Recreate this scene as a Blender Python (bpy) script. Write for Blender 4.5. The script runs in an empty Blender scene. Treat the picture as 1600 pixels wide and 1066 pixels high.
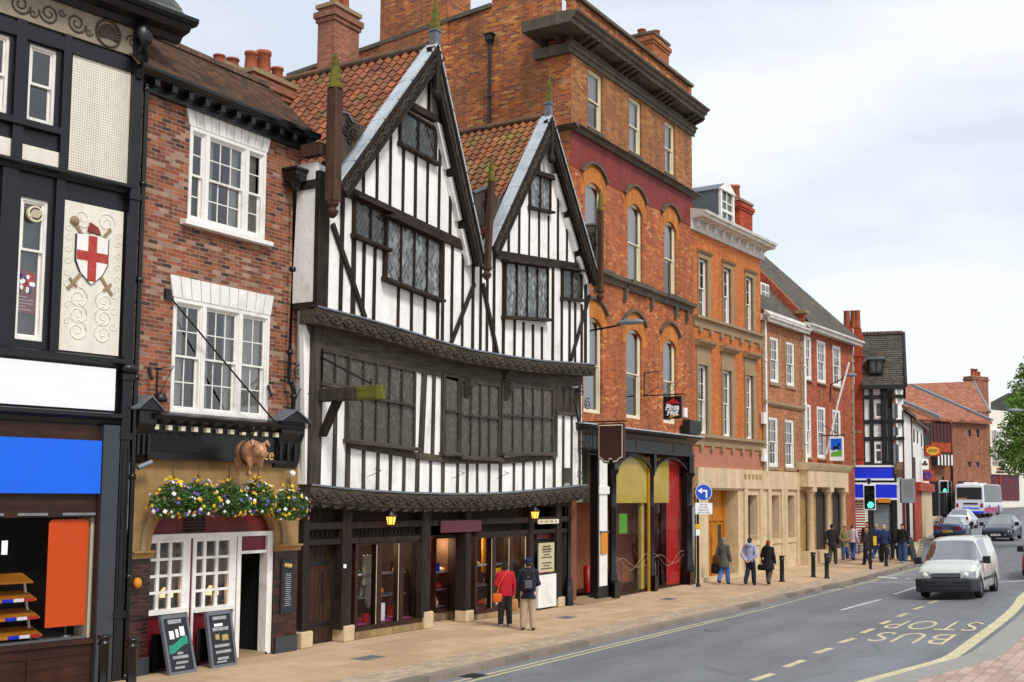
import bpy, bmesh, math, random
from mathutils import Vector, Matrix, noise as mnoise
rnd = random.Random(7)
SC = bpy.context.scene
COL = SC.collection
PI = math.pi
# ------------------------------------------------------------ camera model (measured from vanishing points)
FOC, PCX, PCY, PW, PH = 1800.0, 800.0, 611.635, 1600, 1066
RM = ((0.5225282601671624, 0.07987167305980773, 0.8488726248202998),
      (-0.8525896053516498, 0.04027320358596128, 0.5210269032585954),
      (0.007428470434497331, -0.9959912574493568, 0.08914164521396775))
CAM = Vector((0.0, -17.0, 3.34))

def ray(px, py):
    c = (px - PCX, py - PCY, FOC)
    return Vector([sum(RM[i][k] * c[k] for k in range(3)) for i in range(3)])

def proj(p):
    d = Vector(p) - CAM
    c = [sum(RM[i][k] * d[i] for i in range(3)) for k in range(3)]
    return PCX + FOC * c[0] / c[2], PCY + FOC * c[1] / c[2]

def vpdir(px):
    r = ray(px, PCY + 165); r.z = 0
    return r.normalized()

def lerpt(x, pts):
    if x <= pts[0][0]: return pts[0][1]
    for (a, b), (c, d) in zip(pts, pts[1:]):
        if x <= c: return b + (d - b) * (x - a) / (c - a)
    return pts[-1][1]

def smooth(a, b, x):
    t = max(0.0, min(1.0, (x - a) / (b - a))); return t * t * (3 - 2 * t)

def gz(x, y):
    """height of the pavement level; the street climbs gently away from the viewer"""
    b = lerpt(x, [(34, 0), (46, .12), (54, .32), (65, .85), (75, .98), (92, 1.2), (109, 1.7), (170, 2.8), (400, 4)])
    return b + .055 * min(7, max(0, -y - 4.5)) * smooth(20, 38, x) * (1 - smooth(60, 80, x))

def ground(px, py, dz=0.0):
    """point of the ground seen at a place of the photo (fixed-point on the sloping street)"""
    r = ray(px, py); z = 0.0
    for _ in range(40):
        t = (z + dz - CAM.z) / r.z
        p = CAM + r * t
        z = .5 * z + .5 * gz(p.x, p.y)
    p.z = z + dz
    return p

class Fr:
    """upright facade frame: origin O, u along the facade, v out towards the street, z up"""
    def __init__(s, O, ang):
        s.O = Vector((O[0], O[1], O[2] if len(O) > 2 else 0.0)); s.a = ang
        s.e = Vector((math.cos(ang), math.sin(ang), 0)); s.n = Vector((math.sin(ang), -math.cos(ang), 0))
    def P(s, u, v, z): return s.O + s.e * u + s.n * v + Vector((0, 0, z))
    def loc(s, px, py, v=0.0):
        r = ray(px, py); o = s.O + s.n * v
        t = (o - CAM).dot(s.n) / r.dot(s.n)
        d = CAM + r * t - s.O
        return d.dot(s.e), d.z
    def rect(s, xl, yt, yb, xr, v=0.0):
        u0, z1 = s.loc(xl, yt, v); _, z0 = s.loc(xl, yb, v)
        zm = (z0 + z1) / 2; py = (yt + yb) / 2
        for _ in range(4):
            u1, _ = s.loc(xr, py, v); py = proj(s.P(u1, v, zm))[1]
        return u0, u1, z0, z1
    def side(s, u, v=0.0, z=0.0):
        """frame at right angles to this one (for signs that hang out over the pavement)"""
        return Fr(s.P(u, v, z), s.a - PI / 2)

# ------------------------------------------------------------ mesh builder, local coordinates (u, v out, z)
class MB:
    def __init__(s): s.v = []; s.f = []; s.sm = []; s.c = []
    def cut(s): s.c.append((len(s.v), len(s.f))); return s          # what follows is a separate piece
    def add(s, vs, fs, smooth=False):
        b = len(s.v); s.v.extend((p[0], -p[1], p[2]) for p in vs)
        for f in fs: s.f.append([b + i for i in f]); s.sm.append(smooth)
    def box(s, u0, u1, v0, v1, z0, z1):
        s.add([(u0, v0, z0), (u1, v0, z0), (u1, v1, z0), (u0, v1, z0), (u0, v0, z1), (u1, v0, z1), (u1, v1, z1), (u0, v1, z1)],
              [(0, 1, 2, 3), (7, 6, 5, 4), (4, 5, 1, 0), (6, 7, 3, 2), (5, 6, 2, 1), (7, 4, 0, 3)])
        return s
    def quad(s, a, b, c, d): s.add([a, b, c, d], [(0, 1, 2, 3)]); return s
    def prism(s, poly, v0, v1):
        """poly of (u,z) extruded from v0 to v1"""
        n = len(poly); A = sum(poly[i][0] * poly[(i + 1) % n][1] - poly[(i + 1) % n][0] * poly[i][1] for i in range(n))
        if A < 0: poly = poly[::-1]
        vs = [(p[0], v1, p[1]) for p in poly] + [(p[0], v0, p[1]) for p in poly]
        s.add(vs, [tuple(range(n)), tuple(range(2 * n - 1, n - 1, -1))] + [(i, n + i, n + (i + 1) % n, (i + 1) % n) for i in range(n)])
        return s
    def prism_u(s, poly, u0, u1):
        """poly of (v,z) extruded along u: mouldings, roofs"""
        n = len(poly); A = sum(poly[i][0] * poly[(i + 1) % n][1] - poly[(i + 1) % n][0] * poly[i][1] for i in range(n))
        if A < 0: poly = poly[::-1]
        vs = [(u0, p[0], p[1]) for p in poly] + [(u1, p[0], p[1]) for p in poly]
        s.add(vs, [tuple(range(n)), tuple(range(2 * n - 1, n - 1, -1))] + [(i, n + i, n + (i + 1) % n, (i + 1) % n) for i in range(n)])
        return s
    def prism_z(s, poly, z0, z1):
        n = len(poly); A = sum(poly[i][0] * poly[(i + 1) % n][1] - poly[(i + 1) % n][0] * poly[i][1] for i in range(n))
        if A > 0: poly = poly[::-1]
        vs = [(p[0], p[1], z1) for p in poly] + [(p[0], p[1], z0) for p in poly]
        s.add(vs, [tuple(range(n)), tuple(range(2 * n - 1, n - 1, -1))] + [(i, n + i, n + (i + 1) % n, (i + 1) % n) for i in range(n)])
        return s
    def bar(s, p, q, w, v0, v1, w2=None):
        """timber from (u,z) to (u,z)"""
        du, dz = q[0] - p[0], q[1] - p[1]; L = math.hypot(du, dz) or 1; nx, nz = -dz / L * w / 2, du / L * w / 2
        k = 1 if w2 is None else w2 / w
        return s.prism([(p[0] + nx, p[1] + nz), (p[0] - nx, p[1] - nz), (q[0] - nx * k, q[1] - nz * k), (q[0] + nx * k, q[1] + nz * k)], v0, v1)
    def tube(s, pts, r, n=8, cap=True):
        pts = [Vector(p) for p in pts]; rr = r if isinstance(r, (list, tuple)) else [r] * len(pts)
        rings = []
        for i, p in enumerate(pts):
            t = (pts[min(i + 1, len(pts) - 1)] - pts[max(i - 1, 0)]).normalized()
            a = t.cross(Vector((0, 0, 1)));
            if a.length < 1e-3: a = t.cross(Vector((1, 0, 0)))
            a.normalize(); b = t.cross(a)
            rings.append([p + a * math.cos(2 * PI * k / n) * rr[i] + b * math.sin(2 * PI * k / n) * rr[i] for k in range(n)])
        base = [q for ring in rings for q in ring]
        fs = [(i * n + k, i * n + (k + 1) % n, (i + 1) * n + (k + 1) % n, (i + 1) * n + k) for i in range(len(pts) - 1) for k in range(n)]
        s.add(base, fs, True)
        if cap: s.add(rings[0], [tuple(range(n))]); s.add(rings[-1], [tuple(range(n - 1, -1, -1))])
        return s
    def lathe(s, prof, c=(0, 0, 0), n=14):
        """prof of (r,z) about the vertical through c"""
        vs = [(c[0] + r * math.cos(2 * PI * k / n), c[1] + r * math.sin(2 * PI * k / n), c[2] + z) for r, z in prof for k in range(n)]
        fs = [(i * n + k, (i + 1) * n + k, (i + 1) * n + (k + 1) % n, i * n + (k + 1) % n) for i in range(len(prof) - 1) for k in range(n)]
        s.add(vs, fs, True); return s
    def ball(s, c, r, n=12, m=8):
        rx, ry, rz = r if isinstance(r, (tuple, list)) else (r, r, r)
        vs = [(c[0] + rx * math.sin(PI * i / m) * math.cos(2 * PI * k / n), c[1] + ry * math.sin(PI * i / m) * math.sin(2 * PI * k / n), c[2] + rz * math.cos(PI * i / m)) for i in range(m + 1) for k in range(n)]
        s.add(vs, [(i * n + k, (i + 1) * n + k, (i + 1) * n + (k + 1) % n, i * n + (k + 1) % n) for i in range(m) for k in range(n)], True); return s
    def wall(s, u0, u1, z0, z1, v, holes=(), reveal=.14):
        """facade sheet with openings (u0,u1,z0,z1[,rise of a segmental head]) and their reveals"""
        us = sorted({u0, u1} | {h[k] for h in holes for k in (0, 1) if u0 < h[k] < u1})
        zs = sorted({z0, z1} | {h[k] for h in holes for k in (2, 3) if z0 < h[k] < z1})
        for i in range(len(us) - 1):
            for j in range(len(zs) - 1):
                a, b, c, d = us[i], us[i + 1], zs[j], zs[j + 1]; mu, mz = (a + b) / 2, (c + d) / 2
                if any(h[0] < mu < h[1] and h[2] < mz < h[3] for h in holes): continue
                s.quad((a, v, c), (b, v, c), (b, v, d), (a, v, d))
        for h in holes:
            a, b, c, d = h[:4]; w = v - reveal; rise = h[4] if len(h) > 4 else 0
            s.quad((a, v, c), (a, v, d - rise), (a, w, d - rise), (a, w, c)); s.quad((b, w, c), (b, w, d - rise), (b, v, d - rise), (b, v, c))
            s.quad((a, w, c), (b, w, c), (b, v, c), (a, v, c))
            if not rise: s.quad((a, v, d), (b, v, d), (b, w, d), (a, w, d))
            else:
                pts = arc(a, b, d - rise, rise, 12)
                for (p, q) in zip(pts, pts[1:]):
                    s.quad((p[0], v, p[1]), (q[0], v, q[1]), (q[0], v, d), (p[0], v, d)); s.quad((p[0], v, p[1]), (q[0], v, q[1]), (q[0], w, q[1]), (p[0], w, p[1]))
        return s
    def warp(s, fn):
        s.v = [fn(*p) for p in s.v]; return s
    def obj(s, name, m, parent=None, label=None, bevel=0.0, fr=None, norm=False):
        if s.c:
            last = None; L = [(0, 0)] + s.c + [(len(s.v), len(s.f))]
            for (a, c), (b, d) in zip(L, L[1:]):
                if d > c: k = MB(); k.v = s.v[a:b]; k.f = [[i - a for i in f] for f in s.f[c:d]]; k.sm = s.sm[c:d]; last = k.obj(name, m, parent, label, bevel, fr, norm)
            return last
        me = bpy.data.meshes.new(name); me.from_pydata(s.v, [], s.f)
        me.polygons.foreach_set('use_smooth', s.sm)
        if norm:
            bm = bmesh.new(); bm.from_mesh(me); bmesh.ops.remove_doubles(bm, verts=bm.verts, dist=1e-5); bmesh.ops.delete(bm, geom=[x for x in bm.verts if not x.link_faces], context='VERTS'); bmesh.ops.recalc_face_normals(bm, faces=bm.faces); bm.to_mesh(me); bm.free()
        me.materials.append(m); me.update()
        o = bpy.data.objects.new(name, me); COL.objects.link(o)
        if parent: o.parent = parent
        if fr: o.location = fr.O; o.rotation_euler = (0, 0, fr.a)
        if label: o['label'] = label
        if bevel:
            b = o.modifiers.new('bevel', 'BEVEL'); b.width = bevel; b.segments = 2; b.limit_method = 'ANGLE'
        return o

def arc(a, b, zs, rise, n=12):
    """points of a segmental arch from (a,zs) to (b,zs)"""
    w = b - a; R = (w * w / 4 + rise * rise) / (2 * rise); cz = zs + rise - R; cu = (a + b) / 2
    t0 = math.atan2(zs - cz, -w / 2); t1 = math.atan2(zs - cz, w / 2)
    return [(cu + R * math.cos(t0 + (t1 - t0) * i / n), cz + R * math.sin(t0 + (t1 - t0) * i / n)) for i in range(n + 1)]

def thing(name, label, cat, fr=None, group=None, loc=None, rz=0.0):
    o = bpy.data.objects.new(name, None); COL.objects.link(o); o.empty_display_size = .2
    if fr: o.location = fr.O; o.rotation_euler = (0, 0, fr.a)
    if loc is not None: o.location = loc; o.rotation_euler = (0, 0, rz)
    return tag(o, label, cat, group)
def tag(o, label, cat, group=None, kind=None):
    o['label'] = label; o['category'] = cat
    if group: o['group'] = group
    if kind: o['kind'] = kind
    return o
def struct(o, kind='structure'): o['kind'] = kind; return o
def copy_tree(o, loc, rz, label, parent=None):
    c = o.copy(); COL.objects.link(c)
    if parent: c.parent = parent
    else: c.location = loc; c.rotation_euler = (0, 0, rz); c['label'] = label
    for ch in list(o.children): copy_tree(ch, None, 0, None, c)
    return c
def text(s, size, m, parent, name='lettering', at=(0, 0, 0), ext=.004, shear=0.0, sx=1.0, align='CENTER', flat=False, label=None, font_bold=0.0):
    cu = bpy.data.curves.new(name, 'FONT'); cu.body = s; cu.size = size; cu.align_x = align; cu.align_y = 'CENTER'; cu.extrude = ext; cu.shear = shear; cu.offset = font_bold; cu.resolution_u = 3
    t = bpy.data.objects.new(name, cu); COL.objects.link(t)
    dg = bpy.context.evaluated_depsgraph_get(); dg.update()
    me = bpy.data.meshes.new_from_object(t.evaluated_get(dg)); bpy.data.objects.remove(t)
    o = bpy.data.objects.new(name, me); COL.objects.link(o); me.materials.clear(); me.materials.append(m)
    o.parent = parent; o.location = (at[0], -at[1], at[2]); o.scale = (sx, 1, 1)
    o.rotation_euler = (0 if flat else PI / 2, 0, 0)
    return o

# ------------------------------------------------------------ procedural materials
def lin(h):
    if isinstance(h, str):
        c = [int(h[i:i + 2], 16) / 255 for i in (0, 2, 4)]
        return tuple(x / 12.92 if x <= .04045 else ((x + .055) / 1.055) ** 2.4 for x in c)
    return tuple(h)
class NT:
    def __init__(s, name):
        s.m = bpy.data.materials.new(name); s.m.use_nodes = True; s.t = s.m.node_tree; s.bs = s.t.nodes['Principled BSDF']
        s.tc = None
    def n(s, typ, **k):
        o = s.t.nodes.new('ShaderNode' + typ)
        for a, b in k.items(): setattr(o, a, b)
        return o
    def lk(s, a, b): s.t.links.new(a, b)
    def set(s, sock, v):
        if hasattr(v, 'links'): s.lk(v, sock)
        elif isinstance(v, (tuple, list)) and len(v) == 3 and sock.type == 'RGBA': sock.default_value = (*v, 1)
        else: sock.default_value = v
    def math(s, op, a, b=0.0, c=0.0):
        o = s.n('Math', operation=op); s.set(o.inputs[0], a); s.set(o.inputs[1], b); s.set(o.inputs[2], c); return o.outputs[0]
    def obj(s):
        if not s.tc: s.tc = s.n('TexCoord')
        return s.tc.outputs['Object']
    def noise(s, scale, detail=4, rough=.55, vec=None):
        o = s.n('TexNoise'); s.lk(vec or s.obj(), o.inputs['Vector']); o.inputs['Scale'].default_value = scale; o.inputs['Detail'].default_value = detail; o.inputs['Roughness'].default_value = rough
        return o.outputs['Fac']
    def ramp(s, fac, stops, interp='LINEAR'):
        o = s.n('ValToRGB'); r = o.color_ramp; r.interpolation = interp
        while len(r.elements) < len(stops): r.elements.new(.5)
        for e, (p, c) in zip(r.elements, stops): e.position = p; e.color = (*lin(c), 1) if not isinstance(c, (int, float)) else (c, c, c, 1)
        s.set(o.inputs[0], fac); return o.outputs[0]
    def mix(s, fac, a, b, mode='MIX'):
        o = s.n('MixRGB', blend_type=mode); s.set(o.inputs[0], fac); s.set(o.inputs[1], a); s.set(o.inputs[2], b); return o.outputs[0]
    def bump(s, h, strength=.3, dist=.02):
        o = s.n('Bump'); o.inputs['Strength'].default_value = strength; o.inputs['Distance'].default_value = dist; s.set(o.inputs['Height'], h); s.lk(o.outputs[0], s.bs.inputs['Normal'])
    def out(s, col, rough=.7, metal=0.0, spec=None):
        s.set(s.bs.inputs['Base Color'], col); s.set(s.bs.inputs['Roughness'], rough); s.bs.inputs['Metallic'].default_value = metal
        if spec is not None: s.bs.inputs['Specular IOR Level'].default_value = spec
        return s.m
    def streaks(s, c, lo=.8, sx=2.2, sz=.22, p=(.35, .6)):
        """rain streaks and old damp, drawn out down the wall"""
        mp = s.n('Mapping'); s.lk(s.obj(), mp.inputs[0]); mp.inputs['Scale'].default_value = (sx, sx, sz)
        return s.mix(1.0, c, s.ramp(s.noise(1.0, 7, .65, mp.outputs[0]), [(p[0], lo), (p[1], 1.04)]), 'MULTIPLY')
    def face_uv(s, axis='xy'):
        sp = s.n('SeparateXYZ'); s.lk(s.obj(), sp.inputs[0])
        if axis == 'xy': u = s.math('ADD', sp.outputs[0], sp.outputs[1])
        else: u = sp.outputs['xyz'.index(axis)]
        return u, sp.outputs[2], sp

def plain(name, c, rough=.6, var=.18, scale=4.0, bump=.15, bs=60.0, metal=0.0, spec=None, stain=None, streak=0.0):
    """one colour broken by wear and dirt at two scales, with a fine surface grain"""
    N = NT(name); c = lin(c)
    a = N.noise(scale, 5); col = N.mix(1.0, c, N.ramp(a, [(.25, 1 - var), (.75, 1 + var * .5)]), 'MULTIPLY')
    b = N.noise(scale * 7, 4); col = N.mix(1.0, col, N.ramp(b, [(.3, 1 - var * .6), (.7, 1.0)]), 'MULTIPLY')
    if stain: col = N.mix(N.ramp(N.noise(scale * .6, 6, .7), [(.52, 0.0), (.72, 1.0)]), col, lin(stain))
    if streak: col = N.streaks(col, streak)
    if bump: N.bump(N.noise(bs, 3), bump, .01)
    return N.out(col, N.ramp(b, [(.3, min(1, rough * 1.1)), (.7, rough * .85)]), metal, spec)

def brick(name, cols, mortar, w=.225, h=.075, m=.011, axis='xy', patch=None, soot=.35, rough=.85, bump=.5, soot_c=(.35, .3, .27)):
    """coursed bricks, each with a colour of its own; patches of weathering over many courses"""
    N = NT(name); u, z, _ = N.face_uv(axis)
    zr = N.math('DIVIDE', z, h); row = N.math('FLOOR', zr)
    x = N.math('ADD', N.math('DIVIDE', u, w), N.math('MULTIPLY', N.math('MODULO', row, 2.0), .5)); colm = N.math('FLOOR', x)
    cv = N.n('CombineXYZ'); N.lk(colm, cv.inputs[0]); N.lk(row, cv.inputs[1])
    wn = N.n('TexWhiteNoise', noise_dimensions='2D'); N.lk(cv.outputs[0], wn.inputs['Vector'])
    k = len(cols); c = N.ramp(wn.outputs['Value'], [((i + .0) / k, cc) for i, cc in enumerate(cols)], 'CONSTANT')
    c = N.mix(1.0, c, N.ramp(N.noise(30, 3), [(.3, .8), (.7, 1.12)]), 'MULTIPLY')
    if patch:
        c = N.mix(N.ramp(N.math('ADD', N.noise(.55, 5, .65), N.math('MULTIPLY', wn.outputs['Value'], .12)), [(.50, 0.0), (.66, .75)]), c, lin(patch))
    if soot: c = N.mix(N.math('MULTIPLY', N.ramp(N.noise(.9, 6, .7), [(.45, 0.0), (.75, 1.0)]), soot), c, N.mix(1.0, c, soot_c, 'MULTIPLY'))
    fx = N.math('FRACT', x); fz = N.math('FRACT', zr)
    mask = N.math('MAXIMUM', N.math('LESS_THAN', fx, m / w), N.math('LESS_THAN', fz, m / h))
    mc = N.mix(1.0, lin(mortar), N.ramp(N.noise(5, 4), [(.3, .7), (.7, 1.1)]), 'MULTIPLY')
    col = N.streaks(N.mix(mask, c, mc), .72)
    hh = N.math('ADD', N.math('SUBTRACT', 1.0, mask), N.math('MULTIPLY', N.noise(60, 3), .35))
    N.bump(hh, bump, .008)
    return N.out(col, rough)

def tiles(name, cols, w=.25, h=.2, axis='x', moss=None, moss_amt=.5, rough=.85, lineamt=.5, zs=1.0):
    N = NT(name); u, z, _ = N.face_uv(axis)
    zr = N.math('DIVIDE', z, h); row = N.math('FLOOR', zr)
    x = N.math('ADD', N.math('DIVIDE', u, w), N.math('MULTIPLY', N.math('MODULO', row, 2.0), .5)); colm = N.math('FLOOR', x)
    cv = N.n('CombineXYZ'); N.lk(colm, cv.inputs[0]); N.lk(row, cv.inputs[1])
    wn = N.n('TexWhiteNoise', noise_dimensions='2D'); N.lk(cv.outputs[0], wn.inputs['Vector']); k = len(cols)
    c = N.ramp(wn.outputs['Value'], [(i / k, cc) for i, cc in enumerate(cols)], 'CONSTANT')
    c = N.mix(1.0, c, N.ramp(N.noise(1.2, 6, .65), [(.3, .62), (.7, 1.15)]), 'MULTIPLY')
    if moss: c = N.mix(N.math('MULTIPLY', N.ramp(N.noise(1.7, 6, .7), [(.48, 0.0), (.66, 1.0)]), moss_amt), c, lin(moss))
    fz = N.math('FRACT', zr); fx = N.math('FRACT', x)
    mask = N.math('MAXIMUM', N.math('LESS_THAN', fz, .12), N.math('LESS_THAN', fx, .05))
    if lineamt: c = N.mix(N.math('MULTIPLY', mask, lineamt), c, N.mix(1.0, c, (.25, .22, .2), 'MULTIPLY'))
    N.bump(N.math('ADD', fz, N.math('MULTIPLY', wn.outputs['Value'], .5)), -.5, .025)
    return N.out(c, rough)

def wood(name, c1, c2, rough=.8, axis='z', scale=1.0, bump=.5, spec=.3):
    """weathered timber: grain drawn out along one axis, checks and pale worn streaks"""
    N = NT(name); mp = N.n('Mapping'); N.lk(N.obj(), mp.inputs[0]); sc = [14 * scale] * 3; sc['xyz'.index(axis)] = 1.2 * scale; mp.inputs['Scale'].default_value = sc
    a = N.noise(1, 7, .65, mp.outputs[0]); col = N.ramp(a, [(.32, c1), (.68, c2)])
    col = N.mix(1.0, col, N.ramp(N.noise(2.3, 5, .6), [(.3, .65), (.7, 1.1)]), 'MULTIPLY')
    N.bump(a, bump, .012); return N.out(col, rough, spec=spec)

def glass(name, tint=.85, refl=.10, rough=.02, ior=1.45):
    m = bpy.data.materials.new(name); m.use_nodes = True; t = m.node_tree; t.nodes.clear()
    o = t.nodes.new('ShaderNodeOutputMaterial'); mx = t.nodes.new('ShaderNodeMixShader'); tr = t.nodes.new('ShaderNodeBsdfTransparent'); gl = t.nodes.new('ShaderNodeBsdfGlossy')
    tr.inputs[0].default_value = (tint, tint, tint, 1) if not isinstance(tint, tuple) else (*tint, 1); gl.inputs['Roughness'].default_value = rough
    fr = t.nodes.new('ShaderNodeFresnel'); fr.inputs[0].default_value = ior
    ad = t.nodes.new('ShaderNodeMath'); ad.operation = 'ADD'; ad.use_clamp = True; ad.inputs[1].default_value = refl
    tc = t.nodes.new('ShaderNodeTexCoord'); nz = t.nodes.new('ShaderNodeTexNoise'); nz.inputs['Scale'].default_value = 2.2; bp = t.nodes.new('ShaderNodeBump'); bp.inputs['Strength'].default_value = .12; bp.inputs['Distance'].default_value = .03
    L = t.links.new; L(tc.outputs['Object'], nz.inputs['Vector']); L(nz.outputs['Fac'], bp.inputs['Height']); L(bp.outputs[0], gl.inputs['Normal'])
    L(fr.outputs[0], ad.inputs[0]); L(ad.outputs[0], mx.inputs[0]); L(tr.outputs[0], mx.inputs[1]); L(gl.outputs[0], mx.inputs[2]); L(mx.outputs[0], o.inputs[0])
    return m
def emit(name, c, s=1.0):
    N = NT(name); N.out(lin(c), .5); N.bs.inputs['Emission Color'].default_value = (*lin(c), 1); N.bs.inputs['Emission Strength'].default_value = s; return N.m
def leaded(name, c=(.03, .035, .035), lead=(.16, .16, .15), s=.105, refl=.5, pal=.35):
    """old leaded lights: tilted diamond quarries, each catching the sky a little differently"""
    N = NT(name); u, z, _ = N.face_uv('xy')
    p = N.math('DIVIDE', N.math('ADD', u, N.math('MULTIPLY', z, .62)), s); q = N.math('DIVIDE', N.math('SUBTRACT', u, N.math('MULTIPLY', z, .62)), s)
    cv = N.n('CombineXYZ'); N.lk(N.math('FLOOR', p), cv.inputs[0]); N.lk(N.math('FLOOR', q), cv.inputs[1])
    wn = N.n('TexWhiteNoise', noise_dimensions='2D'); N.lk(cv.outputs[0], wn.inputs['Vector'])
    col = N.mix(N.math('MULTIPLY', N.math('POWER', wn.outputs['Value'], 3.0), pal), c, (.30, .33, .34))
    mask = N.math('MAXIMUM', N.math('LESS_THAN', N.math('FRACT', p), .13), N.math('LESS_THAN', N.math('FRACT', q), .13))
    col = N.mix(mask, col, lead)
    hn = N.math('ADD', N.math('MULTIPLY', wn.outputs['Value'], N.math('FRACT', p)), N.math('MULTIPLY', mask, .6)); N.bump(hn, .35, .02)
    return N.out(col, N.math('ADD', .08, N.math('MULTIPLY', mask, .5)), spec=refl)
# ------------------------------------------------------------ palette
M = {}
M['white'] = plain('white_paint', 'f2f0ea', .5, .10, 3, .08, stain='cfc9bb')
M['cream'] = plain('cream_paint', 'ebe0c2', .5, .10)
M['plaster'] = plain('limewash_plaster', 'fbfaf6', .85, .08, 2.2, .9, 14, stain='dcd6c8', streak=.86)
M['pargework'] = plain('cream_pargework', 'ece7d8', .8, .08, 5, .5, 30, streak=.88)
M['frieze'] = plain('stone_coloured_frieze', '9c917c', .8, .2, 6, .5, 40)
M['scroll'] = plain('dark_scrollwork', '55483b', .8, .2)
M['blk'] = plain('black_paint', '101116', .38, .25, 5, .1, 40, spec=.5)
M['blkgloss'] = plain('black_gloss_paint', '0c0c0e', .22, .2, 6, .05, 50)
M['iron'] = plain('black_iron', '141417', .45, .3, 8, .25, 60)
M['slate'] = tiles('slate_roof', ['53564f', '5a5d58', '43474a', '63655d'], .3, .16, 'x', '6b6a52', .35)
M['oldtile'] = tiles('plain_clay_tile', ['5a4030', '6a4a36', '4b382c', '75543e', '614838'], .17, .085, 'x', '5a5540', .5)
M['dktile'] = tiles('dark_clay_tile', ['4e4740', '5a5147', '443f3a', '61584c'], .17, .09, 'x', '56593a', .5)
M['gblack'] = plain('granite_pilaster', '3c4148', .5, .35, 30, .1)
M['ptile'] = tiles('pantile_clay', ['8a4e32', '9c5c3a', '784430', '925440', '84523a'], .26, .27, 'y', '6b6038', .55, lineamt=0)
M['ptilem'] = tiles('mossy_pantile_clay', ['905432', '9e603a', '7a4a32', '986440', '86583a'], .26, .27, 'y', '767038', .8, lineamt=0)
M['pubbrick'] = brick('old_pub_brick', ['8c4a34', '9a5236', '7c4434', 'a85c3a', '70402f', '9c6450', '8c5240', '4e3028', 'b08c78', '945030', 'aa6444', '7e4838', 'a07c6c'], 'a08e7a', .235, .08, .013, soot=.35)
M['brickB'] = brick('tall_house_brick', ['c0642c', 'b45826', 'cc7236', '9c4c28', 'c46a30', 'b65e2e', 'd8985c', 'a65024', 'bc6028', '8c4428'], 'a8845c', .225, .075, .009, patch='a0542e', soot=.35)
M['brickS'] = brick('side_wall_brick', ['c86c2c', 'b45c26', 'd27c34', '964a28', 'c0662a', 'ac5430', 'dc9c5c', '80442e', 'c27030', 'a04c26'], 'b8966e', .24, .08, .012, patch='84462e', soot=.55)
M['brickT'] = brick('top_storey_brick', ['ae6c3a', '9e5e34', 'ba7a44', '8c5432', 'a86c40', 'c28a52'], '8c7058', .225, .075, .009, patch='86542f', soot=.2)
M['rubbed'] = brick('rubbed_arch_brick', ['c87a2c', 'be7028', 'd08434', 'c47830'], 'a86a34', .07, .3, .006, soot=.15)
M['redband'] = plain('oxblood_paint', '862a22', .7, .22, 2.5, .25, 40, stain='8a4638', streak=.8)
M['brickC'] = brick('orange_bank_brick', ['cc7030', 'c0662a', 'd87c3a', 'b85e2a', 'c86c34'], 'b8824c', .225, .075, .007, patch='c07034', soot=.2)
M['brickD'] = brick('pale_rubbed_brick', ['b8754c', 'ac6a44', 'c28258', 'a86844'], 'a08468', .225, .075, .008, soot=.2)
M['brickE'] = brick('red_house_brick', ['b05638', 'a44e32', 'ba6040', '9a482e'], 'a06850', .225, .075, .007, soot=.2)
M['brickR'] = brick('bright_red_brick', ['b84424', 'aa3c20', 'c24e2c', 'a23a22'], '9c5038', .225, .075, .006, soot=.2)
M['brickF'] = brick('brown_theatre_brick', ['9c6248', '905840', 'a66c50', '885440'], '8c7058', .225, .075, .008, soot=.2)
M['brickch'] = brick('chimney_brick', ['a86044', '98543c', 'b46e50', '884a36', 'a4664c'], 'a08a78', .225, .078, .012, soot=.3, patch='8e5a44')
M['stone'] = plain('sandstone', 'd6bf9a', .8, .14, 3, .3, 30, stain='bca47e', streak=.82)
M['stoneY'] = plain('yellow_sandstone', 'ae8a56', .8, .22, 3.5, .35, 30, stain='86693e', streak=.75)
M['stoneG'] = plain('brown_stone_dressing', '9c8464', .8, .15, 4, .3, 40)
M['stoneD'] = plain('dark_cornice_stone', '625848', .75, .22, 4, .3, 40, stain='6b6a4c', streak=.7)
M['rubble'] = brick('plinth_stone', ['9c8258', 'a88c62', '8c744e', '94805c', '7e6a4a'], '7a6a4e', .42, .17, .014, soot=.4)
M['lead'] = plain('lead_flashing', 'b9c3cb', .42, .2, 3, .2, 20, metal=.0, stain='8d979d')
M['leadd'] = plain('dark_lead', '6a7078', .5, .25, 3, .2, 20)
M['oak'] = wood('black_oak', '17110d', '3a2d24', .8)
M['oakh'] = wood('black_oak_level', '1a130f', '42332a', .8, 'x')
M['oakb'] = wood('brown_oak', '3f2a1e', '5e4230', .8)
M['oakg'] = wood('grey_oak', '2e2822', '5a5145', .8)
M['oakgh'] = wood('grey_oak_level', '352e27', '625848', .8, 'x')
M['door'] = wood('plank_door_oak', '2b1a10', '4a3020', .6, 'z', 1.4)
M['mossoak'] = wood('mossy_oak', '4a4420', '7d7a2c', .9, 'y')
M['leadl'] = leaded('leaded_glass', (.02, .023, .023), (.13, .13, .12), .13, .45, .22); M['leadw'] = leaded('pale_leaded_glass', (.05, .055, .06), (.26, .26, .25), .14, .5, 1.1)
M['leado'] = leaded('timbered_leaded_glass', (.05, .044, .032), (.15, .135, .105), .095, .25, .22)
M['glass'] = glass('window_glass', .88, .12); M['shopglass'] = glass('shop_glass', .94, .0, ior=1.22); M['screen'] = glass('car_glass', (.42, .46, .5), .42); M['busglass'] = glass('bus_glass', .2, .03)
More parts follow.
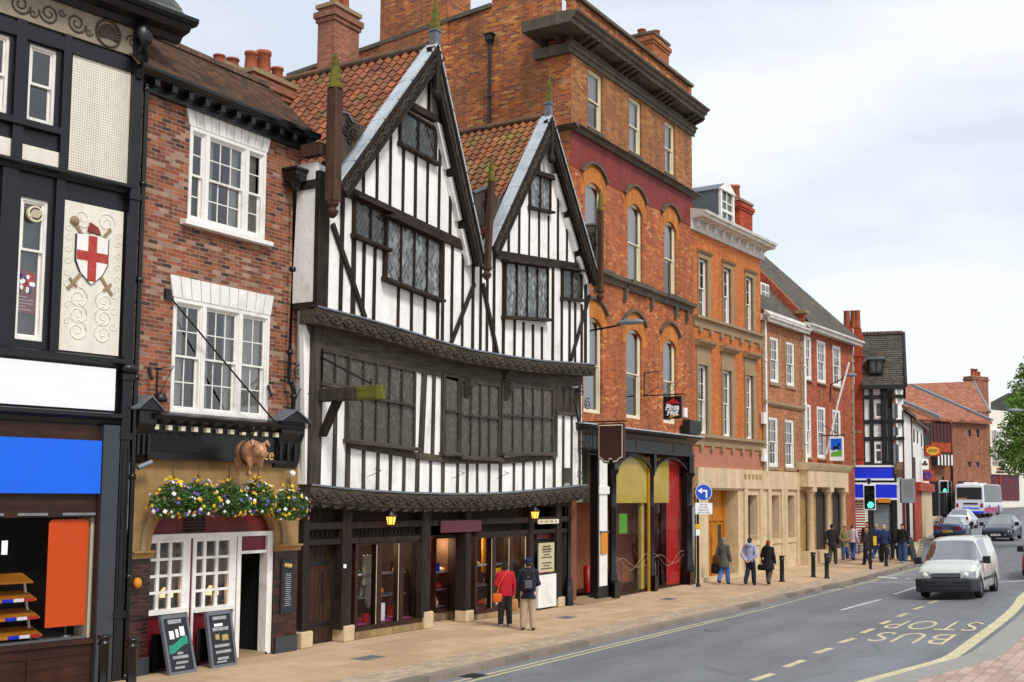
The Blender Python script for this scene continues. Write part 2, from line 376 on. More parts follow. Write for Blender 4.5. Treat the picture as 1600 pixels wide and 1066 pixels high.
M['dark'] = plain('dim_room', '38332e', .9, .2, 2, 0); M['black'] = plain('unlit_interior', '0a0908', .9, .2, 2, 0); M['shoproom'] = plain('shop_interior', '54402f', .9, .25, 1.5, 0); M['shopred'] = plain('orange_shop_wall', 'd05a1c', .8, .25, 2, 0); M['cornw'] = plain('cornice_white', 'dedad0', .6, .12, 3, .15, 30, stain='b8b2a4', streak=.8); M['kerbg'] = plain('grey_kerb', '96948f', .8, .15, 3, .3, 40); M['faded'] = plain('faded_red', 'b23a30', .7, .25, 8, .2, 40, stain='c0685a'); M['apron'] = plain('painted_brick_apron', 'b4745a', .8, .16, 2.5, .3, 30); M['bracketd'] = plain('dark_brown_bracket', '463a32', .75, .25, 4, .3); M['grey'] = plain('grey_room', '77787a', .9, .15, 2, 0)
M['curtain'] = plain('net_curtain', 'e6e4de', .9, .2, 9, .2, 20); M['blind'] = plain('grey_blind', 'e4e6e6', .9, .08, 3, 0)
M['brown'] = wood('brown_shopfront', '2a1810', '44281a', .45, 'x', 1, .15); M['blue'] = plain('blue_sign_panel', '0064e8', .35, .04, 1, 0)
M['rblue'] = plain('royal_blue_sign', '0a2ae0', .4, .05, 1, 0); M['white2'] = plain('white_sign_panel', 'f4f4fa', .5, .03, 1, 0)
M['orange'] = plain('orange_poster', 'e0560a', .5, .05, 1, 0); M['maroon'] = plain('maroon_paint', '6e1220', .4, .15, 4, .05)
M['dkred'] = plain('dark_red_panel', '6c1712', .5, .2, 4, .1); M['glaz'] = brick('glazed_dark_brick', ['3a1d18', '46231c', '2c1814', '4f2a22'], '1d1411', .23, .08, .01, soot=.2, rough=.3)
M['red'] = plain('red_paint', 'c02020', .4, .1); M['plum'] = plain('plum_sign', '5a2634', .6, .05, 2, 0); M['choc'] = plain('chocolate_sign', '3c1c0a', .5, .1, 3, .05)
M['gold'] = plain('gold_letter', 'd8b45a', .4, .1); M['gilt'] = plain('gilded_statue', 'be8a64', .42, .3, 7, .3, 40, metal=.12, stain='9a6a4c')
M['lamp'] = emit('lantern_glow', 'ff9a38', 2.6); M['lampsoft'] = emit('table_lamp_glow', 'ffc890', 1.6); M['green_l'] = emit('green_light', '40ffb0', 3.0)
M['slateboard'] = plain('chalkboard', '23262c', .7, .2, 3, 0); M['chalk'] = plain('smudged_chalk', 'a8aab0', .9, .35, 9, 0); M['teal'] = plain('teal_chalk', '2c9a84', .9, .25, 6, 0); M['sand'] = plain('yellow_chalk', 'b5a06a', .9, .3, 9, 0)
M['tar'] = None
M['steel'] = plain('galvanised_steel', '8d9298', .4, .2, 6, .1, metal=.5); M['greyp'] = plain('grey_paint', '7d868c', .5, .12); M['rubber'] = plain('tyre_rubber', '141416', .8, .2); M['rim'] = plain('wheel_rim', '8e9094', .35, .15, metal=.6)
M['yellow'] = plain('yellow_plate', 'e0b020', .5, .08); M['green'] = plain('green_poster', '6ab83a', .5, .1); M['ocher'] = plain('ochre_board', 'c8922c', .5, .12); M['owood'] = wood('orange_door_wood', 'a86414', 'd08a28', .45)
M['terra'] = plain('terracotta_pot', 'a85a3a', .8, .2, 6, .2)
M['leaf'] = plain('leaf_green', '3d6b22', .6, .45, 9, 0); M['petaly'] = plain('yellow_petal', 'e8c418', .6, .2, 9, 0); M['petalw'] = plain('white_petal', 'efecf2', .6, .1, 9, 0); M['petalp'] = plain('violet_petal', '5a48a8', .6, .3, 9, 0); M['petalo'] = plain('orange_petal', 'd88a1e', .6, .2, 9, 0)

# ------------------------------------------------------------ building kit
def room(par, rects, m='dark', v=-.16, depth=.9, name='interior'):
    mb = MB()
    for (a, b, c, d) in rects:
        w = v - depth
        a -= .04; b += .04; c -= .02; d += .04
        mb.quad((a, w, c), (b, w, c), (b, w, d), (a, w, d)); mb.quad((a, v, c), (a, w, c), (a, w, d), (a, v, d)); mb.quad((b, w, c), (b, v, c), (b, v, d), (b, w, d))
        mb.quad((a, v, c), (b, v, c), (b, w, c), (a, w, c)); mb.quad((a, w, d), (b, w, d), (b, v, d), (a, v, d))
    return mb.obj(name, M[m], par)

def bars(mb, u0, u1, z0, z1, v0, v1, cols, rows, bar=.022):
    for i in range(1, cols): u = u0 + (u1 - u0) * i / cols; mb.box(u - bar / 2, u + bar / 2, v0, v1, z0, z1)
    for j in range(1, rows):
        z = z0 + (z1 - z0) * j / rows; mb.box(u0, u1, v0 + .003, v1 - .003, z - bar / 2, z + bar / 2)

def sash(par, u0, u1, z0, z1, v=-.08, cols=2, rt=2, rb=2, m='white', fw=.055, bar=.022, cur='sides', sill=0.0, sm=None, glassm='glass', split=.5, name='window', open_=0.0):
    """a double hung sash window: box frame, two sashes with glazing bars, glass, curtain"""
    f = MB(); f.box(u0, u0 + fw, v - .06, v + .03, z0, z1); f.box(u1 - fw, u1, v - .06, v + .03, z0, z1); f.box(u0 + fw, u1 - fw, v - .06, v + .027, z1 - fw, z1); f.box(u0 + fw, u1 - fw, v - .06, v + .045, z0, z0 + fw * 1.3)
    a, b, c, d = u0 + fw, u1 - fw, z0 + fw * 1.3, z1 - fw; zm = c + (d - c) * split; st = .038
    for (lo, hi, vv, r) in ((zm - .02, d, v, rt), (c, zm + .02 + open_, v - .045, rb)):
        f.box(a, a + st, vv - .035, vv, lo, hi); f.box(b - st, b, vv - .035, vv, lo, hi); f.box(a + st, b - st, vv - .035, vv - .002, hi - st, hi); f.box(a + st, b - st, vv - .035, vv - .002, lo, lo + st * 1.1)
        bars(f, a + st, b - st, lo + st, hi - st, vv - .03, vv - .008, cols, r, bar)
    w = f.obj(name, M[m], par)
    g = MB(); g.quad((a, v - .022, zm), (b, v - .022, zm), (b, v - .022, d), (a, v - .022, d)); g.quad((a, v - .066, c), (b, v - .066, c), (b, v - .066, zm), (a, v - .066, zm)); g.obj('pane', M[glassm], w)
    if sill:
        s = MB(); s.prism_u([(v + .046, z0), (v - .02, z0 + .0), (v - .02, z0 - .09), (sill, z0 - .09), (sill, z0 - .02)], u0 - .06, u1 + .06); s.obj('sill', M[sm or m], w)
    if cur:
        k = MB(); y = v - .14; W = b - a
        def drape(p, q, lo, hi):
            n = max(6, int((q - p) / .03)); pts = [(p + (q - p) * i / n, y + .018 * math.sin(i * 1.9) + .01 * math.sin(i * .7)) for i in range(n + 1)]
            for (s1, t1), (s2, t2) in zip(pts, pts[1:]): k.quad((s1, t1, lo), (s2, t2, lo), (s2, t2, hi), (s1, t1, hi))
        if cur == 'sides': drape(a, a + W * .26, c, d); drape(b - W * .26, b, c, d)
        elif cur == 'full': drape(a, b, c, d)
        elif cur == 'half': drape(a, b, zm - .1, d); drape(a, a + W * .2, c, zm)
        elif cur == 'blind': k.quad((a, y, c + (d - c) * .0), (b, y, c), (b, y, d), (a, y, d))
        elif cur == 'left': drape(a, a + W * .5, c, d)
        k.obj('curtain', M['blind' if cur == 'blind' else 'curtain'], w)
    return w

def pipe(par, pts, r=.05, m='blkgloss', name='downpipe', collars=True, head=None):
    mb = MB(); mb.tube(pts, r, 10)
    if collars:
        for p, q in zip(pts, pts[1:]):
            p, q = Vector(p), Vector(q); L = (q - p).length
            if abs((q - p).z) < .8 * L: continue
            for i in range(int(L / 1.8) + 1):
                c = p + (q - p) * min(1, (i * 1.8 + .1) / L); mb.lathe([(r, -.05), (r * 1.35, -.045), (r * 1.35, .045), (r, .05)], c, 10)
    if head: x, y, z = pts[0]; w = head; mb.prism_z([(x - w, y - w), (x + w, y - w), (x + w, y + w), (x - w, y + w)], z, z + w * 1.6); mb.lathe([(r, -w * 1.2), (w * 1.1, 0)], (x, y, z), 8); mb.prism_z([(x - w * 1.25, y - w * 1.25), (x + w * 1.25, y - w * 1.25), (x + w * 1.25, y + w * 1.25), (x - w * 1.25, y + w * 1.25)], z + w * 1.4, z + w * 1.75)
    return mb.obj(name, M[m], par)

def chimney(par, u, v, z0, z1, w, d, m='brickch', pots=(), cap='stoneG', name='chimney', corb=True, fr=None):
    mb = MB(); mb.box(u - w / 2, u + w / 2, v - d / 2, v + d / 2, z0, z1)
    if corb:
        for k, (o, h0, h1) in enumerate(((.05, .42, .30), (.10, .297, .12))): mb.box(u - w / 2 - o, u + w / 2 + o, v - d / 2 - o, v + d / 2 + o, z1 - h0, z1 - h1)
    c = mb.obj(name, M[m], par)
    k = MB(); k.box(u - w / 2 - .06, u + w / 2 + .06, v - d / 2 - .06, v + d / 2 + .06, z1 + .003, z1 + .12); k.obj('chimney_cap', M[cap], c)
    for (pu, pv, h, r) in pots:
        p = MB(); p.lathe([(r * .95, 0), (r * 1.05, .05), (r, .1), (r * .85, h * .85), (r * 1.0, h * .88), (r * 1.0, h), (r * .7, h), (r * .65, h * .5)], (u + pu, v + pv, z1 + .12), 12); p.obj('chimney_pot', M['terra'], c)
    return c

def band(par, name, m, u0, u1, prof):
    mb = MB(); mb.prism_u(prof, u0, u1); return mb.obj(name, M[m], par)
# ============================================================ timber shop, far left of the photo
MF = Fr((0, 0), 0.0)
u_, _z = MF.loc(200, 1058, .12)
e1 = vpdir(2300); F1 = Fr(MF.P(u_, .12, 0), math.atan2(e1.y, e1.x))
S = thing('timber_framed_shop', 'black and cream timber framed shop with a red cross shield and blank blue sign', 'shop building', F1)
L1 = -8.0
def z1(px, py, v=.06): return F1.loc(px, py, v)[1]
wT = [F1.rect(43.5, 69, 190.6, 83, -.08)]; du = wT[0][1] - wT[0][0]
uR = F1.loc(10, 120, -.08)[0]; wT.append((uR - du, uR, wT[0][2], wT[0][3])); wT.append((uR - 2.3 * du, uR - 1.3 * du, wT[0][2], wT[0][3]))
w3 = F1.rect(29.6, 307.5, 531, 67.5, -.08); wM = [w3, (w3[0] - .45 - (w3[1] - w3[0]), w3[0] - .45, w3[2], w3[3])]
gl = F1.rect(-160, 811, 1026, 149, -.02)
ztop = z1(223, 50); zf0 = z1(210, 88)
zs = F1.loc(0, 655, .1)[1]
mb = MB(); uP0, uP1 = F1.loc(205, 200, .1)[0], F1.loc(219, 200, .1)[0]; mb.wall(L1, uP1, zs, ztop, 0, wT + wM, .16); mb.wall(L1, uP1, 0, zs, 0, [(L1 + .3, gl[1], gl[2], gl[3])], .1); mb.quad((uP1, -6, 0), (uP1, 0, 0), (uP1, 0, ztop), (uP1, -6, ztop))
mb.obj('wall', M['blk'], S)
room(S, wT + wM, 'dark')
# plaster panels between the black timbers
def panel(name, r, v=.02, m='pargework'):
    return MB().box(r[0], r[1], .003, v, r[2], r[3]).obj(name, M[m], S)
pT = F1.rect(114.7, 81, 267, 203, .02); panel('plaster_panel', pT)
panel('plaster_panel', F1.rect(31.5, 223.7, 249, 91.6, .02)); q = F1.rect(-30, 205, 236, 20, .02); panel('plaster_panel', q)
pS = F1.rect(101.5, 312, 547.6, 189, .02); sh = panel('pargeted_panel', pS)
# wire net lines over the top panel
nt = MB()
for i in range(1, 26): u = pT[0] + (pT[1] - pT[0]) * i / 26; nt.box(u - .0015, u + .0015, .021, .023, pT[2], pT[3])
for i in range(1, 44): z = pT[2] + (pT[3] - pT[2]) * i / 44; nt.box(pT[0], pT[1], .021, .0225, z - .0015, z + .0015)
nt.obj('bird_netting', M['frieze'], S)
# relief scrolls on the pargeted panel
def spiral(mb, cu, cz, R, t=1.7, v=.03, r=.016, s=1, ph=0):
    n = 26; pts = []
    for i in range(n + 1):
        a = ph + s * 2 * PI * t * i / n; k = R * (1 - .8 * i / n); pts.append((cu + k * math.cos(a), v, cz + k * math.sin(a)))
    mb.tube(pts, [r * (1 - .4 * i / n) for i in range(n + 1)], 5)
sc = MB(); pu = (pS[0] + pS[1]) / 2; W = pS[1] - pS[0]; Hh = pS[3] - pS[2]
for zz in (.14, .25, .36):
    for sg in (-1, 1):
        spiral(sc, pu + sg * W * .22, pS[2] + Hh * zz, W * .17, 1.6, .022, .013, sg, PI / 2); spiral(sc, pu + sg * W * .38, pS[2] + Hh * (zz + .055), W * .07, 1.2, .022, .01, -sg)
for sg in (-1, 1):
    spiral(sc, pu + sg * W * .2, pS[2] + Hh * .9, W * .16, 1.5, .022, .013, sg); 
    for zz in (.45, .52, .60, .68, .76, .82): spiral(sc, pu + sg * W * .42, pS[2] + Hh * zz, W * .06, 1.2, .022, .009, sg)
sc.obj('relief_scrollwork', M['pargework'], sh)
su, s0, s1_ = F1.loc(118.5, 375, .05)[0], F1.loc(146, 443, .05)[1], F1.loc(146, 372, .05)[1]; sw = F1.loc(170, 395, .05)[0] - su; sm_ = su + sw / 2
shp = lambda k: [(sm_ - sw / 2 * k, s1_ + .02), (sm_, s1_ + .07 * k), (sm_ + sw / 2 * k, s1_ + .02), (sm_ + sw / 2 * k, s1_ - (s1_ - s0) * .55), (sm_ + sw * .34 * k, s1_ - (s1_ - s0) * .8), (sm_, s0 - .03 * k), (sm_ - sw * .34 * k, s1_ - (s1_ - s0) * .8), (sm_ - sw / 2 * k, s1_ - (s1_ - s0) * .55)]
MB().prism(shp(1.0), .02, .05).obj('shield_rim', M['blk'], sh); o = MB().prism(shp(.93), .02, .056).obj('shield', M['white'], sh)
cr = MB(); cw = sw * .26; cz = s1_ - (s1_ - s0) * .42; cr.box(sm_ - cw / 2, sm_ + cw / 2, .05, .061, s0 + .03, s1_ + .03); cr.box(sm_ - sw * .46, sm_ - cw / 2, .05, .061, cz - cw / 2, cz + cw / 2); cr.box(sm_ + cw / 2, sm_ + sw * .46, .05, .061, cz - cw / 2, cz + cw / 2); cr.obj('shield_cross', M['faded'], sh)
sd = MB()
for sg in (-1, 1):
    sd.cut().bar((sm_ + sg * sw * .30, s1_ + .02), (sm_ + sg * sw * .55, s1_ + .22), .05, .02, .05); sd.bar((sm_ + sg * sw * .28, s0 + .16), (sm_ + sg * sw * .66, s0 - .16), .055, .02, .045); sd.bar((sm_ + sg * sw * .62, s0 + .04), (sm_ + sg * sw * .40, s0 - .10), .04, .02, .048)
sd.ball((sm_ - sw * .55, .05, s1_ + .25), (.09, .04, .08), 8, 6); sd.obj('sword', M['stoneG'], sh)
hl = MB(); hl.prism([(sm_ - .10, s1_ + .10), (sm_ + .16, s1_ + .07), (sm_ + .10, s1_ + .2), (sm_ - .06, s1_ + .27)], .02, .06); hl.obj('helm_crest', M['redband'], sh)
# windows
for i, r in enumerate(wT): sash(S, *r, v=-.06, cols=1, rt=1, rb=1, m='white', fw=.05, cur=None if i == 0 else 'left')
W3 = sash(S, *w3, v=-.06, cols=1, rt=1, rb=1, m='white', fw=.05, cur=None, split=.64); sash(S, *wM[1], v=-.06, cols=1, rt=1, rb=1, m='white', fw=.05, cur='blind', split=.64)
bl = MB(); bl.quad((w3[0], -.24, w3[2]), (w3[1], -.24, w3[2]), (w3[1], -.24, w3[3]), (w3[0], -.24, w3[3])); bl.obj('blind', M['grey'], W3)
uf, zf = F1.loc(53.4, 335, -.04); cir = lambda r: [(uf + r * math.cos(k * PI / 10), zf + r * math.sin(k * PI / 10)) for k in range(20)]; vn = MB(); vn.prism(cir(.14), -.06, .02)
vn.obj('extractor_fan', M['cream'], W3)
fb = MB(); fb.prism(cir(.11), .01, .024); fb.obj('fan_grille', M['scroll'], W3)
gv = MB()
for i in range(-3, 4): gv.bar((uf + i * .028 - .05, zf - .07), (uf + i * .028 + .05, zf + .07), .012, .02, .03)
gv.obj('fan_louvres', M['cream'], W3)
pp = F1.rect(24.5, 420, 487, 62, -.13); pr = tag(MB().box(pp[0], pp[1], -.135, -.13, pp[2], pp[3]).obj('poster', M['red'], None, fr=F1), 'red poster with a crowd picture inside the window beside the shield panel', 'poster')
for nm, mm, k in (('poster_picture', 'petalo', 0), ('poster_picture', 'petalp', 1), ('poster_picture', 'faded', 2), ('poster_picture', 'white2', 3)):
    b = MB(); r2 = random.Random(k)
    for i in range(9):
        a = pp[0] + .04 + r2.random() * (pp[1] - pp[0] - .16); c = pp[2] + (pp[3] - pp[2]) * (.5 + .4 * r2.random()); b.prism([(a + .03 * math.cos(t * PI / 4), c + .04 * math.sin(t * PI / 4)) for t in range(8)], -.129 + k * .001, -.127 + k * .001)
    b.obj(nm, M[mm], pr)
b = MB()
for i, wd in enumerate((.7, .45, .8, .8, .5)): b.box(pp[0] + .03, pp[0] + .03 + (pp[1] - pp[0] - .06) * wd, -.129, -.127, pp[2] + (pp[3] - pp[2]) * (.06 + i * .075), pp[2] + (pp[3] - pp[2]) * (.085 + i * .075))
b.obj('poster_print', M['white2'], pr)
# timbers standing proud of the wall
tb = MB()
zc0, zc1 = z1(214, 305, .15), z1(200, 290, .15)
zb0, zb1 = z1(100, 572, .12), z1(100, 551, .12)
tb.box(wT[0][1] + .10, pT[0] - .05, .002, .07, zc1, zf0); tb.box(wT[1][1] + .08, wT[0][0] - .08, .002, .07, zc1, zf0); tb.box(w3[1] + .10, pS[0] - .02, .002, .07, zb1, zc0)
tb.box(wM[1][1] + .08, w3[0] - .08, .002, .07, zb1, zc0)
tb.box(L1, pT[1] + .03, .004, .06, zf0 - .32, zf0 - .06)
tb.box(pT[0] - .05, pT[1], .002, .05, pT[3], pT[3] + .06)
tb.box(L1, pT[0] - .22, .003, .13, wT[0][2] - .14, wT[0][2] - .02)
tb.obj('timber_frame', M['blk'], S, bevel=.008)
cp = MB(); cp.box(uP0, uP1, .0, .15, 0, ztop); 
for zz in (zc0 - .1, zb0 - .15, zs - .25, 1.1): cp.box(uP0 - .03, uP1 + .03, .0, .19, zz, zz + .12)
for k in range(3): cp.box(uP0 + .05 + k * .09, uP0 + .09 + k * .09, .14, .165, 1.3, zs - .4)
cp.obj('corner_post', M['blk'], S, bevel=.006)
kb = MB(); kb.ball(((uP0 + uP1) / 2 + .02, .17, zb0 + .06), (.17, .12, .10), 10, 8); kb.cut().tube([((uP0 + uP1) / 2, .2, ztop - .05), ((uP0 + uP1) / 2, .34, ztop - .25), ((uP0 + uP1) / 2, .24, ztop - .55), ((uP0 + uP1) / 2, .16, ztop - .95)], [.16, .13, .12, .07], 8); kb.ball(((uP0 + uP1) / 2, .32, ztop - .22), .12, 8, 6); kb.ball(((uP0 + uP1) / 2, .24, ztop - .62), .1, 8, 6); kb.obj('carved_corbel', M['blk'], S)
mo = MB(); P_ = lambda z0, z1, d: [(0, z0), (d * .4, z0), (d * .6, z0 + (z1 - z0) * .35), (d, z0 + (z1 - z0) * .6), (d, z1 - .02), (d * .8, z1), (0, z1)]
mo.prism_u(P_(zc0, zc1 + .02, .22), L1, uP0); mo.prism_u(P_(zb0, zb1, .2), L1, uP0); mo.prism_u(P_(F1.loc(0, 654, .15)[1], F1.loc(0, 634, .15)[1], .22), L1, uP0); mo.obj('string_course', M['blk'], S)
# frieze with scrolls and a shell
MB().box(L1, uP1 + .05, .002, .05, zf0, ztop).obj('frieze', M['frieze'], S)
fs = MB(); zc = (zf0 + ztop) / 2; R = (ztop - zf0) * .36; us = F1.loc(170, 55, .08)[0]
for k in range(14):
    u = us - .62 - k * .52
    if u < L1 + .5: break
    spiral(fs, u, zc, R, 1.7, .06, .02, 1 if k % 2 else -1, PI * (k % 2)); spiral(fs, u + .24, zc + R * (.5 if k % 2 else -.5), R * .4, 1.2, .06, .014, -1)
spiral(fs, us + .5, zc, R * .7, 1.5, .06, .016, -1, PI)
for k in range(13):
    a = PI * k / 12; fs.tube([(us, .06, zc - R * .4), (us + R * 1.1 * math.cos(a), .08, zc - R * .4 + R * 1.3 * math.sin(a))], [.012, .03], 5)
fs.tube([(us + R * 1.3 * math.cos(t * PI / 10), .07, zc + R * 1.3 * math.sin(t * PI / 10)) for t in range(21)], .022, 5)
fs.obj('frieze_scrollwork', M['scroll'], S)
# eaves cornice, gutter and slates
ec = MB(); ec.prism_u([(0, ztop), (.12, ztop), (.2, ztop + .10), (.42, ztop + .14), (.5, ztop + .24), (0, ztop + .24)], L1, .55); ec.obj('eaves_cornice', M['blk'], S)
gt = MB(); gt.prism_u([(.40, ztop + .243), (.56, ztop + .243), (.62, ztop + .30), (.62, ztop + .37), (.40, ztop + .37)], L1, .62); gt.obj('gutter', M['blkgloss'], S)
rf = MB()
for k in range(16):
    a, b = k * .2, (k + 1) * .2 + .03; sl = 1.05
    rf.prism_u([(.50 - a, ztop + .37 + a * sl), (.50 - a, ztop + .395 + a * sl), (.50 - b, ztop + .378 + b * sl), (.50 - b, ztop + .372 + b * sl)], L1, .42 + .03 * (k % 2))
rf.obj('roof', M['slate'], S)
# shop front
zA, zB = F1.loc(0, 558.7, .14)[1], F1.loc(0, 630, .14)[1]; uS = F1.loc(181, 610, .14)[0]
MB().box(L1, uS, .05, .12, zB, zA).obj('fascia_board', M['white2'], S)
uE = F1.loc(158.5, 730, .15)[0]; zC, zD = F1.loc(0, 682, .15)[1], F1.loc(0, 770.6, .15)[1]
MB().box(L1, uE, .05, .14, zD, zC).obj('sign_board', M['blue'], S)
sf = MB(); sf.box(L1, uE + .02, .002, .045, gl[3], zs - .02); sf.box(gl[1] + .003, uE, .002, .08, gl[2] - .1, zD); sf.box(L1, uE, .002, .12, gl[2] - .08, gl[2] - .004); sf.box(L1, uE, .002, .05, .0, gl[2] - .083)
for a in (-1.95, -4.0, -6.1): sf.box(a, a + .10, .052, .075, .12, gl[2] - .1)
sf.box(L1, uE, .05, .07, .0, .16); sf.box(L1, uE, .052, .068, gl[2] - .26, gl[2] - .1); sf.obj('shop_front', M['brown'], S)
for pxa, pxb in ((-20, 5), (27, 74), (97, 148)):
    a, _ = F1.loc(pxa, 803, .05); b, _ = F1.loc(pxb, 803, .05); MB().box(a, b, .045, .075, gl[3] + .03, gl[3] + .075).obj('vent_strip', M['steel'], S)
g = MB(); g.quad((L1 + .3, -.03, gl[2]), (gl[1], -.03, gl[2]), (gl[1], -.03, gl[3]), (L1 + .3, -.03, gl[3])); g.obj('shop_window', M['shopglass'], S)
room(S, [(L1 + .3, gl[1], gl[2], gl[3])], 'dark', -.1, 2.6)
MB().box(gl[1] - .10, gl[1] - .0, -.5, -.06, gl[2], gl[3]).obj('window_return', M['cream'], S)
MB().box(L1 + .3, gl[1] - .1, -1.5, -.05, gl[2] + .0, gl[2] + .03).obj('window_bed', M['grey'], S)
MB().box(uE + .02, uP0 - .02, .0, .16, 0, zs).obj('pilaster', M['gblack'], S, bevel=.01)
pa = F1.rect(77, 812, 981, 136, -.035); op = MB(); w_ = pa[1] - pa[0]; rr = .08
op.prism([(pa[0], pa[2])] + [(pa[1], pa[2])] + [(pa[1] - rr + rr * math.cos(t), pa[3] - rr + rr * math.sin(t)) for t in (0, .5, 1.0, 1.57)] + [(pa[0] + rr - rr * math.sin(t), pa[3] - rr + rr * math.cos(t)) for t in (0, .5, 1.0, 1.57)], -.045, -.035)
tag(op.obj('poster', M['orange'], None, fr=F1), 'tall plain orange poster hanging in the shop window under the blue sign', 'poster')
st = F1.loc(104, 990, -.2); sp = MB(); sp.lathe([(.09, 0), (.09, .02), (.02, .03), (.02, .5)], (st[0], -.25, gl[2] + .031), 10); tag(sp.obj('poster_stand', M['steel'], None, fr=F1), 'small metal stand under the orange poster', 'stand')
# bread rack in the window
rk = thing('display_rack', 'stepped bread rack with price labels inside the shop window under the blue sign', 'rack', F1)
for (pyt, pxr) in ((911, 52), (938, 57), (966, 62), (994, 66)):
    u, z = F1.loc(pxr, pyt, -.1); b = MB(); b.prism_u([(-.10, z), (-.10, z + .03), (-.5, z + .15), (-.5, z + .12)], u - 1.6, u); b.obj('shelf', M['owood'], rk)
    if pyt > 911:
        for i in range(8):
            b = MB(); b.box(u - .03 - (i + 1) * .19, u - .04 - i * .19, -.10, -.085, z - .01, z + .045); b.obj('price_label', M[['red', 'white2', 'rblue', 'petalo'][i % 4]], rk)
u, _ = F1.loc(60, 960, -.1); b = MB(); b.bar((u - .12, gl[2] + 1.0), (u + .03, gl[2] + .03), .03, -.42, -.38); b.bar((u - 1.6, gl[2] + 1.0), (u - 1.5, gl[2] + .03), .03, -.42, -.38); b.obj('rack_frame', M['white'], rk)
pn = F1.rect(3, 845, 867, 12, -.02); tag(MB().box(pn[0], pn[1], -.026, -.022, pn[2], pn[3]).obj('window_sticker', M['white2'], None, fr=F1), 'small white sticker on the shop glass left of the orange poster', 'sticker')
pipe(S, [(uP1 + .09, .12, ztop - 1.0), (uP1 + .09, .12, .05)], .05)

# ============================================================ brick pub with the pig
U = thing('brick_pub', 'narrow old brick pub with a sandstone arch below and two white windows above', 'pub', MF)
uL, uRr = MF.loc(200, 800, 0)[0] - .3, MF.loc(467, 400, 0)[0]
wa = MF.rect(297, 196, 345, 414, 0); wb = MF.rect(271, 464, 645, 419, 0)
zEv = MF.loc(340, 165, 0)[1]
zfa = MF.loc(300, 715, 0)[1]; zar = MF.loc(232, 858, 0)[1]
mb = MB(); mb.wall(uL, uRr, zfa, zEv, 0, [wa, wb], .13); mb.quad((uL, -6, 3), (uL, 0, 3), (uL, 0, zEv), (uL, -6, zEv)); mb.obj('wall', M['pubbrick'], U)
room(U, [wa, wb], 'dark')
def tri(par, r, cA, cB, rt, rb, cur):
    a, b, c, d = r; W = b - a; x1, x2 = a + W * cA, a + W * cB
    mb = MB(); mb.box(a, a + .07, -.10, .02, c, d); mb.box(b - .07, b, -.10, .02, c, d); mb.box(a + .07, b - .07, -.1, .018, d - .08, d); mb.box(x1 - .05, x1 + .05, -.1, .018, c, d - .08); mb.box(x2 - .05, x2 + .05, -.1, .018, c, d - .08); mb.box(a + .07, b - .07, -.1, .016, c, c + .06)
    f = mb.obj('window_surround', M['white'], par)
    for (p, q, n, ct) in ((a + .07, x1 - .05, cur[0], 'left'), (x1 + .05, x2 - .05, 3, 'sides'), (x2 + .05, b - .07, cur[1], 'full')): sash(par, p, q, c + .06, d - .08, -.04, n, rt, rb, 'white', .03, .022, ct)
tri(U, wa, .22, .74, 2, 2, (1, 1)); tri(U, wb, .30, .68, 2, 2, (2, 2))
sl = MB(); sl.prism_u([(0, wa[2]), (.17, wa[2] - .03), (.17, wa[2] - .12), (0, wa[2] - .12)], wa[0] - .18, wa[1] + .12); sl.cut(); sl.prism_u([(0, wb[2]), (.17, wb[2] - .03), (.17, wb[2] - .12), (0, wb[2] - .12)], wb[0] - .05, wb[1] + .05); sl.obj('sill', M['white'], U)
for (r, pt, t) in ((wa, [(292, 164.5), (424.8, 217)], 0), (wb, [(267, 426), (429, 466)], 1)):
    A, B = MF.loc(*pt[0], .03), MF.loc(*pt[1], .03); zt = (A[1] + B[1]) / 2
    k = MB(); n = 11
    for i in range(n):
        f0, f1 = i / n, (i + 1) / n - .008; b0 = r[0] - .03 + (r[1] - r[0] + .06) * f0; b1 = r[0] - .03 + (r[1] - r[0] + .06) * f1; t0 = A[0] + (B[0] - A[0]) * f0; t1 = A[0] + (B[0] - A[0]) * f1
        k.prism([(b0, r[3] + .003), (b1, r[3] + .003), (t1, zt), (t0, zt)], .002, .03)
    k.obj('lintel', M['white'], U)
# eaves and tiled roof
zg = MF.loc(480, 206, .42)[1]
eb = MB(); eb.prism_u([(-.05, zg - .30), (.10, zg - .30), (.12, zg - .12), (.34, zg - .08), (.34, zg - .04), (-.05, zg - .04)], uL, uRr + .1)
for i in range(12): u = uL + .3 + i * .42; eb.box(u, u + .12, .10, .32, zg - .22, zg - .10)
eb.obj('eaves_board', M['blk'], U)
gt = MB(); gt.prism_u([(.26, zg - .03), (.36, zg - .06), (.44, zg - .0), (.44, zg + .06), (.40, zg + .06), (.26, zg + .06)], uL - .1, uRr + .15); gt.obj('gutter', M['blkgloss'], U)
rzt = None
for v in [x * -.1 for x in range(0, 60)]:
    uu, zz = MF.loc(300, 84, v)
    if zz < zg + .04 + (.36 - v) * .95: rzt = (v, zz); break
if rzt is None: rzt = (-3.4, zg + 3.5)
vr, zr_ = rzt
rf = MB(); nst = 30
for k in range(nst):
    a0 = .36 + (vr - .36) * k / nst; a1 = .36 + (vr - .36) * (k + 1) / nst - .02; h0 = zg + .04 + (zr_ - zg - .04) * k / nst; h1 = zg + .04 + (zr_ - zg - .04) * (k + 1) / nst
    rf.prism_u([(a0, h0), (a0, h0 + .022), (a1, h1 + .006), (a1, h1)], uL - .15, uRr + .1)
rf.prism_u([(vr, zr_), (vr - 3.6, zg), (vr - 3.6, zg - .1), (vr, zr_ - .1)], uL - .15, uRr + .1)
R_ = rf.obj('roof', M['oldtile'], U)
rg = MB()
for i in range(14): u = uL + (uRr - uL) * i / 14; rg.prism_u([(vr - .13, zr_ - .06), (vr - .08, zr_ + .07), (vr + .08, zr_ + .07), (vr + .13, zr_ - .06)], u, u + (uRr - uL) / 14 - .015)
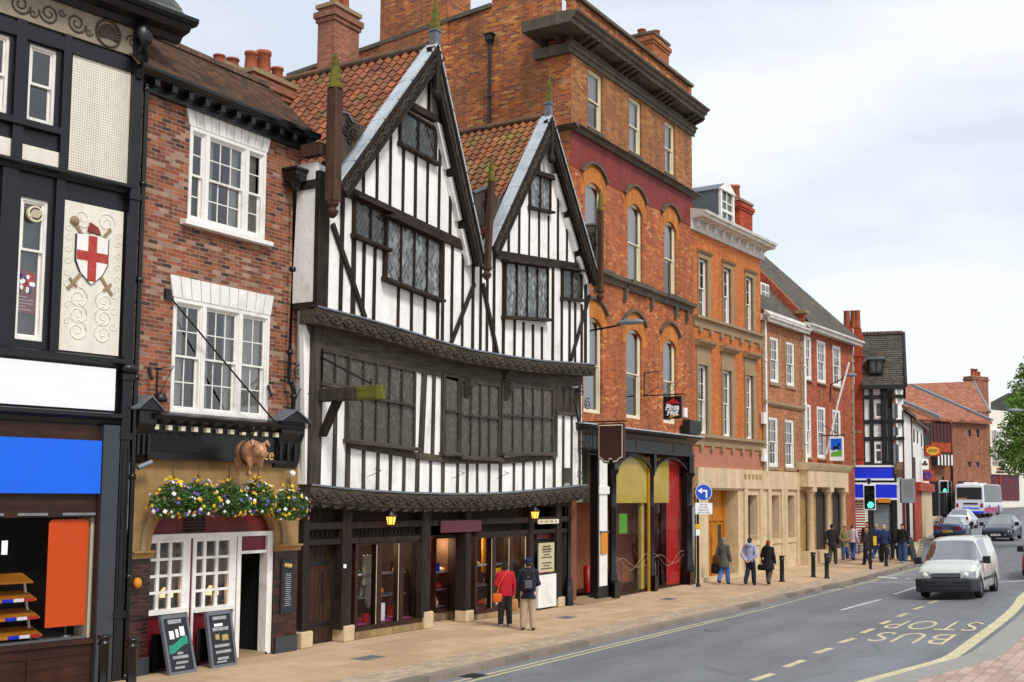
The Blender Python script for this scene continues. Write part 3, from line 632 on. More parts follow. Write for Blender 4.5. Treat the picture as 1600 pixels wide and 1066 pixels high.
rg.obj('ridge_tiles', M['oldtile'], R_)
def chim_px(par, xl, xr, yt, yb, v, d, pots, name='chimney', corb=True, m='brickch', cap='stoneG'):
    a, zt = MF.loc(xl, yt, v); b, _ = MF.loc(xr, yt, v); _, zb = MF.loc(xl, yb, v)
    return chimney(par, (a + b) / 2, v - d / 2, zb - 1.0, zt, b - a, d, m, pots, cap, name, corb)
cc = chim_px(U, 352, 391, 103, 140, -3.6, .8, [(-.25, 0, .28, .16), (.2, 0, .34, .18)])
chim_px(U, 396, 462, 112, 150, -3.0, 1.0, [(-.45, .1, .55, .17), (0, .1, .72, .2), (.5, .1, .45, .17)])
hx, hz = MF.loc(463, 285, .25)
pipe(U, [(hx, .22, hz + .0), (hx - .02, .2, MF.loc(451, 590, .2)[1]), (hx + .10, .24, MF.loc(451, 612, .2)[1]), (hx + .12, .2, MF.loc(468, 640, .2)[1]), (hx + .12, .2, MF.loc(468, 700, .2)[1])], .055, head=.17)
# pub front: fascia, brackets, sandstone arch
zF1, zF0 = MF.loc(300, 657, .3)[1], MF.loc(300, 714, .2)[1]
uA, uB = MF.loc(232, 690, .25)[0], MF.loc(450, 690, .25)[0]
fa = MB(); fa.box(uA, uB, 0, .18, zF0, zF1 - .1); fa.prism_u([(0, zF1 - .1), (.22, zF1 - .1), (.38, zF1 - .02), (.42, zF1 + .05), (.36, zF1 + .08), (0, zF1 + .16)], uL + .5, uRr - .1); fa.box(uA, uB, .0, .24, zF0 - .06, zF0); fa.obj('fascia', M['blk'], U)
dn = MB()
for i in range(11): u = uA + .12 + i * (uB - uA - .2) / 11; dn.cut().box(u, u + .10, .181, .27, zF1 - .21, zF1 - .12)
dn.obj('dentil', M['cream'], U)
MB().box(uA + .05, uA + (uB - uA) * .36, .181, .20, zF0 + .08, zF1 - .24).obj('name_board', M['black'], U); q = MF.loc(420, 711, .2); text('ce', .34, M['gold'], U, at=(q[0], .19, q[1]), shear=.15)
for (pa_, pb_) in ((209, 247), (434, 478)):
    a, b = MF.loc(pa_, 690, .3)[0], MF.loc(pb_, 690, .3)[0]; m_ = (a + b) / 2; k = MB(); zt = zF1 + .12
    k.prism_u([(0, zF0 - .15), (.12, zF0 - .15), (.2, zF0), (.24, zF1 - .3), (.34, zF1 - .12), (.34, zt), (0, zt)], a + .08, b - .08); k.prism([(a, zt), (b, zt), (m_, zt + .22)], .0, .4)
    for i in range(3): k.box(a + .1 + i * (b - a - .2) / 3, a + .16 + i * (b - a - .2) / 3, .2, .285, zF0, zF1 - .32)
    k.obj('bracket', M['blk'], U, bevel=.01); k = MB(); k.prism([(a - .03, zt), (m_, zt + .245), (b + .03, zt), (b + .03, zt + .03), (m_, zt + .28), (a - .03, zt + .03)], .0, .43); k.obj('bracket_lead', M['leadd'], U)
ia, ib = MF.loc(232, 835, .0)[0], MF.loc(427, 835, .0)[0]; zsp = MF.loc(232, 860, 0)[1]; zcr = MF.loc(330, 775, 0)[1]; zst = zF0 - .06
def ell(n=22):
    c = (ia + ib) / 2; w = (ib - ia) / 2; return [(c - w * math.cos(PI * i / n), zsp + (zcr - zsp) * math.sin(PI * i / n) ** .75) for i in range(n + 1)]
sa = MB(); E_ = ell()
for (p, q) in zip(E_, E_[1:]): sa.quad((p[0], .08, p[1]), (q[0], .08, q[1]), (q[0], .08, zst), (p[0], .08, zst)); sa.quad((p[0], .08, p[1]), (p[0], -.25, p[1]), (q[0], -.25, q[1]), (q[0], .08, q[1]))
uSL, uSR = MF.loc(205, 850, .08)[0], MF.loc(466, 850, .08)[0]
sa.quad((uSL, .08, zsp), (ia, .08, zsp), (ia, .08, zst), (uSL, .08, zst)); sa.quad((ib, .08, zsp), (uSR, .08, zsp), (uSR, .08, zst), (ib, .08, zst)); sa.obj('stone_arch', M['stoneY'], U)
ar = MB()
for (p, q) in zip(E_, E_[1:]):
    c = (ia + ib) / 2; o = lambda t: (c + (t[0] - c) * 1.10, zsp + (t[1] - zsp) * 1.16); o2 = lambda t: (c + (t[0] - c) * 1.16, zsp + (t[1] - zsp) * 1.24)
    ar.prism([o(p), o(q), o2(q), o2(p)], .08, .13)
ar.obj('arch_moulding', M['stoneG'], U)
jl = MB()
for z in (zsp + .42, zsp + .84, zsp + 1.2): jl.box(uSL, ia - .15, .0795, .0825, z, z + .012); jl.box(ib + .15, uSR, .0795, .0825, z, z + .012)
for i in range(6): u = uSL + .5 + i * .75; jl.box(u, u + .012, .0795, .0825, zst - .38, zst)
jl.obj('stone_joints', M['stoneG'], U)
im = MB()
for (a, b) in ((uSL - .03, ia + .03), (ib - .03, uSR + .03)): im.cut().prism_u([(0, zsp - .14), (.12, zsp - .14), (.16, zsp - .06), (.2, zsp - .03), (.2, zsp), (0, zsp)], a, b)
im.obj('impost', M['stoneY'], U)
pl = MB(); pl.box(uSL, ia, -.25, .08, 0.0, zsp - .14); pl.cut().box(ib, uSR, -.25, .08, 0.0, zsp - .14); pl.obj('glazed_brick_pier', M['glaz'], U)
pb = MB(); pb.box(uSL - .02, ia + .02, 0, .11, 0, .32); pb.cut().box(ib + .04, uSR + .01, .0, .11, 0, .34); pb.obj('pier_plinth', M['gblack'], U)
zh = MF.loc(300, 836, -.05)[1]
rp = MB(); rp.box(ia - .3, ib + .3, -.16, -.10, zh, zcr + .1); rp.obj('tympanum_panel', M['dkred'], U)
lv = MB(); a, _ = MF.loc(290, 815, -.05); b, _ = MF.loc(322, 815, -.05)
for i in range(6): lv.box(a, b, -.10, -.07, zh + .07 + i * .065, zh + .11 + i * .065)
lv.obj('vent_grille', M['black'], U)
# pub windows and door in the arch
PW1 = MF.rect(230, 838, 962, 291, -.05); PW2 = MF.rect(303, 838, 957, 363, -.05); DR = MF.rect(372, 838, 1032, 421, -.05)
fm = MB(); fm.box(ia, ib, -.12, .02, zh - .06, zh + .03)
for a, b in ((PW1[1], PW2[0]), (PW2[1], DR[0])):
    m_ = (a + b) / 2; fm.box(a - .0, a + .05, -.12, .0, .1, zh - .06); fm.box(b - .05, b, -.12, .0, .1, zh - .06)
fm.box(DR[0], DR[0] + .06, -.12, 0, .02, zh - .06); fm.box(DR[1] - .16, DR[1], -.2, .02, .02, zh - .06); zt_ = MF.loc(375, 861, -.05)[1]; fm.box(DR[0] + .06, DR[1] - .16, -.12, -.01, zt_ - .06, zt_); fm.box(ia, PW1[0] + .03, -.12, 0, .1, zh - .06)
fm.obj('door_and_window_frame', M['white'], U)
md = MB()
for a, b in ((PW1[1], PW2[0]), (PW2[1], DR[0])): md.box(a + .053, b - .053, -.12, -.02, .05, zh - .06)
md.cut().box(DR[0] + .06, DR[1] - .16, -.1, -.05, zt_, zh - .06)
for r in (PW1, PW2): md.cut().box(r[0], r[1] , -.14, -.03, .3, r[2])
md.obj('maroon_panel', M['maroon'], U)
sb = MB()
for r in (PW1, PW2): sb.cut().box(r[0] - .03, r[1] + .03, -.2, -.02, .0, .3)
sb.obj('stall_riser', M['glaz'], U)
for r in (PW1, PW2):
    a, b, c, d = r; d = zh - .06; f = MB(); f.box(a, b, -.12, .05, c, c + .09); f.box(a, a + .05, -.12, -.01, c + .09, d); f.box(b - .13, b, -.12, -.01, c + .09, d); f.box(a + .05, b - .13, -.12, -.012, d - .07, d)
    W = b - .13 - a - .05; x = a + .05
    for s_ in (.26, .63): f.box(x + W * s_ - .035, x + W * s_ + .035, -.1, -.02, c + .09, d - .07)
    for j in range(1, 4): z = c + .09 + (d - .07 - c - .09) * j / 4; f.box(x, x + W, -.098, -.024, z - .025, z + .025)
    w = f.obj('window', M['white'], U); MB().quad((x, -.06, c + .09), (x + W, -.06, c + .09), (x + W, -.06, d - .07), (x, -.06, d - .07)).obj('pane', M['glass'], w)
    lx = x + W * .45 + .30; tl = thing('table_lamp', 'lit table lamp with a peach shade behind the ' + ('left' if r is PW1 else 'right') + ' pub window', 'lamp', MF)
    t = MB(); t.lathe([(.07, 0), (.07, .02), (.02, .04), (.035, .12), (.015, .2), (.015, .26)], (lx, -.28, c + .06), 12); t.obj('lamp_base', M['gold'], tl); t = MB(); t.lathe([(.13, .22), (.12, .32), (.06, .40)], (lx, -.28, c + .06), 14); t.obj('lamp_shade', M['lampsoft'], tl)
    MB().quad((x + W * .78, -.3, c), (b, -.35, c), (b, -.35, d), (x + W * .9, -.3, d)).obj('curtain', M['frieze'], w)
room(U, [(ia, DR[0], .3, zh), (DR[0], DR[1] - .1, .02, zh)], 'black', -.14, 2.5)
MB().box(DR[0] + .06, DR[1] - .1, -1.0, .02, -.02, .06).obj('door_step', M['stoneG'], U)
q = MF.rect(390, 905, 975, 412, -.8); MB().box(q[0], q[1], -.9, -.86, q[2], q[3]).obj('inner_door', M['dkred'], U)
mq = MF.rect(440, 874, 960, 459, .1); mbd = thing('menu_board', 'black wall board with pale handwritten lines beside the pub door', 'sign', MF)
b = MB(); b.box(mq[0], mq[1], .082, .12, mq[2], mq[3]); b.obj('board', M['slateboard'], mbd, bevel=.008)
b = MB()
for i in range(17):
    z = mq[3] - .32 - i * (mq[3] - mq[2] - .45) / 17; w_ = .14 + .10 * rnd.random(); c = (mq[0] + mq[1]) / 2; b.box(c - w_ / 2, c + w_ / 2, .12, .123, z, z + .014)
b.obj('chalk_line', M['chalk'], mbd); b = MB(); c = (mq[0] + mq[1]) / 2
for s_ in (-.08, 0, .07): b.ball((c + s_, .122, mq[3] - .14 + .02 * math.sin(s_ * 50)), (.05, .006, .045), 8, 6)
b.obj('crest', M['gold'], mbd)
# sign ironwork
TA, TB = MF.loc(262, 460, .02), MF.loc(430, 660, .5)
ti = MB(); ti.tube([(TA[0], .02, TA[1]), (TB[0], .5, TB[1])], .018, 6); ti.box(TA[0] - .08, TA[0] + .06, .0, .06, TA[1] - .1, TA[1] + .1); ti.obj('tie_rod', M['iron'], U)
g0 = MF.loc(250, 605, .1); fl = thing('floodlight', 'black floodlight bracket over the left end of the pub front', 'floodlight', MF)
b = MB(); b.tube([(g0[0], .0, g0[1] + .35), (g0[0], .45, g0[1] + .38), (g0[0] , .08, g0[1] - .15)], .014, 6); b.tube([(g0[0], .01, g0[1] + .38), (g0[0], .02, g0[1] - .2)], .02, 6); b.obj('arm', M['iron'], fl)
b = MB(); b.lathe([(.02, .12), (.10, .1), (.14, -.02), (.12, -.06), (0, -.05)], (g0[0], .12, g0[1] - .22), 12); b.obj('lamp_head', M['iron'], fl)
b = MB()
for (x, y) in ((235, 583), (421, 610)): p = MF.loc(x, y, .1); b.cut().tube([(p[0] + .04, .02, p[1] + .1), (p[0] - .05, .2, p[1] - .12)], .035, 6)
b.obj('bracket_stub', M['iron'], U)
cv = MF.loc(222, 727, .3); ct = thing('security_camera', 'small grey security camera under the left pub bracket', 'camera', MF); b = MB(); b.tube([(cv[0] - .1, .1, cv[1]), (cv[0], .3, cv[1] - .05)], .02, 6); b.obj('arm', M['steel'], ct); b = MB(); b.tube([(cv[0] - .1, .3, cv[1] - .05), (cv[0] + .18, .34, cv[1] + .06)], .05, 10); b.obj('camera_body', M['steel'], ct)
ob = MF.loc(454, 740, .2); b = MB(); b.ball((ob[0], .25, ob[1]), .07, 12, 8); tag(b.obj('globe_lamp', M['white2'], None, fr=MF), 'small white globe lamp under the right pub bracket', 'lamp')
yl = MF.loc(213, 911, .12); b = MB(); b.ball((yl[0], .15, yl[1]), (.09, .07, .10), 12, 8); tag(b.obj('bracket_lamp', M['petalo'], None, fr=MF), 'orange wall lamp on the dark glazed pier left of the pub windows', 'lamp')
# a-boards leaning on the front
def aboard(q, label, kind):
    fr = F_ = Fr(ground(*q[2]), 0.0); pts = []
    for p in q: u, z = MF.loc(*p, .33); pts.append((u, z))
    u0, u1 = (pts[0][0] + pts[3][0]) / 2, (pts[1][0] + pts[2][0]) / 2; h = (pts[0][1] + pts[1][1]) / 2; ox = (u0 + u1) / 2; w = u1 - u0; sk = (pts[0][0] - pts[3][0])
    t = thing('pavement_board', label, 'board', None, None, MF.P(ox, .5, 0), 0)
    ln = lambda x, y, z: (x + sk * (z / h - .5), y - .0 + z * .16, z)
    b = MB(); b.box(-w / 2, w / 2, -.02, .02, .02, h); b.warp(ln); b.obj('panel', M['slateboard'], t)
    b = MB()
    for (a, c, d, e) in ((-w / 2 - .02, -w / 2 + .035, 0, h), (w / 2 - .035, w / 2 + .02, 0, h), (-w / 2 + .035, w / 2 - .035, 0, .05), (-w / 2 + .035, w / 2 - .035, h - .05, h + .01)): b.box(a, c, -.035, .035, d, e)
    b.warp(ln); b.obj('board_frame', M['leadd'], t)
    def patch(m, lst, n):
        b = MB()
        for (x0, x1, z0, z1_) in lst: b.box(x0 * w, x1 * w, .022, .026, z0 * h, z1_ * h)
        b.warp(ln); b.obj(n, M[m], t)
    if kind:
        patch('chalk', [(-.28, .24, .86, .93), (-.3, .3, .26, .31), (-.2, .26, .17, .21), (-.28, .1, .09, .13), (-.1, .12, .33, .37)], 'chalk_smudge')
        b = MB(); n = 14
        for i in range(n): x0, x1 = (-.38 + .76 * i / n) * w, (-.38 + .76 * (i + 1) / n) * w; f = lambda x: h * (.47 + .1 * (x / w) + .04 * math.sin(x / w * 6)); b.add([(x0, .022, f(x0) - .05), (x1, .022, f(x1) - .05), (x1, .022, f(x1) + .10), (x0, .022, f(x0) + .10)], [(0, 1, 2, 3)])
        b.warp(ln); b.obj('teal_swoosh', M['teal'], t)
        patch('white2', [(-.3, -.12, .60, .74), (-.05, .06, .62, .76), (.12, .3, .64, .80)], 'white_smudge')
    else:
        patch('chalk', [(-.28, .28, .86, .92), (-.33, .33, .66, .72), (-.32, .3, .36, .41), (-.3, .33, .25, .30), (-.25, .2, .13, .18), (-.3, .12, .08, .11)], 'chalk_smudge'); patch('white2', [(-.25, .1, .74, .79)], 'white_smudge'); patch('sand', [(-.25, -.08, .5, .6), (.02, .28, .47, .58)], 'yellow_smudge')
aboard([(250, 964), (291, 959), (294, 1046), (255, 1052)], 'blackboard with a teal swoosh leaning on the pub window', 1)
aboard([(321, 958), (359, 954), (358, 1037), (321, 1042)], 'blackboard with smudged grey lines leaning beside the open pub door', 0)
for pxa in (246, 317):
    a, z = MF.loc(pxa, 1000, .05); b = MB(); b.box(a - .18, a + .16, .08, .16, .08, .72); b.box(a - .14, a + .12, .16, .175, .14, .66); tag(b.obj('menu_case', M['blkgloss'], None, fr=MF), 'black framed case behind the blackboard with ' + ('the teal swoosh' if pxa == 246 else 'smudged grey lines'), 'case')
# ============================================================ pig statue and hanging baskets on the pub
def remesh(mb, name, m, parent, vox=.015, sm=6, fr=None, label=None):
    o = mb.obj(name, m, parent, label, fr=fr, norm=True)
    r = o.modifiers.new('r', 'REMESH'); r.mode = 'VOXEL'; r.voxel_size = vox
    if sm: k = o.modifiers.new('s', 'SMOOTH'); k.factor = .5; k.iterations = sm
    dg = bpy.context.evaluated_depsgraph_get(); dg.update(); me = bpy.data.meshes.new_from_object(o.evaluated_get(dg))
    o.modifiers.clear(); o.data = me; me.materials.clear(); me.materials.append(m)
    me.polygons.foreach_set('use_smooth', [True] * len(me.polygons)); return o
pc_ = MF.loc(393, 706, .75); PF = Fr(MF.P(pc_[0] - .15, .85, pc_[1] - .02), -1.85)
pg = thing('pig_statue', 'gilded pig statue with a dark strap standing out from the pub fascia', 'statue', PF)
b = MB(); b.ball((-.10, 0, 0), (.30, .2, .22), 16, 10); b.ball((.10, 0, .0), (.26, .19, .21), 16, 10); b.ball((.36, 0, .02), (.17, .13, .14), 14, 8); b.tube([(.42, 0, -.01), (.58, 0, -.05)], [.09, .062], 10)
for sx, sy in ((-.26, .1), (-.26, -.1), (.20, .1), (.20, -.1)): b.tube([(sx, sy, -.1), (sx + .015, sy, -.24), (sx, sy, -.36)], [.085, .05, .04], 8); b.ball((sx + .012, sy, -.37), (.048, .04, .03), 8, 6)
for sy in (-1, 1): b.tube([(.33, sy * .08, .12), (.37, sy * .15, .17), (.43, sy * .17, .10)], [.03, .05, .018], 7)
b.tube([(-.39, 0, .05), (-.45, .03, .08), (-.45, -.03, .12), (-.40, 0, .12)], [.02, .017, .014, .01], 6)
pg.scale = (1.0, 1.08, 1.15); remesh(b, 'body', M['gilt'], pg, .014, 4)
b = MB(); pts = [(.02, .205 * math.cos(t * PI / 12), .222 * math.sin(t * PI / 12)) for t in range(25)]; b.tube(pts, .016, 6); b.obj('strap', M['iron'], pg)
b = MB()
for sy in (-1, 1): b.ball((.46, sy * .085, .05), .014, 8, 6)
b.obj('eye', M['black'], pg)
b = MB(); zt = .42; b.tube([(-.75, 0, .38), (.3, 0, .36)], .02, 6)
for sg in (-1, 1): b.tube([(.02 + sg * (.02 + .1 * math.sin(t)), 0, .28 + .09 * (1 - math.cos(t))) for t in [k * .35 for k in range(15)]], .014, 5)
b.tube([(.02, 0, .2), (.02, 0, .38)], .016, 6); b.obj('hanger', M['iron'], pg)

def leafy(mb, c, rad, n, size, r, squash=.75, inner=.35, droop=0.0):
    """many small leaf faces through a lumpy volume"""
    for _ in range(n):
        while True:
            p = Vector((r.uniform(-1, 1), r.uniform(-1, 1), r.uniform(-1, 1)))
            if inner < p.length < 1: break
        p = Vector((p.x * rad, p.y * rad, p.z * rad * squash)); q = Vector(c) + p; q.z -= droop * (p.x ** 2 + p.y ** 2) / rad
        a = Vector((r.gauss(0, 1), r.gauss(0, 1), r.gauss(0, .6))).normalized(); b = a.cross(Vector((r.gauss(0, 1), r.gauss(0, 1), r.gauss(0, 1)))).normalized(); s = size * r.uniform(.6, 1.3)
        mb.add([q - a * s, q + b * s * .45, q + a * s, q - b * s * .45], [(0, 1, 2, 3)])
def flower(mb, q, nrm, s, r):
    a = nrm.cross(Vector((.3, .2, 1))).normalized(); b = nrm.cross(a)
    mb.add([q + nrm * s * .25] + [q + (a * math.cos(k * PI / 4 + .2) + b * math.sin(k * PI / 4 + .2)) * s * (1.0 if k % 2 else .72) for k in range(8)], [(0, 1 + k, 1 + (k + 1) % 8) for k in range(8)])
bk_lab = ['leftmost pub flower basket with yellow pansies on top', 'second pub flower basket from the left', 'middle pub flower basket below the pig statue, left of its legs', 'pub flower basket directly below the pig statue', 'rightmost pub flower basket, hanging lowest by the timber house']
for i, (x, y, hx_, hy) in enumerate([(269, 779, 273, 716), (309, 776, 314, 719), (357, 778, 363, 728), (402, 776, 406, 733), (452, 786, 452, 740)]):
    r = random.Random(i); u, z = MF.loc(x, y, .62); hu, hz = MF.loc(hx_, hy, .4)
    t = thing('hanging_basket', bk_lab[i], 'flower basket', Fr(MF.P(u, .62, z), 0), 'hanging flower baskets on the pub front')
    b = MB(); b.lathe([(0, -.2), (.10, -.19), (.18, -.12), (.22, 0), (.2, 0), (.05, -.1)], (0, 0, 0), 14); b.obj('basket', M['scroll'], t)
    b = MB()
    for k in range(3): a = k * 2.09; b.tube([(.2 * math.cos(a), .2 * math.sin(a), 0), (0, 0, .42)], .006, 4)
    b.tube([(0, 0, .42), (0, 0, max(.5, hz - z))], .008, 4); b.obj('chain', M['iron'], t)
    b = MB(); leafy(b, (0, 0, -.03), .42, 1100, .045, r, .8, .3, .22); b.obj('foliage', M['leaf'], t)
    for mm, nf in (('petaly', 42 if i in (0, 3, 4) else 26), ('petalw', 22), ('petalp', 20), ('petalo', 18)):
        b = MB()
        for _ in range(nf):
            th = r.uniform(0, 2 * PI); ph = r.uniform(-.9, 1.2); d = Vector((math.cos(th) * math.cos(ph), math.sin(th) * math.cos(ph), math.sin(ph))); p = Vector((d.x * .43, d.y * .43, d.z * .35)) * r.uniform(.93, 1.1); p.z -= .25 * (p.x ** 2 + p.y ** 2) / .37
            if mm == 'petaly' and r.random() < (.5 if i == 0 else .12): p = Vector((r.gauss(0, .08), r.gauss(0, .08), .30 + r.random() * .1))
            flower(b, p, (d + Vector((0, .4, .2))).normalized(), .04 * r.uniform(.7, 1.2), r)
        b.obj('blossom', M[mm], t)

# ============================================================ jettied timber house with two gables
VG, V1, V2, VB = 0.0, .30, .65, 1.0
H = thing('timber_framed_house', 'black and white jettied timber framed house with two pointed gables', 'house', MF)
L2 = lambda x, y: MF.loc(x, y, V2); Lf = lambda x, y: MF.loc(x, y, V1); L0 = lambda x, y: MF.loc(x, y, VG); LB = lambda x, y: MF.loc(x, y, VB)
uHL = L2(492, 400)[0]; uHR = L2(921, 480)[0]
J1t = [L2(*p) for p in ((493, 479), (560, 496), (619, 513), (680, 532), (731, 546), (790, 556), (841, 563), (924, 569))]
J0t = [Lf(*p) for p in ((486, 757), (530, 762), (575, 766), (640, 769.5), (700, 771), (750, 771), (794, 769), (850, 764), (911, 757.5))]
# gable apexes and feet
apL, apR = LB(684, 71), LB(862, 182); 
fLl, fLr, fRl, fRr = LB(531, 288), LB(758, 412), LB(770, 385), LB(937, 440)
vapL, vapR = L2(684, 82), L2(862, 193)
bL = [L2(542, 291), L2(737, 384)]; bR = [L2(772, 392), L2(912, 414)]
# plaster
pw = MB()
up = [(uHL, J1t[0][1] - .05)] + [(p[0], p[1] - .05) for p in J1t[1:-1]] + [(uHR, J1t[-1][1] - .05)]
zEl, zEr = L2(494, 282)[1], bR[1][1]
topL = [(uHL, zEl + .35), bL[0], (apL[0], vapL[1]), bL[1]]
mid_u = (bL[1][0] + bR[0][0]) / 2
poly = up + [(uHR, bR[1][1]), (apR[0], vapR[1]), (bR[0][0], bR[0][1]), (bL[1][0], bL[1][1]), (apL[0], vapL[1]), (bL[0][0], bL[0][1] + .15), (uHL, bL[0][1] + .3)]
pw.prism(poly, V2 - .12, V2)
u1R = Lf(909, 650)[0]; lowp = [(Lf(481, 600)[0], J0t[0][1])] + J0t[1:-1] + [(u1R, J0t[-1][1]), (u1R, J1t[-1][1] - .05)] + [(p[0], p[1] - .05) for p in J1t[-2::-1]]
pw.prism(lowp, V1 - .12, V1)
# white return walls at the left end of each jetty and the rear shell
pw.add([(uHL, .003, J1t[0][1]), (uHL, V2 - .12, J1t[0][1]), (uHL, V2 - .12, bL[0][1] + .3), (uHL, .003, bL[0][1] + .3)], [(0, 1, 2, 3)])
ul1 = Lf(481, 600)[0]; pw.add([(ul1, -.1, J0t[0][1]), (ul1, V1 - .12, J0t[0][1]), (ul1, V1 - .12, J1t[0][1]), (ul1, -.1, J1t[0][1])], [(0, 1, 2, 3)])
pw.add([(uHL, -6, 3), (uHL, 0, 3), (uHL, 0, bL[0][1] + .3), (uHL, -6, bL[0][1] + .3)], [(0, 1, 2, 3)]); pw.add([(uHR, V2 - .12, J1t[-1][1]), (uHR, -6, J1t[-1][1]), (uHR, -6, bR[1][1]), (uHR, V2 - .12, bR[1][1])], [(0, 1, 2, 3)])
pw.obj('plaster_wall', M['plaster'], H)
# ---- upper storey timbers
tm = MB(); th = MB()
def zJ1(u): return lerpt(u, J1t)
def zJ0(u): return lerpt(u, J0t)
def zBeam(u): return lerpt(u, [bL[0], bL[1]]) if u < mid_u else lerpt(u, [bR[0], bR[1]])
wob = lambda a: a * (1 + .12 * rnd.uniform(-1, 1))
def stud(mb, u, z0, z1, w=.10, v=V2, d=.035, lean=0.0): mb.bar((u, z0), (u + lean + rnd.uniform(-.012, .012), z1), wob(w), v - .01, v + d + rnd.uniform(0, .008), w2=wob(w))
th.bar((bL[0][0] - .02, bL[0][1] - .13), (bL[1][0] + .06, bL[1][1] - .13), .25, V2 - .01, V2 + .075); th.bar((bR[0][0] - .05, bR[0][1] - .1), (bR[1][0] + .1, bR[1][1] - .1), .23, V2 - .01, V2 + .07)
W1, W2, W3_, W4 = MF.rect(557, 312, 366, 604, V2 + .08), MF.rect(606, 343, 434, 687, V2 + .1), MF.rect(791, 411, 493, 855, V2 + .1), MF.rect(881, 422, 464, 909, V2 + .08)
for x, y, w in ((507, 420, .36), (532, 420, .10), (552, 400, .13), (691, 460, .09), (705, 470, .08), (722, 470, .08), (738, 480, .10), (750, 490, .08), (760, 495, .08), (771, 490, .09), (786, 470, .12), (863, 470, .10), (877, 480, .09), (914, 480, .12)):
    u = L2(x, y)[0]
    if w > .3: tm.box(uHL - .01, uHL + .34, V2 - .02, V2 + .10, zJ1(u), bL[0][1] + .1)
    else: stud(tm, u, zJ1(u), zBeam(u) - .15 if not (bL[1][0] < u < bR[0][0]) else bR[0][1] + .35, w)
for r, xs, y in ((W1, (567, 584), 430), (W2, (621, 642, 663, 683), 490), (W3_, (803, 817, 832, 846), 530), (W4, (889, 898, 908), 500)):
    for x in xs: u = L2(x, y)[0]; stud(tm, u, zJ1(u), r[2] - .04, .085)
for (p, q) in (((517, 350), (568, 497)), ((739, 443), (702, 537)), ((752, 443), (775, 553)), ((919, 462), (890, 563))): tm.bar(L2(*p), L2(*q), .12, V2 + .03, V2 + .075)
# gable studs, cut off by the slope of the roof
def gabz(u, ap, l, r): return lerpt(u, [l, ap, r]) 
gl_, gr_ = L2(545, 285), L2(752, 400); hl_, hr_ = L2(777, 392), L2(925, 425)
W5, W6 = MF.rect(628, 171, 223, 681, V2 + .06), MF.rect(830, 272, 322, 860, V2 + .06)
for k in range(1, 11):
    f = k / 11; u = gl_[0] + (gr_[0] - gl_[0]) * f; zt = lerpt(u, [gl_, (apL[0], vapL[1]), gr_]) - .12; zb = zBeam(u) + .0
    if W5[0] - .05 < u < W5[1] + .05:
        stud(tm, u, zb, W5[2] - .05, .075)
        if k % 2 == 0: stud(tm, u, W5[3] + .12, zt, .075)
    elif zt > zb + .1: stud(tm, u, zb, zt, .08)
for k in range(1, 10):
    f = k / 10; u = hl_[0] + (hr_[0] - hl_[0]) * f; zt = lerpt(u, [hl_, (apR[0], vapR[1]), hr_]) - .1; zb = zBeam(u)
    if W6[0] - .04 < u < W6[1] + .04:
        stud(tm, u, zb, W6[2] - .05, .06)
        if k % 2 == 0: stud(tm, u, W6[3] + .1, zt, .06)
    elif zt > zb + .1: stud(tm, u, zb, zt, .07)
th.bar(L2(622, 158), L2(694, 197), .16, V2 - .01, V2 + .16); th.bar(L2(826, 268), L2(868, 281), .13, V2 - .01, V2 + .14)
def lat_window(par, r, v, lights, hood=.12, m='leadl', tr=None, fw=.06, slope=0.0):
    """oak mullioned leaded window; slope is the fall of the wonky wall per metre"""
    a, b, c, d = r; f = MB(); k = lambda x: (x - a) * slope
    wv = lambda x, y, z: (x, y, z + k(x))
    f.box(a - fw, a, v - .12, v, c - fw, d + fw); f.box(b, b + fw, v - .12, v, c - fw, d + fw)
    for i in range(1, lights): x = a + (b - a) * i / lights; f.box(x - .022, x + .022, v - .06, v - .005, c, d)
    if tr: z = c + (d - c) * tr; f.box(a, b, v - .06, v + .03, z - .03, z + .03)
    f.box(a, b, v - .12, v - .003, d, d + fw); f.warp(wv); w = f.obj('window', M['oak' if m != 'leado' else 'oakg'], par)
    s = MB(); s.prism_u([(v - .12, c), (v + .01, c), (v + .11, c - .035), (v + .11, c - .10), (v - .12, c - .10)], a - fw - .04, b + fw + .04); s.warp(wv); s.obj('sill', M['oakh' if m != 'leado' else 'oakgh'], w)
    if hood: s = MB(); s.prism_u([(v - .12, d + .03), (v + .15, d + .02), (v + .15, d + .06), (v - .12, d + .14)], a - fw - .06, b + fw + .06); s.warp(wv); s.obj('hood', M['oakh'], w)
    g = MB(); g.quad((a, v - .05, c), (b, v - .05, c), (b, v - .05, d), (a, v - .05, d)); g.warp(wv); g.obj('leaded_panes', M[m], w); return w
sl1 = (bL[1][1] - bL[0][1]) / (bL[1][0] - bL[0][0]); sl2 = (bR[1][1] - bR[0][1]) / (bR[1][0] - bR[0][0])
lat_window(H, W1, V2 + .09, 2, slope=sl1); lat_window(H, W2, V2 + .13, 4, m='leadw', slope=sl1); lat_window(H, W3_, V2 + .13, 4, m='leadw', slope=sl2); lat_window(H, W4, V2 + .09, 2, slope=sl2)
lat_window(H, W5, V2 + .07, 2, 0, slope=sl1 * .9); lat_window(H, W6, V2 + .07, 2, 0, m='leadw', slope=sl2)
tm.obj('timber_frame', M['oak'], H); th.obj('timber_beam', M['oakh'], H)
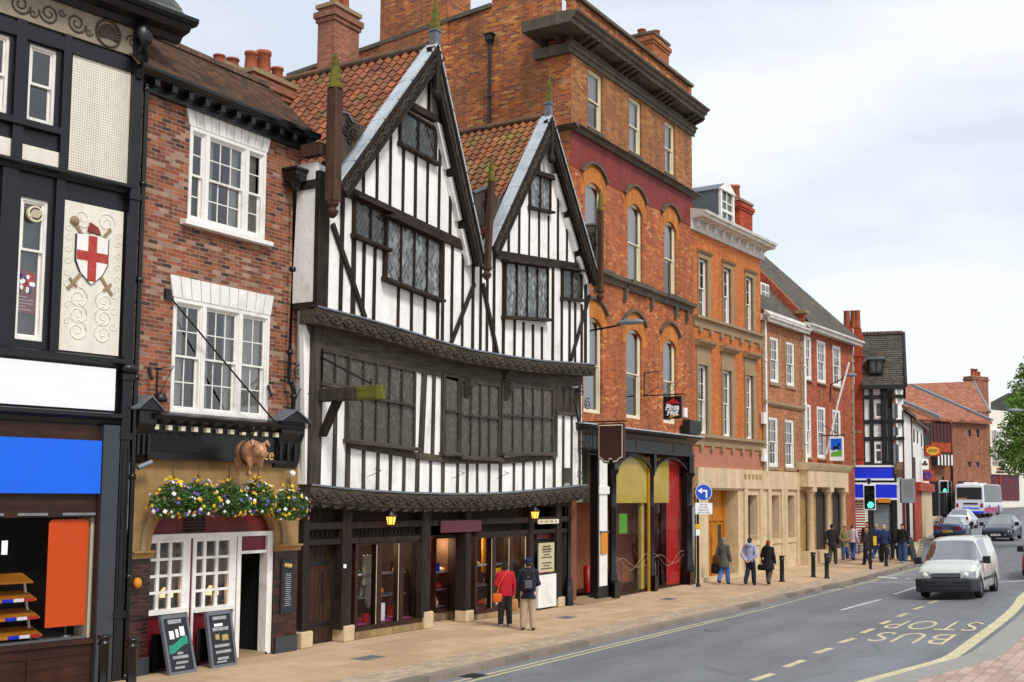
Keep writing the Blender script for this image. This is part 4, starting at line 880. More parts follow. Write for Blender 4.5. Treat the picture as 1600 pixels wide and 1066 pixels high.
# ---- carved jetty beams with lead dressings
def jetty(top, v0, v1, drop, ua, ub, name, nc):
    b = MB(); ld = MB(); cv = MB(); pts = [(ua, lerpt(ua, top))] + [p for p in top if ua < p[0] < ub] + [(ub, lerpt(ub, top))]
    for (p, q) in zip(pts, pts[1:]):
        prof = lambda z: [(v0, z), (v1, z), (v1 + .05, z - .05), (v1 + .03, z - drop * .5), (v1 - .02, z - drop), (v0, z - drop)]
        A = [(p[0], x, z) for x, z in prof(p[1])]; B = [(q[0], x, z) for x, z in prof(q[1])]; n = len(A)
        b.add(A + B, [(i, (i + 1) % n, n + (i + 1) % n, n + i) for i in range(n)])
        pr2 = lambda z: [(v0, z + .04), (v1 + .06, z + .012), (v1 + .07, z - .03), (v1 + .06, z - .03), (v1 + .05, z + .003), (v0, z + .004)]
        A = [(p[0], x, z) for x, z in pr2(p[1])]; B = [(q[0], x, z) for x, z in pr2(q[1])]; n = len(A); ld.add(A + B, [(i, (i + 1) % n, n + (i + 1) % n, n + i) for i in range(n)])
    for (u, z) in (pts[0], pts[-1]): P = [(u, x, zz) for x, zz in [(v0, z), (v1, z), (v1 + .05, z - .05), (v1 + .03, z - drop * .5), (v1 - .02, z - drop), (v0, z - drop)]]; b.add(P, [tuple(range(6))])
    n = nc; w = (ub - ua) / n                                         # carved strapwork: two interlaced waves and lozenges
    for s_ in (-1, 1):
        P = []
        for i in range(n * 6 + 1): u = ua + w * i / 6; P.append((u, v1 + .035, lerpt(u, top) - drop * .55 + s_ * drop * .26 * math.sin(i / 6 * PI)))
        cv.tube(P, .022, 5)
    for i in range(n): u = ua + w * (i + .5); z = lerpt(u, top) - drop * .55; cv.ball((u, v1 + .03, z), (.05, .03, .05), 7, 5)
    j = b.obj(name, M['oakgh'], H); ld.obj('lead_dressing', M['leadd'], j); cv.obj('carving', M['oakg'], j)
    te = MB(); r = random.Random(3)
    for i in range(int((ub - ua) / .42) if drop > .365 else 0):
        u = ua + .2 + i * .42; z = lerpt(u, top) - drop; te.cut().prism([(u - .19, z + .01), (u + .2, z + .01), (u + .2, z - .05), (u - .1, z - .11)], v0 + .05, v1 - .06)
    te.c and te.obj('joist_end', M['oakg'], j)
uJl = uHL + .02; jetty(J1t, V1 - .05, V2 + .05, .36, uHL - .0, L2(925, 575)[0] + .05, 'upper_jetty_beam', 30)
jetty(J0t, VG - .1, V1 + .05, .37, ul1 + .08, Lf(912, 760)[0] + .05, 'lower_jetty_beam', 26)
# ---- first floor
t1 = MB(); t1h = MB()
u0 = Lf(490, 640)[0]; t1.box(u0 - .17, u0 + .17, V1 - .02, V1 + .1, zJ0(u0), zJ1(u0) - .25)
zlow = lambda u: zJ0(u)
A1 = MF.rect(549, 560, 686, 648, V1 + .12); B1_ = MF.rect(696, 588, 706, 717, V1 + .10); B2_ = MF.rect(723, 596, 712, 780, V1 + .12); B3_ = MF.rect(787, 602, 706, 864, V1 + .12); SHT = MF.rect(505, 549, 596, 546, V1 + .1)
lat_window(H, A1, V1 + .12, 5, 0, 'leado', .55, slope=-.035); lat_window(H, B1_, V1 + .10, 1, 0, 'leado', .55); lat_window(H, B2_, V1 + .12, 4, 0, 'leado', .55); lat_window(H, B3_, V1 + .12, 5, 0, 'leado', .55, slope=.03); lat_window(H, SHT, V1 + .1, 2, 0, 'leado', slope=-.04)
t1h.prism([(SHT[0] - .15, SHT[3] + .02)] + [Lf(*p) for p in ((548, 561), (650, 580), (656, 583))] + [Lf(690, 590), Lf(723, 600), Lf(864, 608), Lf(908, 602)] + [(u1R, zJ1(u1R) - .2)] + [(p[0], p[1] - .2) for p in J1t[-2::-1]], V1 - .01, V1 + .05)  # dark oak board above the windows, also standing in for jetty shade
for (p, q) in zip([(541, 690), (650, 709), (700, 716), (790, 717), (866, 711)], [(650, 709), (700, 716), (790, 717), (866, 711), (906, 706)]):
    if p[0] < 860: P, Q = Lf(*p), Lf(*q); t1h.bar((P[0], P[1] - .05), (Q[0] + .02, Q[1] - .05), .17, V1 - .01, V1 + .07)
sillz = [Lf(*p) for p in ((541, 694), (650, 712), (700, 719), (790, 721), (866, 714))]
for x, w in ((521, .1), (542, .14), (567, .09), (589, .09), (609, .09), (630, .09), (651, .14), (672, .08), (691, .12), (714, .08), (729, .08), (745, .08), (763, .09), (781, .13), (802, .08), (817, .08), (834, .08), (849, .08), (865, .12), (879, .09), (892, .09), (905, .12)):
    u = Lf(x, 740)[0]; full = x in (521, 542, 879, 892, 905, 865); zt = Lf(x, {521: 600, 542: 560, 865: 600, 879: 650, 892: 650, 905: 600}.get(x, 700))[1] if full else lerpt(u, sillz)
    stud(t1, u, zlow(u), zt, w, V1)
for x0, y0, x1, y1_, w in ((656, 712, 662, 575, .17), (674, 716, 677, 580, .09), (692, 716, 692, 585, .13), (719, 716, 720, 590, .12), (783, 716, 784, 600, .12), (867, 714, 868, 600, .12)): t1.bar(Lf(x0, y0), Lf(x1, y1_), w, V1 - .01, V1 + .06)
sl_ = MF.rect(868, 601, 642, 903, V1); t1.box(sl_[0], sl_[1], V1 - .02, V1 + .004, sl_[2], sl_[3])
for i in range(4): u = sl_[0] + .1 + i * (sl_[1] - sl_[0] - .15) / 3.2; t1.tube([(u, V1 + .03, sl_[2]), (u + .02, V1 + .03, sl_[3])], .05, 8)
t1h.box(sl_[0] - .03, sl_[1] + .05, V1 - .01, V1 + .1, sl_[2] - .1, sl_[2])
for x, y in ((722, 560), (724, 610), (786, 585), (787, 615)):
    P = Lf(x, y); t1.prism_u([(V1, P[1] + .3), (V1 + .3, P[1] + .3), (V1 + .27, P[1] + .1), (V1 + .05, P[1] - .25), (V1, P[1] - .25)], P[0] - .09, P[0] + .09)
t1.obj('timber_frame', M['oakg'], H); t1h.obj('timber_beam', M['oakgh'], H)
# ---- bargeboards, pendant posts, lead, carved parapets
def barge(ap, fl, fr, nm):
    b = MB(); ld = MB(); cv = MB()
    for f, sg in ((fl, -1), (fr, 1)):
        d = Vector((f[0] - ap[0], f[1] - ap[1])); L = d.length; d.normalize(); n = Vector((-d.y, d.x)) * (1 if sg > 0 else -1)
        if n.y < 0: n = -n
        A = Vector(ap) - n * .19; B = Vector(f) - n * .16
        b.bar(A, B, .38, VB - .09, VB); b.bar(Vector(ap) - n * .03, Vector(f) - n * .03, .07, VB - .12, VB + .035); b.bar(Vector(ap) - n * .36, Vector(f) - n * .33, .05, VB - .1, VB + .03)
        m = 16; P = [tuple(A + (B - A) * i / (m * 3)) for i in range(m * 3 + 1)]
        cv.tube([(p[0], VB + .01, p[1] + .085 * math.sin(i * PI / 3)) for i, p in enumerate(P)], .022, 5); cv.tube([(p[0], VB + .01, p[1] - .085 * math.sin(i * PI / 3)) for i, p in enumerate(P)], .018, 5)
        p0 = Vector(ap); p1 = Vector(f); k = 7
        for i in range(k):
            q0 = p0 + (p1 - p0) * (i / k); q1 = p0 + (p1 - p0) * ((i + 1.04) / k)
            ld.bar(tuple(q0 + n * .045), tuple(q1 + n * .05), .05 + .004 * (i % 2), VB - .33, VB + .02)
        # soffit boards and purlin ends between barge and wall
        b.bar(tuple(p0 - n * .06), tuple(p1 - n * .06), .04, V2, VB - .09)
        for fr_ in (.12, .55, .80): q = p0 + (p1 - p0) * fr_ - n * .22; b.box(q.x - .1, q.x + .1, V2, VB - .095, q.y - .13, q.y + .07)
    o = b.obj('bargeboard', M['oak'], H, bevel=.006); ld.obj('lead_capping', M['lead'], o); cv.obj('carving', M['oakg'], o)
barge(apL, fLl, fLr, 'L'); barge(apR, fRl, fRr, 'R')
# white undercloak boards
uc = MB()
for ap, f in ((apL, fLr), (apR, fRr)):
    for a, c in ((.30, .52), (.56, .76), (.80, .97)):
        p = Vector(ap) + (Vector(f) - Vector(ap)) * a; q = Vector(ap) + (Vector(f) - Vector(ap)) * c; uc.cut().bar((p.x - .30, p.y - .22), (q.x - .30, q.y - .22), .17, V2 + .003, VB - .2)
uc.obj('eaves_soffit', M['plaster'], H)
def finial(par, u, v, z0, z1, w, m='oakb', mossy=True):
    b = MB(); zs = z0 + (z1 - z0) * .35; b.box(u - w, u + w, v - w, v + w, z0, zs); b.box(u - w * 1.25, u + w * 1.25, v - w * 1.25, v + w * 1.25, zs, zs + .06)
    f = b.obj('finial', M[m], par, bevel=.008); k = MB(); n = 4
    k.add([(u - w, v - w, zs + .06), (u + w, v - w, zs + .06), (u + w, v + w, zs + .06), (u - w, v + w, zs + .06), (u - w * .25, v - w * .25, z1), (u + w * .25, v - w * .25, z1), (u + w * .25, v + w * .25, z1), (u - w * .25, v + w * .25, z1)], [(0, 1, 5, 4), (1, 2, 6, 5), (2, 3, 7, 6), (3, 0, 4, 7), (4, 5, 6, 7)]); k.obj('finial_spire', M['mossoak'], f); return f
zt = LB(686, 22)[1]; finial(H, apL[0] + .02, VB - .1, apL[1] - .1, zt + .4, .10, 'leadd'); zt = LB(860, 118)[1]; finial(H, apR[0], VB - .1, apR[1] - .1, zt, .09, 'leadd')
ps = MB()
for ap in (apL, apR): ps.cut().box(ap[0] - .08, ap[0] + .08, VB - .06, VB + .05, ap[1] - 1.15, ap[1] - .15); ps.ball((ap[0], VB, ap[1] - 1.25), (.13, .11, .14), 10, 8)
ps.obj('apex_pendant', M['oak'], H)
VP = VB + .08
for (x, yt, ym, yb, w, tilt) in ((525, 84, 140, 342, .125, 0), (770, 246, 285, 437, .075, -.09), (938, 296, 330, 470, .08, 0)):
    u, z1_ = MF.loc(x, yt, VP); _, zm = MF.loc(x, ym, VP); ub, z0_ = MF.loc(x + (0 if not tilt else -10), yb, VP)
    b = MB(); k = (ub - u) / (z1_ - z0_) if tilt else 0; b.box(-w, w, VP - w, VP + w, z0_ + .35, zm); b.lathe([(.0, -.02), (.05, .0), (.11, .07), (.13, .14), (.07, .2), (.09, .24), (.13, .28), (.13, .35)], (0, VP, z0_), 12)
    b.warp(lambda X, y, z: (u + X + k * (z1_ - z), y, z)); p = b.obj('pendant_post', M['oakb'], H, bevel=.01)
    s = MB(); s.lathe([(w * 1.3, 0), (w * 1.4, .05), (w * 1.1, .1), (w * 1.05, .25), (w * .3, z1_ - zm)], (u + k * (z1_ - zm), VP, zm), 8); s.obj('post_spire', M['mossoak'], p)
for pts in ([(533, 172), (548, 176), (556, 190), (580, 197), (560, 228), (534, 262)], [(745, 300), (766, 292), (778, 304), (790, 312), (773, 352), (752, 350)], [(917, 350), (930, 349), (937, 352), (937, 430), (926, 412)]):
    b = MB(); pl = [LB(*p) for p in pts]; b.prism(pl, VB - .2, VB - .1); o = b.obj('carved_panel', M['oakg'], H); c = MB(); cu = sum(p[0] for p in pl) / len(pl); cz = sum(p[1] for p in pl) / len(pl); 
    for i in range(4): spiral(c, cu + .14 * math.cos(i * 1.6), cz + .2 * math.sin(i * 1.6), .14, 1.5, VB - .09, .022, 1 if i % 2 else -1)
    c.obj('carving', M['oak'], o); l = MB(); l.bar(pl[0], pl[1], .05, VB - .24, VB - .06); l.bar(pl[1], pl[2], .05, VB - .24, VB - .06); l.obj('lead_capping', M['leadd'], o)
ef = MF.rect(468, 226, 250, 517, V2 + .1); b = MB(); b.box(uHL - .1, LB(520, 240)[0], V2 - .4, V2 + .15, L2(500, 245)[1], L2(500, 226)[1]); b.obj('eaves_fascia', M['oakb'], H)
b = MB(); b.box(uHL - .03, L2(520, 300)[0], .0, V2 + .06, L2(500, 296)[1], L2(500, 282)[1]); b.cut().box(uHL - .02, uHL + .35, -.0, V2 + .06, J1t[0][1] - .02, J1t[0][1] + .1); b.obj('end_beam', M['oakh'], H)
# ---- pantiled roofs: ridge runs back from each gable
def pantile(u_e, z_e, u_r, z_r, v0, v1, name, m, course=.27, wave=.26):
    mb = MB(); L = math.hypot(u_r - u_e, z_r - z_e); n = max(2, int(L / course)); nv = int((v0 - v1) / wave) * 6
    du, dz = (u_r - u_e) / L, (z_r - z_e) / L; nx, nz = -dz, du
    if nz < 0: nx, nz = -nx, -nz
    for k in range(n):
        s0, s1 = L * k / n - .04, L * (k + 1) / n; vs = []; r = random.Random(k)
        for i in range(nv + 1):
            v = v0 - (v0 - v1) * i / nv; ph = i / 6 * 2 * PI; h = .034 * math.sin(ph) + .012 * math.sin(2 * ph) + .006 * math.sin(i * .37 + k)
            for s, lift in ((s0, .05), (s1, .012)): vs.append((u_e + du * s + nx * (h + lift), v, z_e + dz * s + nz * (h + lift)))
            vs.append((u_e + du * s0 + nx * (h + .01), v, z_e + dz * s0 + nz * (h + .01)))
        mb.add(vs, [(3 * i, 3 * i + 3, 3 * i + 4, 3 * i + 1) for i in range(nv)] + [(3 * i + 2, 3 * i + 5, 3 * i + 3, 3 * i) for i in range(nv)], False)
    o = mb.obj(name, M[m], H); return o
eL = (uHL - .25, L2(480, 232)[1] + .1)
kL = (apL[1] - .05 - fLl[1]) / (apL[0] - fLl[0]); 
pantile(apL[0] - (apL[1] - eL[1]) / kL * 1.0, eL[1], apL[0], apL[1] - .02, VB - .35, -7.0, 'roof', 'ptile')
pantile(fLr[0] - .1, fLr[1] + .2, apL[0], apL[1] - .02, VB - .35, -7.0, 'roof', 'ptile')
pantile(fRl[0] - .1, fRl[1] + .1, apR[0], apR[1] - .02, VB - .35, -5.2, 'roof', 'ptilem', .24, .25)
pantile(fRr[0], fRr[1], apR[0], apR[1] - .02, VB - .35, -5.2, 'roof', 'ptilem', .24, .25)
rg = MB()
for ap, vb in ((apL, -7.0), (apR, -5.2)):
    n = int((VB - .3 - vb) / .4)
    rg.cut()
    for i in range(n): v = VB - .3 - i * .4; rg.tube([(ap[0], v, ap[1] + .03), (ap[0], v - .385, ap[1] + .02 + .02 * (i % 2))], .12, 8)
rg.obj('ridge_tiles', M['oldtile'], H)
# the brick stack behind the left roof
def stack(par, xl, xr, yt, v, w2, zb, pots, cap='stoneG', name='chimney', m='brickch'):
    a, zt_ = MF.loc(xl, yt, v); b, _ = MF.loc(xr, yt, v); return chimney(par, (a + b) / 2, v - w2 / 2, zb, zt_, b - a, w2, m, pots, cap, name)
stack(H, 523, 562, 8, -4.2, .62, 11, [(-.2, 0, .5, .16), (.22, 0, .55, .16)])
# ---- moss covered bracket beam and its iron stay
q = MF.loc(503, 618, V1 + .1); b = MB(); b.box(q[0] - .13, q[0] + .13, V1 - .1, V1 + 1.72, q[1] - .14, q[1] + .14); o = b.obj('projecting_beam', M['oakg'], H, bevel=.02); b = MB(); b.box(q[0] - .145, q[0] + .145, V1 + 1.15, V1 + 1.74, q[1] - .15, q[1] + .155); b.obj('mossy_end', M['mossoak'], o, bevel=.03)
b = MB(); P = MF.loc(501, 558, V1 + .1); b.tube([(P[0], V1 + .1, P[1]), (q[0], V1 + 1.45, q[1] + .2)], .022, 6); b.tube([(q[0], V1 + 1.45, q[1] + .3), (q[0], V1 + 1.45, q[1] + .1)], .03, 6); b.obj('iron_stay', M['iron'], o)
b = MB(); b.prism_u([(V1 + .05, q[1] - .9), (V1 + .2, q[1] - .9), (V1 + .62, q[1] - .14), (V1 + .45, q[1] - .14)], q[0] - .08, q[0] + .08); b.obj('beam_brace', M['oak'], o)
b = MB()
for x, y in ((573, 742), (705, 745), (775, 745)): P = MF.loc(x, y, V1); b.cut().tube([(P[0], V1 + .02, P[1] - .05), (P[0] + .1, V1 + .35, P[1] + .1), (P[0] - .15, V1 + .35, P[1] + .13)], .008, 4)
b.obj('wire_hook', M['iron'], H)
pq = MF.rect(879, 731, 754, 892, V1 + .04); MB().box(pq[0], pq[1], V1 + .04, V1 + .09, pq[2], pq[3]).obj('timber_plaque', M['oakg'], H, bevel=.01)
b = MB(); P = MF.loc(462, 590, .1); b.tube([(P[0] + .2, .3, P[1] - .35), (P[0] + .05, .2, P[1] - .25), (P[0] - .1, .12, P[1] - .55)], .018, 5); spiral(b, P[0] + .05, P[1] + .1, .2, 1.7, .15, .018); b.tube([(P[0] + .05, .15, P[1] + .3), (P[0] + .25, .2, P[1] + .1), (P[0] + .3, .3, P[1] - .1)], .018, 5); tag(b.obj('scroll_bracket', M['iron'], None, fr=MF), 'black iron scroll bracket between the brick pub and the timber house', 'bracket')
# ---- ground floor: oak posts, shop windows, doors
V0 = 0.0; zJ = lambda u: zJ0(u) - .36
gA, gB = L0(472, 900)[0], L0(893, 900)[0]
GB = MB(); RC = -.35
bk = MB()
DRR = MF.rect(482, 860, 1014, 527, RC + .1); SW1 = MF.rect(553, 849, 981, 655, -.12); EN = MF.rect(680, 842, 953, 717, -.75); SW2 = MF.rect(740, 839, 955, 820, -.12); NB = MF.rect(838, 846, 955, 870, -.1)
uE0, uE1 = SW1[1] + .22, SW2[0] - .1
bk.box(gA, gB, -.3, -.2, SW1[3] + .1, 3.5); bk.box(gA, SW1[0] - .05, -.42, -.3, 0, 3.4); bk.box(SW2[1] + .05, gB, -.3, -.2, 0, 3.4)
bk.box(gA, gB + .1, -6, -.25, 3.2, 3.3); bk.obj('shop_wall', M['oak'], H)
for (x, w) in ((473, .2), (537, .34), (661, .36), (727, .26), (826, .26), (869, .3)):
    u = L0(x + 3, 900)[0]; GB.cut().box(u - w / 2, u + w / 2, -.3, .04, .28, zJ(u) + .05)
GB.cut().bar((gA, SW1[3] + .42), (gB, SW1[3] + .42), .16, -.2, .02); GB.bar((gA, SW1[3] + .06), (SW1[1] + .3, SW1[3] + .06), .12, -.2, .0); GB.bar((SW2[0] - .1, SW2[3] + .06), (gB, SW2[3] + .06), .12, -.2, .0); GB.box(gA, gB, -.25, .03, 3.0, 3.2)
GB.obj('oak_post', M['oak'], H, bevel=.012)
lt = MB()
for a, b_ in ((DRR[0] - .05, DRR[1] + .05), (SW1[0], SW1[1]), (SW2[0], SW2[1])):
    n = int((b_ - a) / .14)
    for i in range(n): u = a + (i + .5) * (b_ - a) / n; lt.bar((u - .05, SW1[3] + .13), (u + .05, SW1[3] + .34), .02, -.19, -.16); lt.bar((u + .05, SW1[3] + .13), (u - .05, SW1[3] + .34), .02, -.19, -.165)
lt.obj('carved_lattice', M['oakg'], H)
sp = MB()
for x in (475, 541, 665, 729, 873): u = L0(x + 2, 960)[0]; sp.cut().box(u - .19, u + .19, -.3, .08, 0, .3 + .06 * (x % 3))
sp.obj('padstone', M['stone'], H, bevel=.03)
pl = MB(); pl.box(SW1[0] - .05, SW1[1] + .1, -.3, .02, 0, SW1[2] - .08); pl.cut().box(SW2[0] - .05, SW2[1] + .1, -.3, .0, 0, SW2[2] - .08); pl.obj('plinth', M['rubble'], H)
d = MB(); d.box(DRR[0], DRR[1], RC, RC + .08, .02, DRR[3] + .25); 
for i in range(6): u = DRR[0] + (DRR[1] - DRR[0]) * (i + .5) / 6; d.box(u - .006, u + .006, RC + .08, RC + .087, .05, DRR[3] + .2)
dd = d.obj('door', M['door'], H); k = MB()
for z in (.4, 1.75): k.box(DRR[0] + .02, DRR[0] + .75, RC + .088, RC + .1, z, z + .06)
k.box((DRR[0] + DRR[1]) / 2 - .03, (DRR[0] + DRR[1]) / 2 + .02, RC + .088, RC + .1, .9, 1.6); k.obj('strap_hinge', M['iron'], dd); k = MB(); k.tube([(DRR[1] - .15 + .06 * math.cos(t * PI / 6), RC + .11, 1.15 + .09 * math.sin(t * PI / 6)) for t in range(13)], .012, 5); k.obj('handle', M['iron'], dd)
MB().prism(arc(DRR[0] - .05, DRR[1] + .05, DRR[3] + .02, .12, 8) + [(DRR[1] + .05, DRR[3] + .3), (DRR[0] - .05, DRR[3] + .3)], RC + .08, RC + .16).obj('door_head', M['oak'], H)
def shopwin(r, lights, nm):
    a, b_, c, d_ = r; f = MB()
    for i in range(lights + 1): x = a + (b_ - a) * i / lights; w = .05 if i in (0, lights) else .075; f.box(x - w, x + w, -.22, -.02, c, d_)
    f.box(a, b_, -.22, .0, c - .08, c + .02); f.box(a, b_, -.22, -.03, d_ - .04, d_ + .03); w = f.obj('shop_window', M['brown'], H)
    k = MB()
    for i in range(lights): x = a + (b_ - a) * (i + 1) / lights - .075; k.box(x - .012, x - .001, -.062, -.05, c + .02, d_ - .05)
    k.obj('glazing_strip', M['cream'], w); MB().quad((a, -.12, c), (b_, -.12, c), (b_, -.12, d_), (a, -.12, d_)).obj('pane', M['shopglass'], w); MB().box(a + .04, b_ - .04, -1.1, -.23, c - .02, c + .03).obj('display_bed', M['magenta'], w)  # magenta light on the sill is painted as the bed's colour
    return w
M['notice'] = plain('aged_paper', 'c8bc98', .8, .15, 5, 0); M['magenta'] = plain('magenta_light_and_skirt', 'b04a80', .8, .2); M['warm'] = emit('shop_glow', 'ff7a20', 1.1); M['pink'] = plain('pink_goods', 'd86aa8', .6, .2)
shopwin(SW1, 3, 'a'); shopwin(SW2, 3, 'b')
# angled entrance window
f = MB(); a, b_, c, d_ = EN; f.box(a - .05, a, -.85, -.7, c, d_); f.box(b_, b_ + .07, -.85, -.7, c, d_); f.box(a, b_, -.85, -.7, d_, d_ + .06); f.box(a, b_, -.85, -.68, c - .08, c); w = f.obj('shop_window', M['brown'], H); MB().quad((a, -.77, c), (b_, -.77, c), (b_, -.77, d_), (a, -.77, d_)).obj('pane', M['shopglass'], w)
b = MB(); b.box(a - .15, b_ + .12, -.85, -.7, 0, c - .083); b.obj('plinth', M['rubble'], w)
b = MB(); b.box(uE0 - .12, uE0 - .06, -.9, -.25, 0, 3.0); b.box(uE1 + .03, uE1 + .09, -.9, -.25, 0, 3.0); b.box(b_ + .1, uE1 + .05, -.9, -.86, .0, 3.0); b.box(uE0 - .1, uE1 + .05, -.92, -.2, d_ + .07, d_ + .5); b.obj('entrance_cheek', M['oak'], w)
room(H, [(SW1[0] - .2, SW1[1] + .05, .3, SW1[3] + .1)], 'shoproom', -.24, 1.6); room(H, [(SW2[0], SW2[1] + .05, .3, SW2[3] + .1)], 'shoproom', -.24, 1.6); room(H, [(EN[0] - .1, EN[1] + .1, .3, EN[3] + .1)], 'shopred', -.86, 1.6)
# goods on show
def goods(r, v0, v1, n, seed, zs, cols, lab, nm='shop_goods'):
    q = random.Random(seed)
    for i in range(n):
        x = q.uniform(r[0] + .1, r[1] - .15); v = q.uniform(v0, v1); z = zs[i % len(zs)]; w, h = q.uniform(.1, .22), q.uniform(.08, .26); b = MB(); kk = q.randint(0, 2)
        if kk == 0: b.box(x, x + w, v - w * .7, v, z, z + h)
        elif kk == 1: b.lathe([(0, 0), (w * .4, .0), (w * .5, h * .4), (w * .2, h * .8), (w * .25, h), (0, h)], (x + w / 2, v - .1, z), 10)
        else: b.tube([(x, v - .1, z + .04), (x + w * .5, v - .08, z + .06), (x + w, v - .02, z + .05)], [.045, .06, .03], 8)
        o = b.obj(nm, M[q.choice(cols)], None, fr=MF); tag(o, lab, 'shop goods', lab)
goods(SW1, -.8, -.35, 9, 5, [SW1[2] + .035], ['pink', 'red', 'white2', 'petalo', 'blk'], 'small colourful goods laid out in the left window of the timber house shop')
goods(SW2, -.8, -.35, 9, 6, [SW2[2] + .035], ['red', 'petalo', 'white2', 'pink', 'petalo'], 'small colourful goods laid out in the right window of the timber house shop')
for r_, s0 in ((SW1, 21), (SW2, 31)):
    for j, zz in enumerate((.62, 1.15)):
        b = MB(); b.box(r_[0] + .1, r_[1] - .1, -.85, -.45, r_[2] + zz - .03, r_[2] + zz); b.obj('glass_shelf', M['steel'], H); goods(r_, -.8, -.5, 7, s0 + j, [r_[2] + zz + .002], ['white2', 'pargework', 'gold', 'red', 'petalo', 'blk', 'teal'], 'small goods on the shelves in the ' + ('wider window by the plank door' if s0 < 30 else 'window behind the two shoppers'))
sh_ = MB()
for z in (.05, .5, .95): sh_.box(EN[0], EN[1], -1.25, -.92, EN[2] + z - .03, EN[2] + z)
sh_.obj('display_shelf', M['steel'], w); goods(EN, -1.1, -.95, 12, 8, [EN[2] + .052, EN[2] + .502, EN[2] + .952], ['red', 'petalo', 'pink', 'rblue', 'white2'], 'red and pink goods on the shelves of the lit entrance window')
b = MB(); b.box(EN[1] + .06, EN[1] + .10, -2.2, -.88, EN[2] + .95, EN[3] + .02); tag(b.obj('added_glow_panel', M['warm'], None, fr=MF), 'added orange glow panel standing in for the lit interior of the entrance window', 'glow panel')  # emissive panel added to give the entrance its orange glow
b = MB(); x = (EN[0] + EN[1]) / 2
for i, (dx, dz, rr) in enumerate(((.05, 1.45, .16), (.1, 1.9, .08), (-.05, 1.1, .1))): b.ball((EN[1] + .05, -1.25 + dx * 3, EN[2] + dz), (.03, rr, rr * 1.1), 8, 6)
tag(b.obj('red_hat_display', M['red'], None, fr=MF), 'round red hats hung before the added orange glow panel', 'hats')
q = MF.rect(568, 868, 915, 575, -.5); b = MB(); b.box(q[0], q[1] + .25, -.55, -.5, q[2], q[3]); b.ball((q[0] + .2, -.5, q[2] - .25), (.15, .06, .3), 10, 8); tag(b.obj('hanging_costume', M['frieze'], None, fr=MF), 'pale garment hung in the left window of the timber house shop', 'garment')
q = MF.rect(597, 950, 972, 605, -.3); b = MB(); b.box(q[0], q[1], -.4, -.37, SW1[2] + .03, q[3] + .1); tag(b.obj('price_card', M['white2'], None, fr=MF), 'small white card standing in the left window of the timber house shop', 'card')
q = MF.rect(778, 888, 904, 784, -.3); b = MB(); b.box(q[0], q[1] + .1, -.4, -.37, q[2], q[3]); tag(b.obj('window_notice', M['yellow'], None, fr=MF), 'yellow notice in the right window of the timber house shop', 'notice')
b = MB(); q = MF.loc(757, 860, -.9)[0]; b.box(q, q + .14, -1.0, -.95, SW2[2] + .9, SW2[3]); tag(b.obj('hanging_scarf', M['petalo'], None, fr=MF), 'orange scarf hanging in the right window of the timber house shop', 'scarf')
b = MB(); q = MF.rect(686, 814, 833, 749, .02); b.box(q[0], q[1], .045, .09, q[2], q[3]); b.obj('sign_board', M['plum'], H, bevel=.01)
q = MF.rect(839, 812, 819, 871, .02); nb = MB().box(q[0], q[1], .04, .07, q[2], q[3]).obj('name_strip', M['cream'], H); b = MB()
for i in range(14):
    if i % 4 != 3: b.box(q[0] + .07 + i * .075, q[0] + .12 + i * .075, .07, .073, q[2] + .03, q[3] - .03)
b.obj('worn_lettering', M['stoneG'], nb)
q = MF.rect(840, 849, 895, 864, .03); nt_ = thing('notice_board', 'cream notice with rows of dark print on the right end of the timber house', 'notice board', MF); MB().box(q[0], q[1], .04, .075, q[2], q[3]).obj('board', M['notice'], nt_); b = MB(); b.box(q[0] - .02, q[1] + .02, .04, .085, q[2] - .03, q[2]); b.obj('bottom_rail', M['dkred'], nt_); b = MB(); W = q[1] - q[0]
for i, wd in enumerate((.5, .62, .55, .4, .66, .0, .6, .4, .72)):
    if wd: z = q[3] - .1 - i * (q[3] - q[2] - .12) / 9; b.box(q[0] + W * (.5 - wd / 2), q[0] + W * (.5 + wd / 2), .075, .078, z - (.035 if i < 2 else .018), z + .018)
b.obj('print_line', M['scroll'], nt_)
q = MF.rect(839, 899, 952, 867, .0); MB().box(q[0], q[1], -.1, .05, .06, q[3]).obj('white_stall_panel', M['white'], H, bevel=.008)
q = MF.rect(841, 829, 843, 867, -.1); MB().box(q[0] + .0, q[1], -.19, -.15, q[2], q[3]).obj('hatch', M['dkred'], H)
q = MF.rect(537, 882, 888, 541, .05); MB().box(q[0], q[1], .041, .055, q[2], q[3]).obj('letter_plate', M['white2'], H)
def lantern(x, y, lab):
    u, z = MF.loc(x, y, .25); t = thing('wall_lantern', lab, 'lantern', Fr(MF.P(u, .25, z), 0))
    b = MB(); b.lathe([(.08, -.16), (.115, .02)], (0, 0, 0), 6); b.sm = [False] * len(b.sm); b.obj('lamp_glass', M['lamp'], t); b = MB(); b.lathe([(.0, .20), (.02, .19), (.03, .15), (.15, .05), (.14, .02), (.1, .02)], (0, 0, 0), 6)
    for k in range(6): a = k * PI / 3; b.tube([(.083 * math.cos(a), .083 * math.sin(a), -.16), (.119 * math.cos(a), .119 * math.sin(a), .03)], .010, 4)
    b.lathe([(.09, -.16), (.09, -.19), (0, -.2)], (0, 0, 0), 6); b.tube([(0, 0, .18), (0, 0, .36)], .012, 5); b.tube([(0, 0, .34), (0, -.3, .36)], .014, 5); b.obj('lantern_frame', M['iron'], t)
for r_, vv in ((SW1, -.9), (SW2, -.9), (EN, -1.1)):
    ld_ = bpy.data.lights.new('shop_lamp', 'POINT'); ld_.energy = 30; ld_.color = (1, .72, .45); ld_.shadow_soft_size = .15; lo = bpy.data.objects.new('shop_lamp', ld_); COL.objects.link(lo); lo.parent = H; lo.location = ((r_[0] + r_[1]) / 2, -vv, r_[3] - .15)
